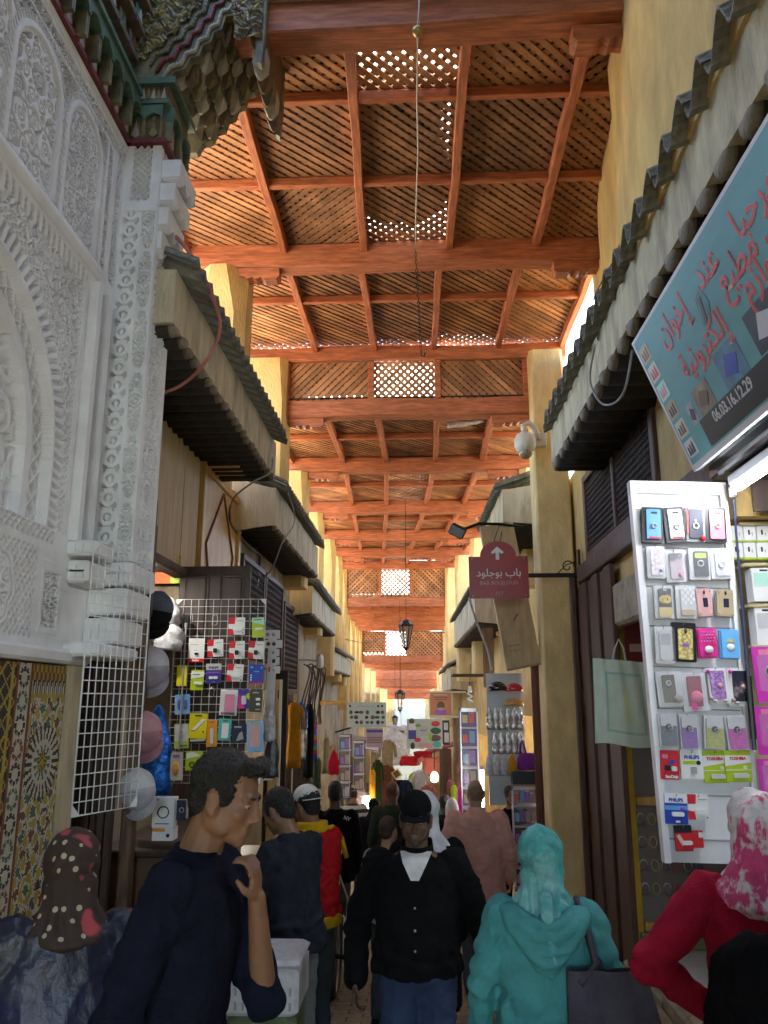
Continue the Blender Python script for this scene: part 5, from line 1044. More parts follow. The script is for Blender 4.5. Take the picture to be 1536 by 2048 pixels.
# ------------------------------------------------------------------ carved dark window, rails, folding doors, cabinet shop
t = thing('mashrabiya_window', 'dark turned wood lattice window under the big right canopy', 'lattice window', (1.88, 7.4, 3.2))
b = MB(); b.box(1.92, 1.94, 6.2, 8.88, 3.22, 4.15); b.build('back_board', cover_m, t)
for (y0_, y1_, z0_, z1_) in ((6.15, 8.93, 3.2, 3.28), (6.15, 8.93, 4.08, 4.16), (6.15, 6.25, 3.28, 4.08), (8.83, 8.93, 3.28, 4.08), (7.5, 7.58, 3.28, 4.08)):
    b = MB(); b.bbox(1.86, 1.93, y0_, y1_, z0_, z1_, .008); b.build('frame', brown_wood, t)
def spindles(t, fixed, ya, yb, z0_, z1_, step, axis='x', m=dark_wood):
    b = MB(); n = int((yb-ya)/step); k_ = int((z1_-z0_)/step)
    for i in range(n):
        for j in range(k_):
            y = ya+step*(i+.5); z = z0_+step*(j+.5)
            c = (fixed, y, z) if axis == 'x' else (y, fixed, z); b.ell(c, (step*.34,)*3, 6, 4)
    for i in range(n): y = ya+step*(i+.5); b.tube([(fixed, y, z0_), (fixed, y, z1_)] if axis == 'x' else [(y, fixed, z0_), (y, fixed, z1_)], step*.13, 4)
    for j in range(k_): z = z0_+step*(j+.5); b.tube([(fixed, ya, z), (fixed, yb, z)] if axis == 'x' else [(ya, fixed, z), (yb, fixed, z)], step*.13, 4)
    o = b.build('spindle_lattice', m, t); o['kind'] = 'stuff'; return o
spindles(t, 1.895, 6.25, 7.5, 3.28, 4.08, .062); spindles(t, 1.895, 7.58, 8.83, 3.28, 4.08, .062)
b = MB(); b.bbox(1.80, 1.92, 4.8, 9.2, 2.98, 3.17, .012); tag(b.build('shop_lintel', brown_wood, None, org=(1.86, 7, 2.98)), 'reddish brown timber rail under the dark lattice window', 'timber rail')
b = MB(); b.bbox(1.82, 1.95, 5.2, 8.0, 2.35, 2.75, .03); tag(b.build('rolled_awning', mat('dusty_canvas', (.36, .30, .20), .9, .25, 6, .5, 30), None, org=(1.88, 6.6, 2.35)), 'dusty rolled canvas above the cabinet shop', 'awning')
t = thing('folding_door_leaf', 'brown folding plank door standing open right of the tall pillar', 'door', (1.86, 8.5, -.95))
for i in range(6):
    y = 7.62+.29*i; b = MB(); off = .03*(i % 2); b.bbox(1.80+off, 1.85+off, y, y+.275, gz(y)-.05, 2.95, .008); b.build('board', brown_wood, t)
    if i % 2: 
        for (z0_, z1_) in ((-.5, .3), (.5, 1.4), (1.6, 2.7)): b = MB(); b.bbox(1.79+off, 1.81+off, y+.05, y+.225, z0_, z1_, .008); b.build('raised_panel', brown_wood, t)
b = MB(); b.bbox(1.74, 1.80, 9.30, 9.38, gz(9.3), 3.1, .01); tag(b.build('door_post', brown_wood, None, org=(1.77, 9.34, gz(9.3))), 'narrow brown door post touching the tall ochre pillar', 'door post')
# threshold
t = thing('threshold', 'worn double stone threshold of the right shop', 'threshold', (1.78, 6.3, gz(6.3)))
for i in range(5):
    y = 4.9+.62*i; b = MB(); b.bbox(1.62, 1.76, y, y+.61, gz(y+.6)-.1, gz(y+.3)+.14, .02); b.build('stone', mat('worn_step_stone', (.30, .25, .16), .8, .25, 6, .5, 30), t); b = MB(); b.bbox(1.78, 1.92, y, y+.61, gz(y+.6)-.1, gz(y+.3)+.22, .02); b.build('stone', mat('worn_step_stone', (.3, .25, .16)), t)
# yellow framed glass cabinet inside
t = thing('glass_cabinet', 'yellow framed glass cabinet full of bangles in the right shop', 'cabinet', (2.2, 8.05, -.5)); yel = mat('yellow_gloss_paint', (.55, .32, .015), .35, .15, 3)
for x0, x1, z0_, z1_ in ((1.90, 1.99, -.5, 2.75), (2.0, 2.9, -.35, -.28), (2.0, 2.9, .72, .80), (2.0, 2.9, 2.3, 2.38), (2.85, 2.95, -.5, 2.7)): b = MB(); b.bbox(x0, x1, 7.98, 8.06, z0_, z1_, .006); b.build('frame', yel if x0 < 2 else pine_yellow, t)
b = MB(); b.bbox(1.95, 2.9, 7.96, 8.08, -.5, -.36, .006); b.build('plinth', mat('olive_plinth', (.25, .24, .12), .6, .1, 4), t)
b = MB(); b.box(2.0, 2.85, 8.03, 8.035, -.28, .72); b.box(2.0, 2.85, 8.03, 8.035, .8, 2.3); b.build('pane', clear_m, t)
b = MB(); b.box(2.0, 2.85, 8.10, 8.11, -.3, 2.35); b.build('back_panel', PAL['brown'], t)
for i in range(24):
    x = 2.03+.1*(i % 6); z = .66-.2*(i//6); b = MB(); pts = [(x+.035*cos(a), 8.0, z-.06+.05*sin(a)) for a in np.linspace(0, 2*pi, 11)]; b.tube(pts, .006, 4); c_ = ('silver', 'gold', 'silver', 'red', 'silver', 'blue')[(i*7) % 6]
    single(b, 'bangle', ('{} bangle hanging in the yellow framed cabinet').format(c_), 'bangle', steel if c_ == 'silver' else PAL[c_], (x, 8.0, z), c_+' bangles in the cabinet')
M, w, h = face_rect(1257, 1225, 1282, 1330, 7.9); f = Flat('wall_poster', 'dark red poster behind the cloth bag', 'poster', M, w*1.6, h); f.rect('sheet', 0, 1, 0, 1, flat('maroon_paper', (.20, .015, .015), .5), 0, .003); f.rect('print', .2, .9, .25, .4, 'rose', .003, .004)
# cloth bag
bm_ = MB(); c = aty(1244, 1405, 5.6); W_, H_ = .345, .56; 
def bagp(u, v, s_):
    a = (u-.5)*W_*(1+.12*(1-v)); e = (v-.5)*H_; fold = .012*sin(u*21+2*v)*(.3+v)+.008*sin(u*9); return Vector((c.x+a, c.y+s_*(.012+.03*sin(pi*u)*sin(pi*v))+fold, c.z+e-.03*(u-.5)+.008*sin(u*7)*(1-v)))
for s_ in (-1, 1): bm_.grid(28, 20, lambda u, v: bagp(u, v, s_))
bagc = mat('pale_mint_cotton', (.52, .60, .50), .9, .08, 8, .25, 200)
bag = single(bm_, 'cloth_bag', 'pale mint cotton bag with a faint printed border hanging before the folding door', 'bag', bagc, c, smooth=True)
b = MB(); b.tube([bagp(.36, 1, -1), c+Vector((-.03, -.02, H_/2+.08)), c+Vector((.0, -.02, H_/2+.14)), c+Vector((.03, -.02, H_/2+.08)), bagp(.62, 1, -1)], .007, 5); b.build('handle', bagc, bag, True)
for (u0, u1, v0, v1, m_) in ((.2, .9, .82, .85, 'g'), (.2, .9, .14, .17, 'g'), (.2, .24, .17, .82, 'g'), (.86, .9, .17, .82, 'g'), (.5, .62, .3, .65, 'y')):
    b = MB(); b.grid(10, 10, lambda u, v: bagp(u0+(u1-u0)*u, v0+(v1-v0)*v, -1)+Vector((0, -.003, 0))); b.build('print', flat('faded_print_'+m_, (.33, .47, .42) if m_ == 'g' else (.56, .60, .36), .9), bag, True)
# ------------------------------------------------------------------ hanging red direction sign
SYY = 9.3
M, w, h = face_rect(938, 1112, 1057, 1197, SYY, .008); f = Flat('direction_sign', 'dark red direction sign with a white arrow hanging from an iron arm', 'sign', M, w, h)
redp = mat('sign_red', (.33, .025, .03), .35, .12, 4)
out = [(0, 0), (1, 0), (1, 1)]+[(.5+.32*cos(a), 1.0+.34*sin(a)) for a in np.linspace(.0, pi, 14)]+[(0, 1)]
out[2:2] = []
f.poly('panel', [(0, 0), (1, 0), (1, 1), (.80, 1.0)]+[(.5+.30*cos(a), 1.04+.33*sin(a)) for a in np.linspace(.05, pi-.05, 14)]+[(.2, 1.0), (0, 1)], redp, -.012, .012)
wh = flat('sign_white', (.72, .70, .66), .4)
f.poly('arrow', [(.46, .92), (.52, .92), (.52, 1.10), (.57, 1.06), (.60, 1.10), (.49, 1.24), (.38, 1.10), (.41, 1.06), (.46, 1.10)], wh, .012, .0145)
f.txt(arabic('باب بوجلود'), .5, .60, .125, wh, .0135, xs=.95, bold=.001); f.txt('BAB BOUJLOUD', .5, .36, .062, flat('sign_faded', (.50, .24, .22), .4), .0135, bold=.001); f.txt('F27', .5, .10, .065, flat('sign_faded', (.5, .24, .22)), .0135)
for (x, z_) in ((.06, .06), (.94, .06), (.06, .95), (.94, .95)): f.dome('screw', x, z_, .006, .006, steel, .012, .003)
b = MB(); p = aty(1057, 1151, SYY); b.bbox(p.x, 1.86, SYY-.012, SYY+.012, p.z-.025, p.z+.025, .004); o = tag(b.build('sign_bracket', black_iron, None, org=p), 'black iron arm fixed to the door post and holding the red sign', 'bracket')
b = MB(); q = Vector((1.72, SYY, p.z)); b.tube([q+Vector((.08*cos(a)*(1-a/9), 0, .10+.08*sin(a)*(1-a/9))) for a in np.linspace(0, 6.5, 18)], .008, 5); b.tube([q+Vector((-.12, 0, .02)), q+Vector((-.02, 0, .12)), q+Vector((.1, 0, .16))], .007, 5); b.build('scroll', black_iron, o, True)
b = MB(); b.bbox(1.845, 1.87, SYY-.03, SYY+.03, p.z-.12, p.z+.3, .004); b.build('wall_plate', black_iron, o)
# long crate hanging askew behind the sign
c1, c2 = aty(992, 1050, 9.9), aty(1048, 1335, 9.9); mid_ = (c1+c2)/2; d = (c2-c1); ang = atan2(d.x, -d.z)
Mx = Matrix.Translation(mid_) @ Matrix.Rotation(-ang, 4, 'Y'); b = MB(); b.bbox(-.21, .21, -.05, .08, -d.length/2, d.length/2, .006, M=Mx)
o = tag(b.build('sign_box', mat('raw_plywood', (.50, .37, .20), .75, .15, 3, .25, 40, stretch=(5, 5, 1), base2=(.38, .27, .14), mask=(.5, .75)), None, org=mid_), 'long raw plywood box hanging askew behind the red sign', 'plywood box')
for z_ in (-.3, .1): b = MB(); b.tube([Mx @ Vector((x_, -.052, z_+.05*sin(3*x_*9))) for x_ in (-.02, .02, .05)], .008, 5); b.build('crack', PAL['brown'], o)
for i in range(6): b = MB(); b.cbox((0, 0, 0), (.03, .003, .012), Mx @ Matrix.Translation((-.12+.05*(i % 3), -.052, -.62-.06*(i//3)))); b.build('stencil_mark', flat('faded_stencil', (.25, .16, .09), .8), o)
b = MB(); b.tube([Mx @ Vector((-.21, -.05, -d.length/2)), Mx @ Vector((.30, -.05, -d.length/2+.02))], .014, 5); b.build('batten', plaster_dirty, o)
# floodlight on its arm
p = aty(915, 1062, 9.7); q = aty(1000, 1048, 9.8); t = thing('flood_light', 'dark floodlight on a twisted arm above the red sign', 'floodlight', p)
Mx = Matrix.Translation(p) @ Matrix.Rotation(.5, 4, 'Y') @ Matrix.Rotation(.4, 4, 'X'); b = MB(); b.bbox(-.10, .10, -.05, .05, -.07, .07, .015, M=Mx); b.build('housing', black_iron, t); b = MB(); b.box(-.085, .085, -.056, -.05, -.055, .055, M=Mx); b.build('lens', mat('dull_lens', (.22, .22, .2), .2, .1, 5), t)
b = MB(); b.tube([p, p+Vector((.15, .02, .05)), (p+q)/2+Vector((0, 0, .05)), q, q+Vector((.3, .1, -.02))], .018, 6); b.build('arm', black_iron, t, True)
b = MB(); b.tube([q, q+Vector((-.08, 0, -.2)), q+Vector((-.02, 0, -.3)), q+Vector((.02, 0, -.1))], .006, 5); b.build('cable', PAL['black'], t, True)
# dome camera on the pillar
p = aty(1050, 885, 9.45); t = thing('security_camera', 'white dome security camera on the tall ochre pillar', 'security camera', p); cw = flat('camera_white', (.62, .60, .55), .4)
b = MB(); b.lathe((p.x, p.y, p.z-.12), [(.05, -.02), (.11, .02), (.13, .08), (.13, .16), (.10, .22), (.05, .25)], 18); b.build('housing', cw, t, True)
b = MB(); b.ell((p.x, p.y, p.z-.13), (.085, .085, .085), 14, 8); b.build('dome', mat('smoked_dome', (.30, .24, .16), .15, .1, 5, spec=.7), t, True)
b = MB(); b.tube([p+Vector((0, 0, .12)), p+Vector((-.01, .0, .22)), p+Vector((.06, .03, .27)), p+Vector((.14, .06, .20)), p+Vector((.19, .1, .06))], .038, 8); b.build('gooseneck', cw, t, True)
b = MB(); b.bbox(p.x+.13, p.x+.28, p.y+.08, p.y+.17, p.z-.02, p.z+.16, .01); b.build('junction_box', cw, t)
# ------------------------------------------------------------------ people
def skin(n, c): return mat('skin_'+n, c, .5, .10, 18, .12, 160, base2=tuple(x*.8 for x in c), mask=(.45, .8), spec=.35)
sk_tan = skin('tan', (.30, .15, .085)); sk_light = skin('light', (.42, .24, .15)); sk_dark = skin('dark', (.10, .052, .03)); sk_mid = skin('mid', (.22, .11, .06))
hair_m = mat('black_hair', (.008, .007, .006), .45, .4, 90, .7, 140, spec=.5); hair_grey = mat('cropped_grey_hair', (.20, .15, .11), .7, .3, 90, .4, 200); stub = mat('dark_stubble', (.05, .035, .028), .7, .4, 120)
eye_w = flat('eye_white', (.30, .27, .25), .3); iris = flat('dark_iris', (.02, .012, .008), .2)
def remeshed(mb, voxel, smooth=3):
    me = mb.mesh('tmp', hair_m); o = bpy.data.objects.new('tmp', me); COL.objects.link(o)
    m = o.modifiers.new('r', 'REMESH'); m.mode = 'VOXEL'; m.voxel_size = voxel; m.use_smooth_shade = True
    if smooth: s_ = o.modifiers.new('s', 'SMOOTH'); s_.factor = .5; s_.iterations = smooth
    dg = bpy.context.evaluated_depsgraph_get(); out = bpy.data.meshes.new_from_object(o.evaluated_get(dg)); bpy.data.objects.remove(o); bpy.data.meshes.remove(me); return out
def wrinkle(me, amp, sc=(9, 9, 5), seed=0., fine=.35):
    n = len(me.vertices)
    if not amp or not n: return
    co = np.empty(n*3); no = np.empty(n*3); me.vertices.foreach_get('co', co); me.vertices.foreach_get('normal', no); co = co.reshape(-1, 3); no = no.reshape(-1, 3)
    d = np.empty(n); nz = mnoise.noise; s0, s1, s2 = sc
    for i, (x, y, z) in enumerate(co):
        w = nz((x*5+seed, y*5, z*5)); a = 1-abs(nz((x*s0+w*1.6+seed, y*s1, z*s2+w*1.5)))*2.6; b = nz((x*s0*2.7, y*s1*2.7+seed, z*s2*3.1)); d[i] = a*abs(a)*.9+b*fine+.9*nz((x*4+seed, y*4, z*2.5))
    co += no*(d*amp)[:, None]; me.vertices.foreach_set('co', co.ravel()); me.update()
def P3(*a): return Vector(a)
class Person:
    def __init__(s, label, x, y, H, head=0., voxel=.007, z=None, lean=0., side=0., skin_=None, build_=1., cat='person'):
        s.k = H/1.75; s.vx = voxel; zz = gz(y) if z is None else z
        s.t = thing('person', label, cat, (x, y, zz)); s.W = Matrix.Translation((x, y, zz)) @ Matrix.Rotation(head, 4, 'Z') @ Matrix.Scale(s.k, 4)
        s.lean = Matrix.Translation((0, 0, .98)) @ Matrix.Rotation(-lean, 4, 'X') @ Matrix.Rotation(side, 4, 'Y') @ Matrix.Translation((0, 0, -.98)); s.skin = skin_ or sk_mid; s.b = build_; s.head_done = False
        s.J = {}
        for n_, sg in (('R', 1), ('L', -1)):
            s.J['sh'+n_] = P3(.178*sg*build_, -.015, 1.405); s.J['el'+n_] = P3(.235*sg*build_, -.04, 1.12); s.J['wr'+n_] = P3(.235*sg*build_, .05, .88)
            s.J['hip'+n_] = P3(.088*sg, 0, .93); s.J['kn'+n_] = P3(.095*sg, .02, .50); s.J['an'+n_] = P3(.10*sg, -.02, .085)
        s.hp = s.hy = s.hr = 0.; s.bk = 1.35
    def U(s, p): return s.W @ (s.lean @ Vector(p))           # upper body point
    def Lw(s, p): return s.W @ Vector(p)
    def cap(s, mb, p, r, q, r2, up=True, n=10, ends=True):
        F = s.U if up else s.Lw; p, q = Vector(p), Vector(q); d = (q-p); L_ = d.length; pts = []; rs = []
        if L_ < 1e-5: return
        d /= L_
        for t_, k in ((-.95, .3), (-.7, .71), (-.35, .94), (0, 1)): pts.append(p+d*r*t_); rs.append(r*k)
        pts.append((p+q)/2); rs.append((r+r2)/2)
        for t_, k in ((0, 1), (.35, .94), (.7, .71), (.95, .3)): pts.append(q+d*r2*t_); rs.append(r2*k)
        mb.tube([F(a) for a in pts], [a*s.k for a in rs], n)
    def loft(s, mb, secs, up=True, n=20, sq=2.3):
        F = s.U if up else s.Lw; rings = []
        for z, cx, cy, hw, hd in secs:
            rings.append([F((cx+hw*abs(cos(a))**(2/sq)*(1 if cos(a) > 0 else -1), cy+hd*abs(sin(a))**(2/sq)*(1 if sin(a) > 0 else -1), z)) for a in [2*pi*i/n for i in range(n)]])
        mb.loft(rings)
    def ell(s, mb, c, r, M=None, n=14, m=10):
        mb.ell((0, 0, 0), r, n, m, s.W @ s.lean @ Matrix.Translation(c) @ (M or Matrix.Identity(4)))
    # head frame
    def HM(s): return Matrix.Translation((0, -.012, 1.52)) @ Matrix.Rotation(s.hy, 4, 'Z') @ Matrix.Rotation(-s.hp, 4, 'X') @ Matrix.Rotation(s.hr, 4, 'Y') @ Matrix.Translation((0, .037, .108))
    def hell(s, mb, c, r, M=None, n=14, m=10): mb.ell((0, 0, 0), r, n, m, s.W @ s.lean @ s.HM() @ Matrix.Translation(c) @ (M or Matrix.Identity(4)))
    def hcap(s, mb, p, r, q, r2, n=8):
        H_ = s.HM(); s.cap(mb, H_ @ Vector(p), r, H_ @ Vector(q), r2, True, n)
    def body(s, nose=1., jaw=1., hands='RL', curl=.5, nrm=None):
        mb = MB(); b = s.b
        s.loft(mb, [(.84, 0, 0, .10, .07), (.92, 0, -.01, .155, .10), (1.02, 0, 0, .145*b, .095*b), (1.14, 0, .0, .135*b, .09*b), (1.27, 0, .0, .155*b, .10), (1.37, 0, -.005, .165, .095), (1.43, 0, -.015, .14, .075), (1.47, 0, -.02, .08, .06)])
        s.cap(mb, (0, -.025, 1.43), .062, s.HM() @ Vector((0, -.022, -.045)), .055)
        h = s.hell
        h(mb, (0, -.012, .035), (.074, .094, .088)); h(mb, (0, .028, -.02), (.060, .062, .088)); h(mb, (0, .045, -.078), (.040*jaw, .040, .030)); h(mb, (0, .068, -.095), (.020, .018, .018))
        for sg in (-1, 1):
            h(mb, (.034*sg, .058, -.022), (.024, .024, .022)); h(mb, (.048*sg, .02, -.06), (.018*jaw, .035, .03)); h(mb, (.052*sg, -.004, -.042), (.018, .03, .040)); h(mb, (.030*sg, .0735, .0145), (.0165, .012, .0075)); h(mb, (.030*sg, .0735, -.006), (.0155, .010, .006))
            h(mb, (.0755*sg, -.004, -.006), (.008, .021, .033), Matrix.Rotation(.25*sg, 4, 'Z') @ Matrix.Rotation(-.2, 4, 'X')); h(mb, (.080*sg, -.012, .012), (.008, .015, .016)); h(mb, (.078*sg, .0, -.030), (.007, .010, .011))
            h(mb, (.012*sg, .094, -.034), (.009, .011, .008))
        s.hcap(mb, (-.042, .074, .024), .011, (.042, .074, .024), .011); s.hcap(mb, (0, .086, .012), .008, (0, .106*nose, -.026), .0125)
        s.hcap(mb, (-.018, .084, -.056), .007, (.018, .084, -.056), .007); s.hcap(mb, (-.015, .084, -.066), .008, (.015, .084, -.066), .008)
        for n_ in 'RL':
            J = s.J; s.cap(mb, J['sh'+n_], .052, J['el'+n_], .040); s.cap(mb, J['el'+n_], .040, J['wr'+n_], .026); s.cap(mb, J['hip'+n_], .078, J['kn'+n_], .052, False); s.cap(mb, J['kn'+n_], .05, J['an'+n_], .036, False)
            s.cap(mb, J['an'+n_]+P3(0, -.01, -.03), .036, J['an'+n_]+P3(.01*(1 if n_ == 'R' else -1), .15, -.055), .028, False)
            s.hand(mb, n_, curl if not isinstance(curl, dict) else curl.get(n_, .5), (nrm or {}).get(n_))
        me = remeshed(mb, s.vx*s.bk); return s.fin(me, 'body', s.skin)
    def fin(s, me, name, m, parent=None):
        par = parent or s.t; me.transform(Matrix.Translation(-parent_origin(par))); me.materials.clear(); me.materials.append(m); me.polygons.foreach_set('use_smooth', [True]*len(me.polygons))
        o = bpy.data.objects.new(name, me); COL.objects.link(o); o.parent = par; return o
    def hand(s, mb, n_, curl, nrm):
        J = s.J; sg = 1 if n_ == 'R' else -1; w = J['wr'+n_]; d = (w-J['el'+n_]).normalized(); pn = Vector(nrm or (-sg, .0, 0)); pn = (pn-d*pn.dot(d)).normalized(); lat = d.cross(pn).normalized()
        if lat.y < 0 and not nrm: lat = -lat
        M = Matrix(((lat.x, pn.x, d.x, 0), (lat.y, pn.y, d.y, 0), (lat.z, pn.z, d.z, 0), (0, 0, 0, 1)))
        c = w+d*.048; s.ell(mb, c, (.040, .015, .048), M)
        for i, (o, ln) in enumerate(((.028, .070), (.010, .078), (-.009, .073), (-.027, .058))):
            p = w+d*.085+lat*o; a = curl*(.9+.12*i); dr = d
            for q, (k, r, r2) in enumerate(((.45, .0088, .0082), (.32, .0082, .0075), (.23, .0075, .0065))):
                ang = a*(.6+.5*q); dr = (dr*cos(ang*.7)+pn*sin(ang*.7)).normalized() if q == 0 else (dr*cos(ang*.6)+pn.cross(lat).cross(lat)*0+((pn*cos(a)-d*sin(a))*sin(ang*.6))).normalized()
                e = p+dr*ln*k; s.cap(mb, p, r, e, r2, True, 7); p = e
        p = w+d*.022+lat*.030; q = p+(lat*.55+d*.65+pn*.35).normalized()*.040; r_ = q+(lat*.05+d*.85+pn*.5).normalized()*.032
        s.cap(mb, p, .013, q, .0105, True, 8); s.cap(mb, q, .0105, r_, .0085, True, 8)
    def eyes(s):
        for sg in (-1, 1):
            mb = MB(); s.hell(mb, (.030*sg, .0755, .006), (.0105, .0095, .0085), n=10, m=8); e = mb.build('eye', eye_w, s.t, True)
            mb = MB(); s.hell(mb, (.030*sg, .0825, .003), (.0052, .003, .0052), n=8, m=6); mb.build('iris', iris, e, True)
            mb = MB(); s.hcap(mb, (.016*sg, .088, .026), .0042, (.046*sg, .076, .026), .003, 6); mb.build('eyebrow', hair_m, s.t, True)
    def hair(s, m=None, kind='short', amp=.004, grow=1.):
        mb = MB(); g_ = grow
        s.hell(mb, (0, -.024, .046), (.081*g_, .096*g_, .089*g_)); s.hell(mb, (0, -.058, -.012), (.062, .050, .062))
        for sg in (-1, 1): s.hell(mb, (.064*sg, .012, .025), (.014, .034, .04))
        if kind == 'curly':
            for i in range(22): a = rnd.uniform(-1.0, 1.0); s.hell(mb, (.055*sin(a), .035+.040*cos(a)*rnd.uniform(.7, 1.2), .105+rnd.uniform(-.015, .010)), (rnd.uniform(.014, .022),)*3, n=8, m=6)
        me = remeshed(mb, max(.005, s.vx*.9), 2); wrinkle(me, amp*s.k, (60, 60, 60), 3., .8); return s.fin(me, 'hair', m or hair_m)
    def beard(s, m=None):
        mb = MB(); s.hell(mb, (0, .044, -.080), (.043, .0435, .031)); s.hell(mb, (0, .070, -.096), (.022, .020, .021))
        for sg in (-1, 1): s.hell(mb, (.0495*sg, .020, -.060), (.0185, .034, .030)); s.hell(mb, (.0535*sg, .002, -.042), (.0175, .028, .036))
        me = remeshed(mb, max(.005, s.vx), 2); wrinkle(me, .0015, (80, 80, 80), 1., .8); return s.fin(me, 'beard', m or stub)
    def shirt(s, m, name='shirt', hem=.86, fat=1., loose=.014, sleeve=1., amp=.007, collar=False, sleeve_r=1., flare=1., neck=.072, sc=(9, 9, 5), hd=1., seed=None):
        mb = MB(); b = s.b*fat; l = loose
        secs = [(hem, 0, -.005, (.165*b+l)*flare, (.112*b+l)*hd*flare), (hem+.02, 0, -.005, (.170*b+l)*flare, (.116*b+l)*hd*flare), (1.0, 0, 0, .158*b+l, (.108*b+l)*hd), (1.14, 0, .0, .150*b+l, (.105*b+l)*hd), (1.27, 0, 0, .165*b+l, (.108+l)*hd), (1.37, 0, -.005, .172+l, .100+l), (1.425, 0, -.018, .150+l, .080+l), (1.46, 0, -.022, neck+.022, .066+l*.5), (1.485, 0, -.024, neck, .062)]
        secs = [q for q in secs if q[0] >= hem]; s.loft(mb, secs); J = s.J
        for n_ in 'RL':
            e, w, sh = J['el'+n_], J['wr'+n_], J['sh'+n_]; s.cap(mb, sh, (.058+l*.6)*sleeve_r, e, (.046+l*.6)*sleeve_r)
            if sleeve > .5: s.cap(mb, e, (.046+l*.6)*sleeve_r, e+(w-e)*sleeve*.97, (.034+l*.5)*sleeve_r)
            else: pass
        me = remeshed(mb, s.vx*1.3, 5); sd = rnd.uniform(0, 30); s.folds(me, 'shirt', amp*.75, sd); wrinkle(me, amp*.75*s.k, sc, sd); o = s.fin(me, name, m)
        if collar:
            mb = MB(); rings = []
            for z, k in ((1.455, 1.10), (1.50, 1.02), (1.505, .96), (1.46, 1.0)): rings.append([s.U((cos(a)*.080*k, -.022+sin(a)*.078*k, z+(.02 if sin(a) < 0 else -.015*sin(a)))) for a in [2*pi*i/20 for i in range(20)]])
            mb.loft(rings, cap=False); mb.build('collar', m, o, True)
        return o
    def trousers(s, m, loose=.012, amp=.008, top=1.0, low=.05, name='trousers'):
        mb = MB(); J = s.J; b = s.b
        s.loft(mb, [(.84, 0, 0, .10, .08), (.90, 0, -.015, .165*b+loose, .115*b+loose), (.96, 0, -.01, .160*b+loose, .108*b+loose), (top, 0, 0, .150*b+loose, .100*b+loose)], False)
        for n_ in 'RL': a = J['an'+n_]+P3(0, 0, low-.03); s.cap(mb, J['hip'+n_], .085+loose, J['kn'+n_], .060+loose, False); s.cap(mb, J['kn'+n_], .060+loose, a, .050+loose, False)
        me = remeshed(mb, s.vx*1.8, 4); wrinkle(me, amp*s.k, (7, 7, 9), rnd.uniform(0, 30)); return s.fin(me, name, m)
    def shoes(s, m):
        for n_ in 'RL':
            a = s.J['an'+n_]; sg = 1 if n_ == 'R' else -1; mb = MB(); s.cap(mb, a+P3(0, -.025, -.035), .044, a+P3(.012*sg, .15, -.05), .036, False); s.cap(mb, a+P3(0, -.01, -.0), .046, a+P3(0, .03, -.03), .042, False)
            me = remeshed(mb, max(s.vx, .008), 3); s.fin(me, 'shoe', m)
    def scarf(s, m, amp=.006, tail=True, bulk=1., cape=.16, name='headscarf', back=0., tip=0., sc=(10, 10, 6)):
        mb = MB(); s.hell(mb, (0, -.020, .038), (.090*bulk, .108*bulk, .102*bulk)); s.hell(mb, (0, -.03, -.05), (.085*bulk, .085*bulk, .085)); s.cap(mb, s.HM() @ Vector((0, -.03, -.06)), .085*bulk, (0, -.03, 1.46), .095)
        if back: s.hell(mb, (0, -.085, .0), (.062, .06, .07))
        s.loft(mb, [(1.37-cape, 0, -.03, .05+cape*.35, .11), (1.39-cape*.6, 0, -.03, .12+cape*.3, .14), (1.42, 0, -.02, .16, .125), (1.48, 0, -.02, .115, .10), (1.52, 0, -.02, .09, .088)])
        if tip: s.cap(mb, (0, -.15, 1.40), .05, (.015, -.155, 1.40-tip), .012)
        me = remeshed(mb, s.vx, 4); sd = rnd.uniform(0, 30); s.folds(me, 'scarf', amp*1.1, sd); wrinkle(me, amp*.6*s.k, sc, sd); return s.fin(me, name, m)
    def folds(s, me, kind, amp, sd):
        n = len(me.vertices); co = np.empty(n*3); no = np.empty(n*3); me.vertices.foreach_get('co', co); me.vertices.foreach_get('normal', no); co = co.reshape(-1, 3); no = no.reshape(-1, 3)
        W = np.array((s.W @ s.lean).inverted()); L = co @ W[:3, :3].T+W[:3, 3]
        nz = np.array([mnoise.noise(Vector((a*6+sd, b*6, c*6))) for a, b, c in L]); th = np.arctan2(L[:, 0], -L[:, 1]-.03)
        if kind == 'scarf':
            neck = np.exp(-((L[:, 2]-1.46)/.07)**2); up = np.clip((L[:, 2]-1.53)/.06, 0, 1)
            d = neck*np.sin(th*9+nz*5+L[:, 2]*22)*.75+up*.55*np.sin((L[:, 2]*.75+np.abs(L[:, 0])*.7+L[:, 1]*.5)*75+nz*5)*np.clip(np.abs(nz)*3, .2, 1)
        else:
            d = np.zeros(n); hem = np.clip((1.16-L[:, 2])/.25, 0, 1); tor = np.abs(L[:, 0]) < .2*s.b; d += np.where(tor, hem*np.sin(th*8+nz*4)*.55, 0)
            d += np.where(tor, .5*np.exp(-((L[:, 2]-1.02)/.10)**2)*np.sin(L[:, 2]*80+nz*6+np.abs(th)*1.5), 0)
            for n_ in 'RL':
                e = np.array(s.J['el'+n_]); ax = np.array((s.J['wr'+n_]-s.J['sh'+n_]).normalized()); r = L-e; t_ = r @ ax; q = np.linalg.norm(r, axis=1); d += np.exp(-(q/.13)**2)*np.sin(t_*72+nz*4)*.8
                e = np.array(s.J['sh'+n_])+np.array((0, 0, -.07)); r = L-e; q = np.linalg.norm(r, axis=1); d += np.exp(-(q/.10)**2)*np.sin((r[:, 2]*.8+np.abs(r[:, 0])*.8)*75+nz*4)*.7
        co += no*(d*amp*s.k)[:, None]; me.vertices.foreach_set('co', co.ravel()); me.update()
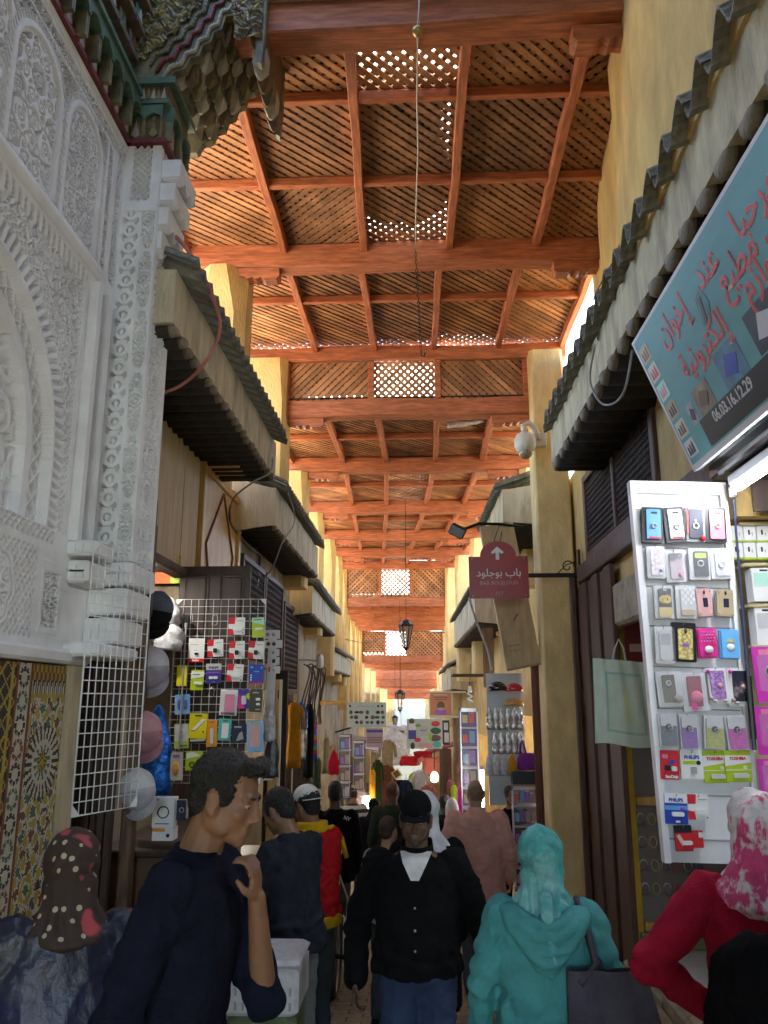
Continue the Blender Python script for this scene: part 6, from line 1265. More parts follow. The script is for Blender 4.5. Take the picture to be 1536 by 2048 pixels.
    def capwear(s, m, back=False, vis=True, name='cap', m2=None):
        mb = MB(); s.hell(mb, (0, -.014, .062), (.083, .102, .082)); me = remeshed(mb, max(.005, s.vx), 2); n = len(me.vertices); o = s.fin(me, name, m)
        H_ = s.W @ s.lean @ s.HM()
        rings = []; sg = -1 if back else 1
        for d in (0, .006): rings.append([H_ @ Vector((.076*cos(a), sg*(.055+.095*sin(a)**.8)-.0, .052-d-.02*sin(a)+.012*abs(cos(a))**2*-1)) for a in np.linspace(0, pi, 13)])
        v_ = MB(); v_.loft(rings); v_.build('visor', m2 or m, o); return o
den = lambda n, c: mat('denim_'+n, c, .85, .2, 9, .3, 240, base2=tuple(min(1, x*1.8) for x in c), mask=(.5, .8))
c_navy = cloth('midnight_knit', (.0075, .009, .022), var=.2); c_black = cloth('black_cotton', (.006, .006, .007), var=.2)
def standing_step(P, a=.12, lift=0.):
    P.J['knR'].y += a*.7; P.J['anR'].y += a*1.3; P.J['knL'].y -= a*.2; P.J['anL'].y -= a*1.6; P.J['anL'].z += lift

# man in midnight blue, near left, in profile with a hand at his mouth
p = Person('man in a midnight blue top seen in profile with one hand at his mouth', -.70, 2.42, 1.80, -pi/2-.12, .0065, lean=.16, skin_=sk_mid)
p.hp = .10; p.hy = -.10; p.bk = 1.0; J = p.J; J['elL'] = P3(-.14, .20, 1.10); J['wrL'] = P3(-.05, .155, 1.375); J['elR'] = P3(.23, -.06, 1.12); J['wrR'] = P3(.22, .10, .9)
p.body(curl={'L': 1.1, 'R': .5}, nrm={'L': (.1, -1, .1)}); p.eyes(); p.hair(kind='curly', amp=.0035, grow=.992); p.shirt(c_navy, 'pullover', .84, 1.0, .020, .45, .012, neck=.085); p.trousers(c_black); p.shoes(c_black)
# woman with dotted scarf
dot = bpy.data.materials.new('dotted_scarf'); dot.use_nodes = True
def dotted(m, base, dotc, sc=26, w=.24, patch=None):
    N = m.node_tree.nodes; L = m.node_tree.links; b = N['Principled BSDF']; b.inputs['Roughness'].default_value = .8; tc = N.new('ShaderNodeTexCoord'); v = N.new('ShaderNodeTexVoronoi'); v.inputs['Scale'].default_value = sc; v.inputs['Randomness'].default_value = .7
    L.new(tc.outputs['Object'], v.inputs[0]); r = N.new('ShaderNodeValToRGB'); r.color_ramp.interpolation = 'CONSTANT'; r.color_ramp.elements[0].color = (*dotc, 1); r.color_ramp.elements[1].position = w; r.color_ramp.elements[1].color = (*base, 1); L.new(v.outputs[0], r.inputs[0]); out = r.outputs[0]
    if patch:
        n = N.new('ShaderNodeTexNoise'); n.inputs['Scale'].default_value = 7; L.new(tc.outputs['Object'], n.inputs[0]); r2 = N.new('ShaderNodeValToRGB'); r2.color_ramp.elements[0].position = .60; r2.color_ramp.elements[1].position = .63; L.new(n.outputs[0], r2.inputs[0])
        mx = N.new('ShaderNodeMix'); mx.data_type = 'RGBA'; L.new(r2.outputs[0], mx.inputs[0]); L.new(out, mx.inputs[6]); mx.inputs[7].default_value = (*patch, 1); out = mx.outputs[2]
    L.new(out, b.inputs['Base Color'])
dotted(dot, (.035, .02, .014), (.40, .34, .24), patch=(.35, .05, .06))
p = Person('woman in a dark blue padded jacket with a dotted brown headscarf', -1.14, 2.75, 1.53, .45, .007, lean=.08, skin_=sk_light); p.hp = .25
p.J['elR'] = P3(.24, .02, 1.12); p.J['wrR'] = P3(.15, .2, 1.05); p.J['elL'] = P3(-.26, .02, 1.12); p.J['wrL'] = P3(-.15, .2, 1.0)
p.body(); p.scarf(dot, .009, cape=.0, back=.1, bulk=1.16); p.shirt(mat('blue_padded_nylon', (.010, .013, .035), .45, .3, 6, .3, 40, base2=(.012, .018, .085), mask=(.5, .7), spec=.6), 'jacket', .80, 1.22, .035, 1., .009, sleeve_r=1.1, neck=.095); p.trousers(c_black); p.shoes(c_black)
# young man in dark jumper with BA patch
p = Person('young man in a dark jumper with a pale arm patch and grey trousers', -.71, 4.75, 1.70, 1.0, .0075, lean=.12, skin_=sk_mid); p.hp = .35; p.hy = .15; J = p.J
J['elL'] = P3(-.25, .10, 1.12); J['wrL'] = P3(-.16, .30, 1.16); J['elR'] = P3(.25, .08, 1.12); J['wrR'] = P3(.14, .30, 1.12)
p.body(curl=.7); p.hair(); sh = p.shirt(cloth('charcoal_knit', (.022, .026, .036), var=.2), 'jumper', .86, 1.05, .02, .96, .014); p.trousers(cloth('grey_twill', (.17, .18, .18), var=.15), .014, .009); p.shoes(c_black)
a, b_ = p.U(p.J['shL']), p.U(p.J['elL']); c = a+(b_-a)*.62; nrm = Vector((-.35, -1, 0)).normalized(); tx = Vector((1, -.35, 0)).normalized(); Mx = frame(c+nrm*.078, tx, (0, 0, 1))
q = MB(); q.grid(8, 2, lambda u, v: Mx @ Vector(((u-.5)*.095, (v-.5)*.042, -.012*(2*u-1)**2*2))); q.build('arm_patch', PAL['ltgrey'], sh); text('BA', .04, PAL['grey'], sh, Mx @ Matrix.Translation((.008, 0, .002)), bold=.002)
# man in red and yellow jacket with reversed white cap
p = Person('man in a red jacket with a yellow collar and hem and a white cap', -.70, 5.45, 1.70, .9, .008, lean=.05, skin_=sk_mid); p.hp = .2
p.J['wrR'] = P3(.15, .28, 1.1); p.J['elR'] = P3(.25, .08, 1.14); p.J['wrL'] = P3(-.15, .28, 1.1)
p.body(); p.hair(); redc = cloth('red_tricot', (.45, .012, .016), var=.12); yel_c = cloth('yellow_rib', (.62, .38, .012)); sh = p.shirt(redc, 'jacket', .93, 1.08, .028, 1., .014); p.trousers(den('dark', (.028, .04, .045))); p.shoes(c_black); p.capwear(cloth('white_canvas', (.66, .65, .62)), True)
for z, hw, hd, h_ in ((.895, .212, .158, .06), (1.462, .112, .098, .055)):
    q = MB(); q.loft([[p.U((hw*k*cos(a), -.01+hd*k*sin(a), zz)) for a in [2*pi*i/24 for i in range(24)]] for k, zz in ((.97, z), (1.0, z+.01), (1.0, z+h_), (.95, z+h_+.01))]); q.build('ribbing', yel_c, sh, True)
for sg in (-1, 1):
    q = MB(); q.tube([p.U((sg*.10, -.05, 1.475)), p.U((sg*.17, -.03, 1.475)), p.U((sg*.235, -.05, 1.40)), p.U((sg*.27, -.06, 1.27))], .016, 6); q.build('piping', yel_c, sh, True)
# man facing the camera in a black shirt and cap
p = Person('man walking towards the camera in a black shirt, black cap and blue jeans', -.03, 4.15, 1.67, pi-.06, .006, lean=.02, skin_=skin('deep', (.13, .07, .042)), build_=1.06); p.hp = .12; p.bk = 1.0; J = p.J
J['elR'] = P3(.30, -.05, 1.12); J['wrR'] = P3(.30, .06, .88); J['elL'] = P3(-.32, -.05, 1.12); J['wrL'] = P3(-.36, -.08, .92); standing_step(p, .10)
p.body(curl=.9, jaw=1.08, nose=1.05); p.eyes(); p.beard(); p.hair(amp=.002, grow=.985); p.shirt(c_black, 'overshirt', .92, 1.12, .024, .97, .015, collar=True, sleeve_r=1.12); p.trousers(den('blue', (.022, .038, .085)), .016, .010); p.shoes(c_black); p.capwear(c_black)
q = MB(); q.grid(8, 6, lambda u, v: p.U(((u-.5)*.16*(.25+.75*v), .118+.030*(1-v)-.10*max(0, v-.72)/.28*.8, 1.36+.115*v))); q.build('undershirt', cloth('white_jersey', (.62, .62, .62)), p.t, True)
for z in (1.24, 1.14, 1.05, .97): q = MB(); q.ell(p.U((0, .162, z)), (.006, .004, .006), 8, 6); q.build('button', PAL['grey'], p.t, True)
# person in white scarf half hidden behind him
p = Person('person with a white scarf half hidden behind the man in the black cap', .02, 5.2, 1.66, .3, .010); p.body(); p.scarf(cloth('white_voile', (.66, .66, .68)), .006, cape=.05); p.shirt(c_black, 'coat', .5, 1.1, .03, 1.); p.trousers(c_black); p.shoes(c_black)
# man in salmon shirt
p = Person('stout bald man in a salmon pink shirt walking away', .50, 7.9, 1.77, .02, .009, skin_=sk_light, build_=1.12); J = p.J; J['elR'] = P3(.30, -.03, 1.12); J['wrR'] = P3(.30, .06, .88); J['elL'] = P3(-.30, -.03, 1.12); J['wrL'] = P3(-.30, .06, .9); standing_step(p, .1)
p.body(curl=.8); q = MB(); p.hell(q, (0, -.020, .028), (.0755, .0925, .082)); p.hell(q, (0, -.052, -.015), (.058, .046, .055)); p.fin(remeshed(q, .009, 2), 'hair', mat('shaven_grey_hair', (.26, .17, .10), .6, .3, 60)); p.shirt(mat('salmon_cotton', (.76, .40, .30), .9, .1, 12, .3, 220), 'shirt', .74, 1.18, .03, .9, .014, collar=True, sleeve_r=1.15, sc=(8, 8, 4)); p.trousers(cloth('grey_flannel', (.10, .10, .105))); p.shoes(mat('brown_leather', (.10, .06, .035), .5))
# man in black jacket, striped man, green man, boy
p = Person('man in a plain black jacket walking away beside the hand cart', -.92, 8.9, 1.76, .05, .011, skin_=sk_dark); standing_step(p); p.body(); p.hair(); sh = p.shirt(c_black, 'jacket', .78, 1.12, .03, 1.); p.trousers(cloth('grey_flannel', (.10, .10, .105))); p.shoes(c_black)
text('NY', .05, PAL['silver'], sh, frame(p.U((.13, -.135, 1.40)), (1, 0, -.35), (.3, 0, 1)), bold=.002)
strp = bpy.data.materials.new('striped_jersey'); strp.use_nodes = True
def striped(m, c1, c2, sc):
    N = m.node_tree.nodes; L = m.node_tree.links; b = N['Principled BSDF']; b.inputs['Roughness'].default_value = .9; tc = N.new('ShaderNodeTexCoord'); s_ = N.new('ShaderNodeSeparateXYZ'); L.new(tc.outputs['Object'], s_.inputs[0]); mm = N.new('ShaderNodeMath'); mm.operation = 'MULTIPLY'; mm.inputs[1].default_value = sc; L.new(s_.outputs[2], mm.inputs[0])
    fr = N.new('ShaderNodeMath'); fr.operation = 'FRACT'; L.new(mm.outputs[0], fr.inputs[0]); gt = N.new('ShaderNodeMath'); gt.operation = 'GREATER_THAN'; gt.inputs[1].default_value = .5; L.new(fr.outputs[0], gt.inputs[0]); mx = N.new('ShaderNodeMix'); mx.data_type = 'RGBA'; L.new(gt.outputs[0], mx.inputs[0]); mx.inputs[6].default_value = (*c1, 1); mx.inputs[7].default_value = (*c2, 1); L.new(mx.outputs[2], b.inputs['Base Color'])
striped(strp, (.02, .02, .022), (.40, .38, .36), 9.)
p = Person('man in a black and white striped jersey and pale cap walking away', -1.12, 13.6, 1.74, .25, .014, skin_=sk_mid); p.hp = .3; p.body(); p.hair(); p.shirt(strp, 'jersey', .84, 1.05, .02, 1., .006); p.trousers(den('blue', (.022, .038, .085))); p.shoes(c_black); p.capwear(cloth('beige_canvas', (.42, .38, .30)), True)
p = Person('dark skinned man in a dark green top walking away beyond the boy', -.36, 10.2, 1.78, 0, .011, skin_=sk_dark); standing_step(p); p.body(); p.shirt(cloth('bottle_green', (.035, .045, .030)), 'pullover', .84, 1.12, .025, 1.); p.trousers(c_black); p.shoes(c_black)
p = Person('boy in a grey t-shirt with an orange strap behind the black capped man', -.27, 6.6, 1.48, -.5, .009, skin_=sk_light); p.body(); p.hair(mat('cropped_brown_hair', (.06, .035, .02), .7, .3, 90), grow=.98); sh = p.shirt(cloth('heather_grey', (.27, .28, .30)), 't_shirt', .86, 1.0, .015, .3, .006); p.trousers(den('dark', (.028, .04, .045))); p.shoes(c_black)
q = MB(); q.tube([p.U((-.13, -.09, 1.43)), p.U((-.19, -.12, 1.3)), p.U((-.22, -.11, 1.1)), p.U((-.20, -.13, .95))], .018, 6); q.build('strap', cloth('orange_webbing', (.65, .22, .02)), p.t, True)
p = Person('vendor in black standing behind the glass counter under the silver packets', 1.10, 10.6, 1.73, pi+.25, .009, skin_=sk_tan); p.body(); p.eyes(); p.hair(); p.beard(); p.shirt(c_black, 'shirt', .84, 1.05, .02, .4); p.trousers(c_black); p.shoes(c_black)
p = Person('person in dark clothes carrying a white bundle beyond the salmon shirt', .30, 11.4, 1.62, .2, .012, skin_=sk_dark); p.body(); p.hair(); p.shirt(c_black, 'jacket', .8, 1.1, .03, 1.); p.trousers(c_black); p.shoes(c_black)
wb = aty(904, 1622, 11.0); q = MB(); q.ell(wb, (.09, .11, .17), 12, 8); single(q, 'cloth_bundle', 'white cloth bundle held by the person in dark clothes', 'bundle', cloth('white_voile', (.66, .66, .68)), wb, smooth=True)
p = Person('short person in black hood between the striped and the green men', -.72, 12.4, 1.55, .1, .014, skin_=sk_dark); p.body(); p.scarf(c_black); p.shirt(c_black, 'coat', .4, 1.1, .04, 1.); p.trousers(c_black); p.shoes(c_black)
# woman in turquoise
tq = mat('turquoise_jersey', (.07, .30, .30), .85, .18, 7, .4, 180, base2=(.045, .22, .23), mask=(.4, .7)); tqs = mat('turquoise_marbled_scarf', (.06, .30, .29), .7, .25, 12, .35, 120, base2=(.26, .50, .50), mask=(.47, .62))
p = Person('woman in a turquoise hooded top and marbled scarf seen from behind', .47, 3.45, 1.52, -.05, .006, skin_=sk_light, build_=1.06); J = p.J; J['elR'] = P3(.29, -.02, 1.13); J['wrR'] = P3(.29, .06, .90); J['elL'] = P3(-.28, -.02, 1.13); J['wrL'] = P3(-.30, .05, .88)
p.body(); p.scarf(tqs, .012, cape=.0, bulk=1.13, back=.1); p.shirt(tq, 'hooded_top', .62, 1.16, .026, 1., .017, sleeve_r=1.05, flare=1.0, sc=(8, 8, 4))
q = MB(); rings = []
for t_, r_, dz, th in ((0, .92, 1.46, .045), (.35, 1.08, 1.43, .06), (.7, 1.10, 1.385, .06), (1., .98, 1.36, .03)):
    rings.append([p.U((.145*r_*sin(a), -.02-.16*r_*cos(a)*(1.0 if cos(a) > 0 else .55), dz-.125*max(0, cos(a))**2*(.4+t_))) for a in [2*pi*i/32 for i in range(32)]])
q.loft(rings); p.cap(q, (0, -.13, 1.36), .075, (.01, -.165, 1.20), .022);  
for dz, sp_, rr_ in ((.0, .12, .022), (-.045, .15, .024), (-.095, .175, .022), (-.15, .15, .016)):
    pts = [(sp_*cos(a), -.055-.135*sin(a)**.7, 1.445+dz*sin(a)-.05*sin(a)**2) for a in np.linspace(.12, pi-.12, 11)]
    for a, c in zip(pts, pts[1:]): p.cap(q, a, rr_, c, rr_)
me = remeshed(q, .006, 9); wrinkle(me, .009, (7, 7, 9), 4.); p.fin(me, 'hood', tq)
q = MB(); p.cap(q, (0, -.155, 1.50), .032, (.012, -.20, 1.34), .016); p.cap(q, (.012, -.20, 1.34), .018, (.03, -.195, 1.25), .005); me = remeshed(q, .006, 3); wrinkle(me, .005, (20, 20, 6), 2.); p.fin(me, 'scarf_tail', tqs)
p.trousers(c_black); p.shoes(c_black)
q = MB(); bc = p.U((.235, -.19, .95)); bagm = mat('slate_nylon', (.045, .042, .06), .65, .25, 7, .3, 90)
for s_ in (-1, 1): q.grid(16, 18, lambda u, v: bc+Vector(((u-.5)*(.42-.14*v)+.06*(1-v), s_*(.02+.05*sin(pi*u)*sin(pi*min(1, v*1.05)))+.008*sin(u*14+v*3), (v-.5)*.50+.02*sin(u*9)*(1-v))))
bag = single(q, 'shoulder_bag', 'large slate coloured cloth bag on the shoulder of the woman in turquoise', 'bag', bagm, bc, smooth=True)
q = MB(); q.tube([bc+Vector((-.10, -.03, .21)), p.U((.20, -.16, 1.25)), p.U((.165, -.11, 1.425)), p.U((.15, -.02, 1.475)), p.U((.17, .09, 1.40)), bc+Vector((.0, .06, .22))], .014, 6); q.build('strap', bagm, bag, True)
q = MB(); wp = p.U(p.J['wrL'])+Vector((-.01, .02, -.12)); q.lathe(wp, [(.028, -.10), (.032, -.06), (.032, .04), (.014, .09), (.014, .11)], 12); single(q, 'water_bottle', 'small clear bottle held low by the woman in turquoise', 'bottle', clear_m, wp, smooth=True)
# woman in red with pink and white scarf; woman in black
pk = mat('pink_white_scarf', (.64, .57, .57), .7, .1, 22, .2, 160, stretch=(1, 1, .4), base2=(.52, .05, .15), mask=(.50, .55))
p = Person('woman in a crimson top with a pink and white headscarf facing the phone covers', 1.12, 2.92, 1.67, -.35, .0065, lean=.10, skin_=sk_light); p.hp = .15; J = p.J; J['elL'] = P3(-.38, -.10, 1.18); J['wrL'] = P3(-.20, .08, 1.02)
p.body(); p.scarf(pk, .011, cape=.02, back=.1, bulk=1.02, sc=(12, 12, 3)); p.shirt(cloth('crimson_jersey', (.30, .008, .03), var=.15), 'top', .80, 1.1, .02, 1., .014, sleeve_r=1.1); p.trousers(c_black); p.shoes(c_black)
p = Person('woman veiled entirely in black at the right edge', .98, 2.12, 1.56, -.2, .007, skin_=sk_light, build_=1.12); p.J['elL'] = P3(-.30, .0, 1.12); p.J['wrL'] = P3(-.2, .15, 1.0)
crepe = mat('black_crepe', (.0022, .0022, .0028), .92, .3, 5, .4, 120, spec=.06); p.body(); p.scarf(crepe, .008, cape=.22, bulk=1.12, back=.1); p.shirt(crepe, 'robe', .12, 1.25, .05, 1., .020, sleeve_r=1.3, flare=1.15); p.shoes(c_black)
# ------------------------------------------------------------------ lanterns, cables and small fittings overhead
lant_m = mat('dark_lantern_iron', (.035, .028, .022), .5, .3, 20, metal=.4); lglass = mat('dusty_lantern_glass', (.42, .38, .30), .3, .1, 10, alpha=.6)
def lantern(label, p, h, top):
    t = thing('hanging_lantern', label, 'lantern', p); w = h*.19; k6 = [2*pi*i/6 for i in range(6)]
    def ring(r, z): return [Vector((p.x+r*cos(a), p.y+r*sin(a), p.z+z)) for a in k6]
    b = MB(); b.loft([ring(w*1.15, h*.28), ring(w*1.1, h*.32), ring(w*.75, h*.40), ring(w*.4, h*.44), ring(w*.12, h*.47)]); b.build('roof', lant_m, t)
    b = MB(); b.loft([ring(w*.02, -h*.5), ring(w*.10, -h*.40), ring(w*.42, -h*.34), ring(w*.42, -h*.30), ring(w*.3, -h*.3)]); b.build('finial', lant_m, t)
    for a in k6: b = MB(); b.tube([(p.x+w*.42*cos(a), p.y+w*.42*sin(a), p.z-h*.3), (p.x+w*cos(a), p.y+w*sin(a), p.z+h*.28)], w*.07, 5); b.build('glazing_bar', lant_m, t)
    for i in range(6):
        a, c = k6[i], k6[(i+1) % 6]; q = lambda r, z, g: Vector((p.x+r*cos(g)*.95, p.y+r*sin(g)*.95, p.z+z)); b = MB(); b.add([q(w*.42, -h*.29, a), q(w*.42, -h*.29, c), q(w, h*.27, c), q(w, h*.27, a)], [(0, 1, 2, 3)]); b.build('pane', lglass, t)
    b = MB(); n = max(3, int((top-p.z-h*.47)/.12)); b.tube([p+Vector((.006*(i % 2), 0, h*.47+(top-p.z-h*.47)*i/n)) for i in range(n+1)], .007, 4); b.build('chain', lant_m, t); return t
lantern('largest and nearest dark iron lantern hanging in the middle of the alley', aty(812, 1272, 14.0), .62, 5.2); lantern('second dark iron lantern hanging beyond the largest one', aty(800, 1403, 21.5), .66, 4.3)
lantern('third lantern small above the white signboards', aty(790, 1445, 27), .5, 4.2); lantern('farthest lantern just below the third one', aty(802, 1473, 25), .5, 4.2)
t = thing('hanging_chain', 'rusty chain with a hook hanging from the nearest full beam', 'chain', (-.06, 7.36, 5.1)); a, c = aty(831, 500, 7.36), aty(842, 700, 7.36)
for i in range(24):
    q = lerp(a, c, i/24.); b = MB(); e = Vector((.011, 0, 0)) if i % 2 else Vector((0, .011, 0)); z = Vector((0, 0, (a.z-c.z)/24*.62)); b.tube([q+e*.2+z, q+e, q+e-z*.6, q-z, q-e-z*.6, q-e, q-e*.2+z], .004, 4); b.build('link', lant_m, t)
b = MB(); b.tube([c, c+Vector((.0, 0, -.05)), c+Vector((.03, 0, -.07)), c+Vector((.04, 0, -.03))], .008, 5); b.build('hook', lant_m, t)
a0_ = aty(840, -30, 4.35); b = MB(); b.tube([a0_, aty(836, 60, 4.42), aty(836, 75, 4.5), aty(834, 200, 5.3), aty(836, 300, 5.85), aty(832, 420, 6.7), a], .007, 5); cb = tag(b.build('grey_cable', flat('white_flex', (.50, .49, .47), .5), None, smooth=True, org=a0_), 'pale twisted flex running under the lattice to the rusty chain', 'cable')
q = aty(835, 62, 4.38); b = MB(); b.lathe((q.x, q.y, q.z), [(.004, -.045), (.022, -.035), (.036, -.012), (.038, 0), (.034, .014), (.012, .028), (.006, .05)], 14); single(b, 'brass_rose', 'small brass ceiling rose on the first beam where the flex passes', 'ceiling rose', mat('old_brass', (.45, .32, .12), .35, .15, 20, metal=.8), q, smooth=True)
def cable(label, pts, r=.008, m=None, name='cable', cat='cable'):
    b = MB(); P_ = [Vector(p) for p in pts]; out = []
    for i in range(len(P_)-1):
        a, c, d, e = P_[max(0, i-1)], P_[i], P_[i+1], P_[min(len(P_)-1, i+2)]
        for k in range(6):
            u = k/6; out.append(.5*((2*c)+(d-a)*u+(2*a-5*c+4*d-e)*u*u+(3*c-a-3*d+e)*u**3))
    out.append(P_[-1]); b.tube(out, r, 6); return single(b, name, label, cat, m or PAL['black'], P_[0], smooth=True)
cable('dusty pink hose looping round the nearest left canopy', [atx(340, 462, -1.62), atx(375, 500, -1.46), atx(415, 570, -1.38), atx(440, 650, -1.36), atx(415, 718, -1.38), aty(360, 772, 5.0), aty(285, 796, 4.9)], .013, flat('pink_hose', (.42, .16, .13), .5), 'hose', 'hose')
cable('thin black cable sagging over the right canopy tiles', [atx(1288, 226, 1.50), atx(1262, 300, 1.50), atx(1247, 420, 1.50), atx(1236, 500, 1.50), atx(1205, 560, 1.5), atx(1184, 612, 1.48), atx(1196, 680, 1.36)], .005)
cable('second black cable beside the ragged ochre wall', [atx(1291, 228, 1.49), atx(1274, 310, 1.49), atx(1278, 370, 1.46), atx(1262, 440, 1.46), atx(1240, 520, 1.45), atx(1230, 600, 1.36)], .005)
cable('grey loop of cable hanging under the far end of the right canopy', [atx(1190, 690, 1.34), atx(1180, 760, 1.34), atx(1205, 808, 1.3), atx(1245, 790, 1.3), atx(1265, 700, 1.34)], .008, rope_m)
cable('wire tied between the first and second left canopies', [atx(545, 915, -1.45), atx(540, 945, -1.45), atx(505, 965, -1.6), atx(465, 1000, -1.85), atx(462, 1040, -2.05)], .009, rope_m)
cable('wire hanging down the second left canopy', [atx(572, 975, -1.52), atx(590, 1040, -1.55), atx(565, 1085, -1.60), atx(545, 1135, -1.75), atx(520, 1165, -2.0)], .008, rope_m)
cable('dark conduit under the second left canopy', [atx(462, 1010, -2.05), atx(462, 1050, -2.07), atx(500, 1095, -2.07), atx(520, 1115, -2.07), atx(512, 1180, -2.07)], .016)
cable('thin wire stretched across the alley under the beams', [aty(690, 1278, 16), aty(740, 1285, 16), aty(800, 1262, 16), aty(890, 1265, 16)], .008, rope_m)
cable('white lead hanging below the red sign', [aty(938, 1195, 9.5), aty(950, 1235, 9.6), aty(975, 1300, 9.8), aty(983, 1340, 9.9)], .014, flat('white_flex', (.5, .49, .47)))
b = MB(); rings = []; c = aty(932, 848, 10.6)
for i in range(9):
    u = i/8; rings.append([c+Vector(((u-.5)*.52, .03*sin(v*6), .05*cos(v*6)*(1-.5*u)+.06*(u-.2)+.03*mnoise.noise(Vector((u*4, v*6, 1))))) for v in [k/10 for k in range(10)]])
b.loft(rings); single(b, 'plastic_sheet', 'crumpled grey plastic sheet caught on the roof batten', 'plastic sheet', crinkle, c, smooth=True)
b = MB(); q0_ = atx(1335, 240, 1.40); b.bbox(1.36, 1.40, q0_.y-.22, q0_.y+.2, q0_.z-.28, q0_.z+.12, .004); single(b, 'white_board', 'plain white board leaning behind the right canopy tiles', 'board', flat('board_white', (.62, .62, .62), .6), q0_)
# left: windows above the second shop, flood camera, tangle
t = thing('mashrabiya_window', 'dark turned wood lattice window under the second left canopy', 'lattice window', (-2.08, 9.6, 2.1))
for y0_, y1_ in ((9.15, 10.35), (10.55, 11.8), (12.1, 13.4)):
    zt, zb_ = 3.28-.2*(y0_ > 12), 2.15-.3*(y0_ > 12)
    b = MB(); b.box(XL(y0_)-.02, XL(y0_)+.004, y0_, y1_, zb_, zt); b.build('back_board', brown_wood, t)
    for (a, c, e, g_) in ((y0_-.06, y1_+.06, zt, zt+.07), (y0_-.06, y1_+.06, zb_-.07, zb_), (y0_-.07, y0_, zb_, zt), (y1_, y1_+.07, zb_, zt)): b = MB(); b.bbox(XL(y0_), XL(y0_)+.06, a, c, e, g_, .006); b.build('frame', brown_wood, t)
    spindles(t, XL(y0_)+.03, y0_, y1_, zb_, zt, .085)
p = aty(640, 1323, 13.5); t = thing('security_camera', 'white bullet camera on the left wall under the third canopy', 'security camera', p); b = MB(); b.lathe((0, 0, 0), [(.05, -.10), (.06, -.06), (.06, .08), (.045, .12)], 12, M=Matrix.Translation(p) @ Matrix.Rotation(.5, 4, 'X')); b.build('housing', cw, t, True); b = MB(); b.tube([p, p+Vector((-.2, .1, .03)), p+Vector((-.4, .15, .03))], .02, 6); b.build('arm', cw, t)
for i in range(12):
    x = XL(15.2)+.12; y = 14.4+.22*i; z0_ = 2.3; cable('loose cable in the tangle below the third left canopy, strand {}'.format(('one', 'two', 'three', 'four', 'five', 'six', 'seven', 'eight', 'nine', 'ten', 'eleven', 'twelve')[i]), [(x, y, z0_), (x+.1, y+.1, z0_-.3*rnd.random()), (x+.05*rnd.random(), y+rnd.uniform(-.4, .4), z0_-.7), (x+.02, y+rnd.uniform(-.3, .6), z0_-1.1)], .014, brown_wood if i % 2 else PAL['black'])

# ------------------------------------------------------------------ hand cart
t = thing('hand_cart', 'cream painted hand cart with one large spoked wheel in view', 'cart', (-.9, 7.6, gz(7.6)))
wc = Vector((-.76, 7.55, gz(7.55)+.315)); b = MB(); b.loft([[wc+Vector((dx, cos(a)*r, sin(a)*r)) for dx, r in ((-.022, .285), (-.03, .30), (-.018, .315), (.018, .315), (.03, .30), (.022, .285))] for a in [2*pi*i/36 for i in range(37)]], cap=False); wh_ = b.build('wheel', mat('tyre_rubber', (.06, .05, .042), .85, .3, 20, .4, 60, base2=(.15, .12, .09), mask=(.45, .7)), t, True)
b = MB(); b.tube([wc+Vector((0, cos(a)*.275, sin(a)*.275)) for a in [2*pi*i/30 for i in range(31)]], .012, 6); b.build('rim', steel, wh_, True)
for i in range(14): a = 2*pi*i/14; b = MB(); b.tube([wc, wc+Vector((.0, cos(a)*.27, sin(a)*.27))], .003, 4); b.build('spoke', steel, wh_)
b = MB(); b.tube([wc+Vector((-.12, 0, 0)), wc+Vector((.09, 0, 0))], .02, 8); b.build('axle', black_iron, t)
cream = mat('chipped_cream_paint', (.52, .47, .33), .6, .12, 5, .2, 40, base2=(.33, .28, .18), mask=(.55, .75))
for i, (x0, x1) in enumerate(((-1.16, -.985), (-.98, -.83))): b = MB(); b.bbox(x0, x1, 7.1, 8.6, gz(7.6)+.20, gz(7.6)+.98, .01); b.build('side_box', cream, t)
b = MB(); b.bbox(-.83, -.80, 7.05, 7.12, gz(7.6)+.15, gz(7.6)+1.02, .005); b.build('upright', cream, t); b = MB(); b.bbox(-1.18, -.80, 7.06, 8.62, gz(7.6)+.98, gz(7.6)+1.02, .008); b.build('top', cream, t)
b = MB(); b.tube([wc+Vector((.07, 0, 0)), wc+Vector((.07, .02, .30)), wc+Vector((.03, .0, .36)), wc+Vector((-.06, -.1, .85))], .012, 6); b.build('mudguard_stay', white_wire, t)
b = MB(); b.tube([wc+Vector((.075, 0, 0)), wc+Vector((.08, .25, .40)), wc+Vector((-.02, -.3, .9))], .008, 5); b.build('stay', white_wire, t)
bundle('heap of clear wrapped goods on the hand cart', Vector((-.98, 7.3, gz(7.6)+1.30)), .14, .28, crinkle); bundle('second heap of clear wrapped goods at the far end of the hand cart', Vector((-.95, 8.1, gz(7.6)+1.28)), .15, .26, crinkle)

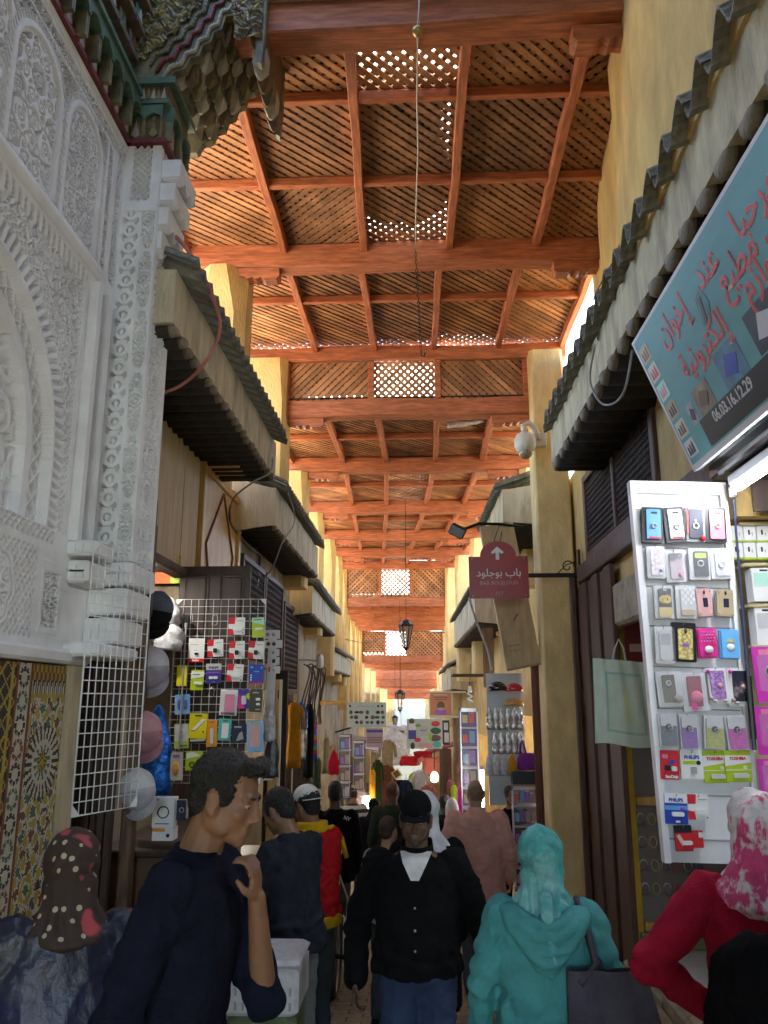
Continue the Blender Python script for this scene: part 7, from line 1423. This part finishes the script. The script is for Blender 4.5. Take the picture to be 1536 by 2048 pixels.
# ------------------------------------------------------------------ shops further down, left
leaf('dark brown folding leaf of the second left shop', -1.72, -1.48, 9.02, gz(9), 2.0, dark_wood, 1); leaf('dark brown leaf with a deep head panel at the second left shop', -1.75, -1.60, 10.2, gz(10), 1.75, choc, 1)
leaf('tall dark leaf of the third left shop beside the red bag', -1.80, -1.50, 11.6, gz(11.6), 1.55, dark_wood, 1)
def garment(label, p, w, h, m, cat='garment', name='garment'):
    b = MB(); sd = rnd.uniform(0, 40); rings = []
    for i in range(10):
        t_ = i/9; hw = w*(.62+.38*min(1, t_*9)**.6)*(.92+.10*t_+.06*sin(t_*7+sd)); rings.append([p+Vector((hw*cos(a), .06*sin(a)*(1+.3*sin(3*a+sd))+.03*mnoise.noise(Vector((a*2, t_*3, sd))), -h*t_+(.04*h*sin(4*a+sd) if i == 9 else 0))) for a in [2*pi*k/14 for k in range(14)]])
    b.loft(rings)
    if h > .35 and cat == 'garment' and w >= .08:
        for sg in (-1, 1): b.tube([p+Vector((sg*w*.75, 0, -.05*h)), p+Vector((sg*w*1.25, 0, -.16*h)), p+Vector((sg*w*1.45, -.01, -.42*h))], [w*.30, w*.28, w*.24], 8)
    b.tube([p+Vector((-w*.3, 0, .01)), p+Vector((0, 0, .05)), p+Vector((w*.3, 0, .01))], .006, 4); b.tube([p+Vector((0, 0, .05)), p+Vector((0, 0, .12))], .005, 4)
    return single(b, name, label, cat, m, p, smooth=True)
garment('mustard yellow garment hanging in the second left shop', aty(590, 1405, 9.6), .08, .72, cloth('mustard', (.60, .27, .02)))
bundle('blue cellophane bag hanging next to the mustard garment', aty(603, 1403, 9.8), .075, .32, mat('blue_foil', (.02, .16, .6))); bundle('silver foil strip hanging between blue bag and black garment', aty(607, 1415, 9.9), .05, .6, mat('silver_foil', (.6, .6, .6), .2, .3, 16, .8, 22, metal=.8), 'foil strip', 'foil_strip')
garment('black garment hanging in the second left shop', aty(619, 1408, 10.0), .06, .85, c_black)
for i, c_ in enumerate(('hotpink', 'sky', 'orange', 'magenta', 'teal', 'red', 'blue')): q = aty(629, 1455+10*i, 10.1); b = MB(); b.bbox(q.x-.035, q.x+.035, q.y-.02, q.y+.02, q.z-.03, q.z+.03, .008); single(b, 'folded_scarf', 'folded {} scarf in the hanging column of bright scarves'.format(c_), 'scarf', PAL[c_], q)
garment('dark green tinsel garland behind the red jacket', aty(632, 1515, 10.2), .07, .35, mat('tinsel', (.05, .07, .02), .4, .5, 60, .8, 90), 'garland', 'garland')
bundle('crimson bag hanging from the third left shop', aty(668, 1500, 11.4), .07, .32, cloth('crimson', (.42, .01, .03)), 'bag', 'hanging_bag')
def board(label, rect, Y, m, marks, frame_m=None, name='signboard', cat='sign', yaw=0.):
    M, w, h = face_rect(*rect, Y, 0, yaw); f = Flat(name, label, cat, M, w, h); f.rect('panel', 0, 1, 0, 1, m, 0, .02)
    if frame_m: 
        for a in ((0, 1, 0, .05), (0, 1, .95, 1), (0, .05, .05, .95), (.95, 1, .05, .95)): f.rect('frame', *a, frame_m, .015, .028, .002)
    for mk in marks:
        if mk[0] == 'r': f.rect('picture', *mk[1:5], mk[5], .0205, .023)
        elif mk[0] == 'e': f.dome('picture', *mk[1:5], PAL[mk[5]], .02, .004)
        else: f.txt(mk[3], mk[1], mk[2], mk[4]*h, mk[5], .0215, **({'xs': mk[6]} if len(mk) > 6 else {}))
    return f
marks = [('e', .10+.135*i+.02*((i+j) % 2), .20+.2*j, .03+.008*((i*j) % 3), .022+.006*((i+j) % 3), ('dgreen', 'black', 'brown', 'olive')[(i+2*j) % 4]) for i in range(7) for j in range(3) if (i*3+j) % 7]+[('r', .25, .7, .82, .86, 'grey'), ('e', .08, .85, .02, .02, 'black'), ('e', .9, .85, .02, .02, 'black'), ('e', .8, .85, .02, .02, 'black')]
board('pale signboard covered with small dark pictures of herbs on the left', (694, 1404, 772, 1455), 14.0, flat('sign_pale', (.42, .46, .43), .5), marks)
board('pinkish signboard hanging under the herb signboard', (733, 1456, 766, 1495), 14.02, flat('sign_pink', (.40, .27, .30), .5), [('r', .05, .95, .5-.09*i, .54-.09*i, 'brown') for i in range(4)]+[('r', 0, 1, .78, .92, 'purple')])
b = MB(); b.tube([aty(640, 1406, 13.9), aty(692, 1406, 13.95)], .035, 6); single(b, 'wooden_bracket', 'yellow timber bracket carrying the herb signboard', 'bracket', pine_yellow, aty(640, 1406, 13.9)); b = MB(); b.tube([aty(670, 1465, 13.9), aty(702, 1455, 14.0)], .015, 5); single(b, 'iron_strut', 'thin iron strut below the herb signboard', 'bracket', black_iron, aty(670, 1465, 13.9))
def showcase(label, rect, Y, dep, items, frame_m=steel, back='brown', shelves=4):
    M, w, h = face_rect(*rect, Y); f = Flat('showcase', label, 'showcase', M, w, h)
    for a in ((0, .06, 0, 1), (.94, 1, 0, 1), (0, 1, .97, 1), (0, 1, 0, .03)): f.rect('frame', *a, frame_m, -.02, .02, .002)
    f.rect('back_panel', 0, 1, 0, 1, back, -dep, -dep+.01)
    for k in range(1, shelves): f.rect('shelf', .04, .96, k/shelves-.008, k/shelves+.004, 'ltgrey', -dep+.01, -.02, .001)
    for k in range(shelves):
        for i in range(items): 
            a = .12+.76*(i+.5)/items; e = k/shelves+.04; f.rect('goods', a-.28/items, a+.28/items, e, e+(.5+.3*((i*5+k*3) % 3)/3)/shelves*.8, ('rose', 'gold', 'violet', 'ltgrey', 'red', 'tan', 'mint', 'sky')[(i*3+k*5) % 8], -dep*.7, -dep*.3, .004)
    f.rect('pane', .05, .95, .03, .97, clear_m, -.006, -.002); return f
showcase('glass showcase left of the white light column', (676, 1468, 700, 1600), 13.0, .3, 2); showcase('narrow glass showcase of the fourth left shop', (706, 1480, 728, 1620), 15.0, .3, 2); showcase('tall glass showcase beside the salmon shirted man', (922, 1412, 958, 1660), 13.2, .35, 2, steel, 'purple', 6)
lamp_w = mat('lit_cool_tube', (1, 1, 1), .4, emit=(1.0, .95, .88), estr=6.)
def light_tube(label, A, B_, r=.02): t = thing('tube_lamp', label, 'lamp', A); b = MB(); b.tube([A, B_], r, 8); b.build('tube', lamp_w, t); b = MB(); d = (B_-A).normalized(); b.tube([A-d*.05, A], r*1.15, 8); b.build('end_cap', PAL['grey'], t); b = MB(); b.tube([B_, B_+d*.05], r*1.15, 8); b.build('end_cap', PAL['grey'], t)
light_tube('lit white upright tube in a left shop beside the striped jersey', aty(734, 1640, 15.2), aty(734, 1592, 15.2), .045); light_tube('lit bluish upright tube in the case beside the salmon shirted man', aty(966, 1640, 11.3), aty(964, 1540, 11.3), .022)
light_tube('lit white tube inside the fourth left shop', Vector((-2.9, 14.9, 1.0)), Vector((-2.9, 16.3, .9))); light_tube('lit white tube inside the second right shop', Vector((2.6, 13.4, 1.0)), Vector((2.6, 14.6, .9))); light_tube('lit white tube inside the second left shop', Vector((-2.9, 9.4, 1.55)), Vector((-2.9, 10.8, 1.45)))
ordn = ('first', 'second', 'third', 'fourth', 'fifth', 'sixth')
for side, lst in ((-1, SHOPS_L), (1, SHOPS_R)):
    for n_, (y0, y1, top) in enumerate(lst[:6]):
        x = XL(y0)-.25 if side < 0 else XR(y0)+.25; light_tube('added fill tube under the lintel of the {} shop past the {}'.format(ordn[n_], 'yellow hatch' if side < 0 else 'tall ochre pillar'), Vector((x, y0+.4, top-.12)), Vector((x, y1-.4, top-.12)), .03)  # one tube per shop, added to brighten the dark lower street
t = thing('shop_lamp', 'warm yellow lit lamp far along the right side', 'lamp', aty(869, 1553, 19)); b = MB(); q = aty(869, 1553, 19); b.lathe(q, [(.02, .10), (.05, .08), (.09, 0), (.08, -.09), (.04, -.12)], 12); b.build('lamp_shade', mat('lit_amber_shade', (1, .8, .4), .5, emit=(1, .72, .25), estr=5.), t, True); b = MB(); b.tube([q+Vector((0, 0, .16)), q+Vector((0, 0, .7))], .012, 5); b.build('cable', PAL['black'], t)
# cloths, awnings and clutter at the far middle
for i, (px, py, Y, w, h, c_, lab) in enumerate(((775, 1480, 17, .12, .8, 'tan', 'straw coloured hanging goods left of the far white cloth'), (770, 1530, 16.5, .14, .8, 'brown', 'rust brown hanging cloth in the far left shop'), (755, 1520, 16, .08, .9, 'dgreen', 'dark green garland hanging by the white light column'), (818, 1512, 20, .22, .22, 'red', 'red cloth awning bundle in the far middle'), (846, 1502, 20.5, .24, .18, 'red', 'wide red awning cloth beside the herb poster'), (860, 1515, 19.8, .2, .4, 'rose', 'faded red hanging cloth under the wide red awning'),
        (800, 1560, 18, .14, .8, 'black', 'black dress hanging far ahead'), (828, 1545, 18.5, .08, .6, 'lime', 'lime green garment hanging far ahead'), (840, 1540, 18.2, .12, .9, 'ltgrey', 'pale grey garment hanging far ahead'), (856, 1570, 17.8, .12, .8, 'rose', 'dusty red garment hanging far right'), (812, 1560, 17.5, .10, .9, 'navy', 'navy garment hanging beside the black dress'), (908, 1570, 12.6, .05, .5, 'lime', 'lime scarf beside the tall showcase'), (917, 1575, 12.7, .05, .5, 'magenta', 'magenta scarf beside the tall showcase'), (900, 1560, 12.8, .05, .45, 'rose', 'pale pink scarf beside the tall showcase'),
        (652, 1475, 12.2, .06, .5, 'tan', 'beige garment hanging above the crimson bag'), (745, 1540, 15.5, .06, .6, 'orange', 'orange ribbon hanging by the fourth left shop'), (790, 1590, 19, .2, .9, 'brown', 'brown robe hanging in the far middle'), (872, 1600, 16, .14, .8, 'teal', 'teal garment hanging low on the far right'))):
    garment(lab, aty(px, py, Y), w, h, cloth('far_'+c_, tuple(PALC) if (PALC := {'tan': (.34, .26, .15), 'brown': (.16, .06, .03), 'dgreen': (.03, .06, .02), 'red': (.42, .02, .03), 'rose': (.40, .12, .12), 'black': (.01, .01, .012), 'lime': (.40, .52, .04), 'ltgrey': (.5, .5, .5), 'navy': (.02, .025, .05), 'magenta': (.50, .03, .3), 'orange': (.6, .25, .02), 'teal': (.05, .22, .22)}[c_]) else None))
for i, (px, py, Y, s_) in enumerate(((785, 1480, 22, .34), (800, 1490, 24, .30), (778, 1500, 21, .26), (808, 1475, 26, .3), (795, 1510, 23, .3))): bundle(('white bundled cloth hanging in the far bright gap, largest', 'white bundled cloth hanging behind the largest white bundle', 'white bundled cloth hanging lowest in the far gap', 'white bundled cloth hanging farthest under the small lantern', 'white bundled cloth above the black dress')[i], aty(px, py-25, Y), s_, s_*2.0, cloth('white_voile', (.66, .66, .68)), 'cloth bundle', 'cloth_bundle')
b = MB(); p0_, p1_ = aty(768, 1452, 24), aty(806, 1462, 20); b.loft([[p0_+Vector((0, 0, 0)), p0_+Vector((.15, .3, .04)), p0_+Vector((.15, .3, .06)), p0_+Vector((0, 0, .03))], [p1_, p1_+Vector((.05, .3, .04)), p1_+Vector((.05, .3, .06)), p1_+Vector((0, 0, .03))]]); single(b, 'shade_sheet', 'grey translucent shade sheet under the small lanterns', 'awning', flat('grey_sheet', (.42, .42, .42), .5), p0_)
M, w, h = face_rect(785, 1536, 802, 1560, 16.2, .6); f = Flat('picture_frame', 'small square gilt frame hanging cornerwise far ahead', 'picture frame', M, .16, .16); f.rect('panel', 0, 1, 0, 1, 'brown', 0, .01)
for a in ((0, 1, 0, .15), (0, 1, .85, 1), (0, .15, .15, .85), (.85, 1, .15, .85)): f.rect('frame', *a, 'gold', .008, .02, .002)
# awning roofs and poles hiding the street floor far away
for i, (y, x0, x1, z, c_) in enumerate(((24, -2.3, -.7, .35, (.30, .25, .18)), (27, .1, 1.1, .0, (.25, .08, .06)), (31, -2.4, -.8, -.3, (.4, .38, .34)), (35, -.1, 1.0, -.6, (.28, .22, .15)), (41, -2.4, -.5, -1.1, (.35, .30, .24)))):
    b = MB(); b.loft([[Vector((x0, y+q, z+.25*(1 if x0 < -1 else 0)-.02)), Vector((x1, y+q, z+.25*(0 if x0 < -1 else 1)-.02)), Vector((x1, y+q, z+.25*(0 if x0 < -1 else 1)+.02)), Vector((x0, y+q, z+.25*(1 if x0 < -1 else 0)+.02))] for q in (0, 2.2)]); single(b, 'awning', ('first sagging cloth awning far on the left', 'first dark red awning far on the right', 'second cloth awning far on the left', 'second awning far on the right', 'last awning near the bright end')[i], 'awning', cloth('awning_%d' % i, c_), ((x0+x1)/2, y, z))

# ------------------------------------------------------------------ right shop with bags and packets
M, w, h = face_rect(975, 1342, 1048, 1610, 10.85); f = Flat('goods_board', 'pale grey display panel of shiny bags and silver packets on the right', 'display board', M, w, h); f.rect('panel', 0, 1, 0, 1, mat('pale_blue_panel', (.44, .50, .53), .45, .08, 4), 0, .03)
f.rect('edge_strip', .94, 1, 0, 1, 'ltgrey', .03, .05)
for k in range(5): f.rect('rail', .02, .9, .86-.14*k, .87-.14*k, 'ltgrey', .03, .06, .001)
def clutch(label, rect, Y, m):
    M, w, h = face_rect(*rect, Y); t = thing('clutch_bag', label, 'handbag', M.translation); b = MB(); rings = []
    for d, k in ((-.05, .5), (-.03, .9), (0, 1.0), (.04, .95), (.07, .6)): rings.append([M @ Vector((w/2*k*cos(a), (h*.62*k*sin(a)**.8 if sin(a) > 0 else 0)-h*.3, d)) for a in np.linspace(0, pi, 14)])
    b.loft(rings); b.build('body', m, t, True); b = MB(); b.tube([M @ Vector((w*.4*cos(a), h*.5*sin(a)-h*.3, .075)) for a in np.linspace(.3, 2.8, 8)], .005, 5); b.build('seam', m, t, True); return t
gl = lambda n, c: mat('patent_'+n, c, .12, .1, 8, .25, 14, spec=.8, coat=.6)
clutch('glossy black clutch bag on the pale display panel', (976, 1357, 1014, 1388), 10.7, gl('black', (.01, .01, .012))); clutch('glossy red clutch bag on the pale display panel', (1010, 1361, 1046, 1388), 10.68, gl('red', (.50, .015, .03))); clutch('glossy tan clutch bag below the red one', (1007, 1391, 1048, 1417), 10.7, gl('tan', (.50, .28, .07)))
foil = mat('silver_foil', (.6, .6, .6))
for i in range(6): bundle('silver packet in the upper row, {} from the left'.format(('first', 'second', 'third', 'fourth', 'fifth', 'sixth')[i]), aty(979+12*i, 1414, 10.7), .042, .28, foil, 'packet', 'silver_packet', ry=.02)
for i in range(5): bundle('silver packet in the lower row, {} from the left'.format(('first', 'second', 'third', 'fourth', 'fifth')[i]), aty(990+12.5*i, 1462, 10.65), .042, .28, foil, 'packet', 'silver_packet', ry=.02)
for i in range(4): bundle('clear packet of trinkets in the lowest row, {} from the left'.format(('first', 'second', 'third', 'fourth')[i]), aty(978+14*i, 1508, 10.7), .045, .26, crinkle, 'packet', 'clear_packet', ry=.03)
bundle('mustard pouch hanging next to the purple bag', aty(1024, 1508, 10.4), .05, .22, cloth('mustard', (.6, .27, .02)), 'bag', 'hanging_bag')
c = aty(1061, 1523, 10.4); b = MB(); b.loft([[c+Vector((.165*k*cos(a), .07*k*sin(a), z)) for a in [2*pi*i/18 for i in range(18)]] for z, k in ((-.10, .85), (-.08, 1), (.03, .98), (.09, .8), (.10, .7))]); pb = single(b, 'purple_bag', 'purple handbag standing on the black box', 'handbag', cloth('purple', (.20, .04, .26)), c, smooth=True); b = MB(); b.tube([c+Vector((-.12, 0, .09)), c+Vector((-.12, 0, .2)), c+Vector((-.09, 0, .26)), c+Vector((-.05, 0, .1))], .012, 6); b.build('handle', cloth('purple', (.2, .04, .26)), pb, True)
M, w, h = face_rect(1025, 1543, 1083, 1569, 10.35); f = Flat('black_box', 'plain black box under the purple handbag', 'box', M, w, h); f.rect('carton', 0, 1, 0, 1, 'black', -.2, 0); f.rect('lid', -.01, 1.01, .9, 1.02, 'black', -.2, .004)
M, w, h = face_rect(1026, 1570, 1084, 1760, 10.36); f = showcase('glass counter of watches beside the tall ochre pillar', (1026, 1570, 1084, 1780), 10.36, .35, 4, PAL['ltgrey'], 'tan', 5)
leaf('reddish brown door leaf behind the tall ochre pillar', 1.36, 1.72, 10.15, gz(10.2), 2.3, mat('reddish_door', (.16, .05, .03), .5, .25, 5, .2, 40, stretch=(7, 7, 1)), 1)
board('orange framed poster with a round emblem on the right', (858, 1382, 905, 1433), 15.5, flat('poster_orange', (.55, .22, .11), .5), [('r', .2, .8, .84, .87, 'cream'), ('r', .2, .8, .74, .77, 'brown'), ('r', .25, .75, .66, .685, 'brown'), ('e', .5, .42, .07, .08, 'brown'), ('e', .5, .17, .11, .045, 'violet'), ('e', .5, .30, .06, .05, 'rose')], PAL['cream'])
board('white poster with pictures of vegetables and a man on the right', (814, 1437, 884, 1498), 15.2, flat('poster_white', (.52, .56, .48), .5), [('e', .14, .93, .05, .05, 'brown'), ('r', .05, .26, .62, .84, 'white'), ('r', .04, .26, .32, .62, 'purple'), ('e', .82, .84, .08, .05, 'red'), ('e', .82, .60, .10, .06, 'dgreen'), ('e', .80, .36, .11, .06, 'brown'), ('e', .85, .15, .08, .06, 'teal'), ('e', .62, .12, .07, .05, 'rose'), ('e', .42, .14, .06, .06, 'rose'), ('e', .16, .10, .04, .06, 'olive'), ('e', .3, .3, .06, .04, 'red'), ('e', .68, .42, .03, .09, 'lime'), ('e', .3, .78, .07, .03, 'green')]+[('r', .38, .62, .72-.07*i, .74-.07*i, 'grey') for i in range(5)]+[('e', .38+.03*i, .62, .008, .008, 'black') for i in range(6)])
board('small dark notice rack right of the vegetable poster', (885, 1440, 899, 1490), 15.3, PAL['black'], [('r', .2, .8, .6, .9, 'ltgrey'), ('r', .25, .9, .1, .5, 'ltgrey')])
b = MB(); b.tube([aty(903, 1384, 15.4), aty(932, 1384, 15.4)], .02, 5); single(b, 'iron_strut', 'pale strut holding the orange poster from the right wall', 'bracket', PAL['cream'], aty(903, 1384, 15.4)); b = MB(); b.tube([aty(860, 1434, 15.4), aty(925, 1434, 15.4)], .025, 5); single(b, 'wooden_bracket', 'white rail between the two posters on the right', 'bracket', PAL['cream'], aty(860, 1434, 15.4))
p0_ = aty(905, 1350, 13.6); b = MB(); b.bbox(p0_.x, p0_.x+.85, 13.5, 14.3, p0_.z-.015, p0_.z+.015, .005); single(b, 'bracket_shelf', 'flat dark shelf bracket under the third right canopy', 'bracket', dark_wood, p0_)
t = thing('light_bulb', 'unlit white spiral bulb hanging before the right shop', 'lamp', aty(940, 1392, 12.4)); q = aty(940, 1395, 12.4); b = MB(); b.tube([q+Vector((.035*cos(a), .035*sin(a), -.06+.015*a/1.2)) for a in np.linspace(0, 10, 26)], .013, 6); b.build('glass', PAL['white'], t, True); b = MB(); b.lathe((q.x, q.y, q.z+.07), [(.03, 0), (.035, .03), (.02, .10)], 10); b.build('socket', PAL['white'], t, True); b = MB(); b.tube([q+Vector((0, 0, .17)), q+Vector((.02, 0, .5))], .006, 4); b.build('cable', PAL['black'], t)
b = MB(); q0_, q1_ = aty(964, 1256, 12.6), aty(978, 1375, 12.6); b.bbox(q0_.x, q0_.x+.17, 12.55, 12.6, q1_.z, q0_.z, .008); single(b, 'weathered_plank', 'upright weathered plank left of the plywood box', 'plank', mat('weathered_plank', (.24, .14, .08), .8, .3, 5, .3, 40, stretch=(6, 6, 1), base2=(.40, .28, .17), mask=(.5, .7)), q1_)
b = MB(); q0_, q1_ = aty(912, 1436, 14.4), aty(914, 1640, 14.4); b.tube([q0_, lerp(q0_, q1_, .3)+Vector((.03, 0, 0)), lerp(q0_, q1_, .7)-Vector((.02, 0, 0)), q1_], [.07, .08, .075, .09], 9); single(b, 'wooden_post', 'crooked grey timber post beside the tall showcase', 'post', mat('weathered_plank', (.24, .14, .08)), q1_, smooth=True)
for i in range(4): q = aty(884+6*i, 1640, 16.5+.1*i); b = MB(); b.bbox(q.x-.03, q.x+.03, q.y-.02, q.y+.02, q.z-.3, q.z+1.35, .006); single(b, 'door_plank', 'brown upright door plank beyond the crooked post, {}'.format(('nearest the alley', 'second in', 'third in', 'against the post')[i]), 'plank', brown_wood, q)
# goods on shelves inside the open shops so they read as full
cols_ = ['red', 'white', 'sky', 'gold', 'tan', 'hotpink', 'ltgrey', 'brown', 'teal', 'rose', 'violet', 'cream']
for side, lst in ((-1, SHOPS_L), (1, SHOPS_R)):
    for n_, (y0, y1, top) in enumerate(lst[:9]):
        xb = (XL(y0)-.9) if side < 0 else (XR(y0)+.9); t = thing('shop_shelves', '{} shelves crammed with goods on the {} of the alley'.format(('first', 'second', 'third', 'fourth', 'fifth', 'sixth', 'seventh', 'eighth', 'ninth')[n_], 'left' if side < 0 else 'right'), 'shelves', (xb, (y0+y1)/2, gz(y1)))
        b = MB()
        for k in range(6): b.box(xb-.2, xb+.2, y0-.1, y1+.1, gz(y1)+.3+.42*k, gz(y1)+.33+.42*k)
        b.build('shelves', mat('shelf_brown', (.12, .08, .05), .6, .2, 5), t)['kind'] = 'stuff'
        for c_i in range(6):
            b = MB()
            for k in range(6):
                for j in range(3):
                    y = y0+(y1-y0)*((c_i*.37+j*.33+k*.11) % 1); hh = .12+.2*((c_i*7+j*3+k) % 5)/5; b.box(xb-.16, xb+.16, y, y+.1+.05*((j+k) % 3), gz(y1)+.331+.42*k, gz(y1)+.331+.42*k+hh)
            b.build('goods', PAL[cols_[(c_i*2+n_) % 12]], t)['kind'] = 'stuff'
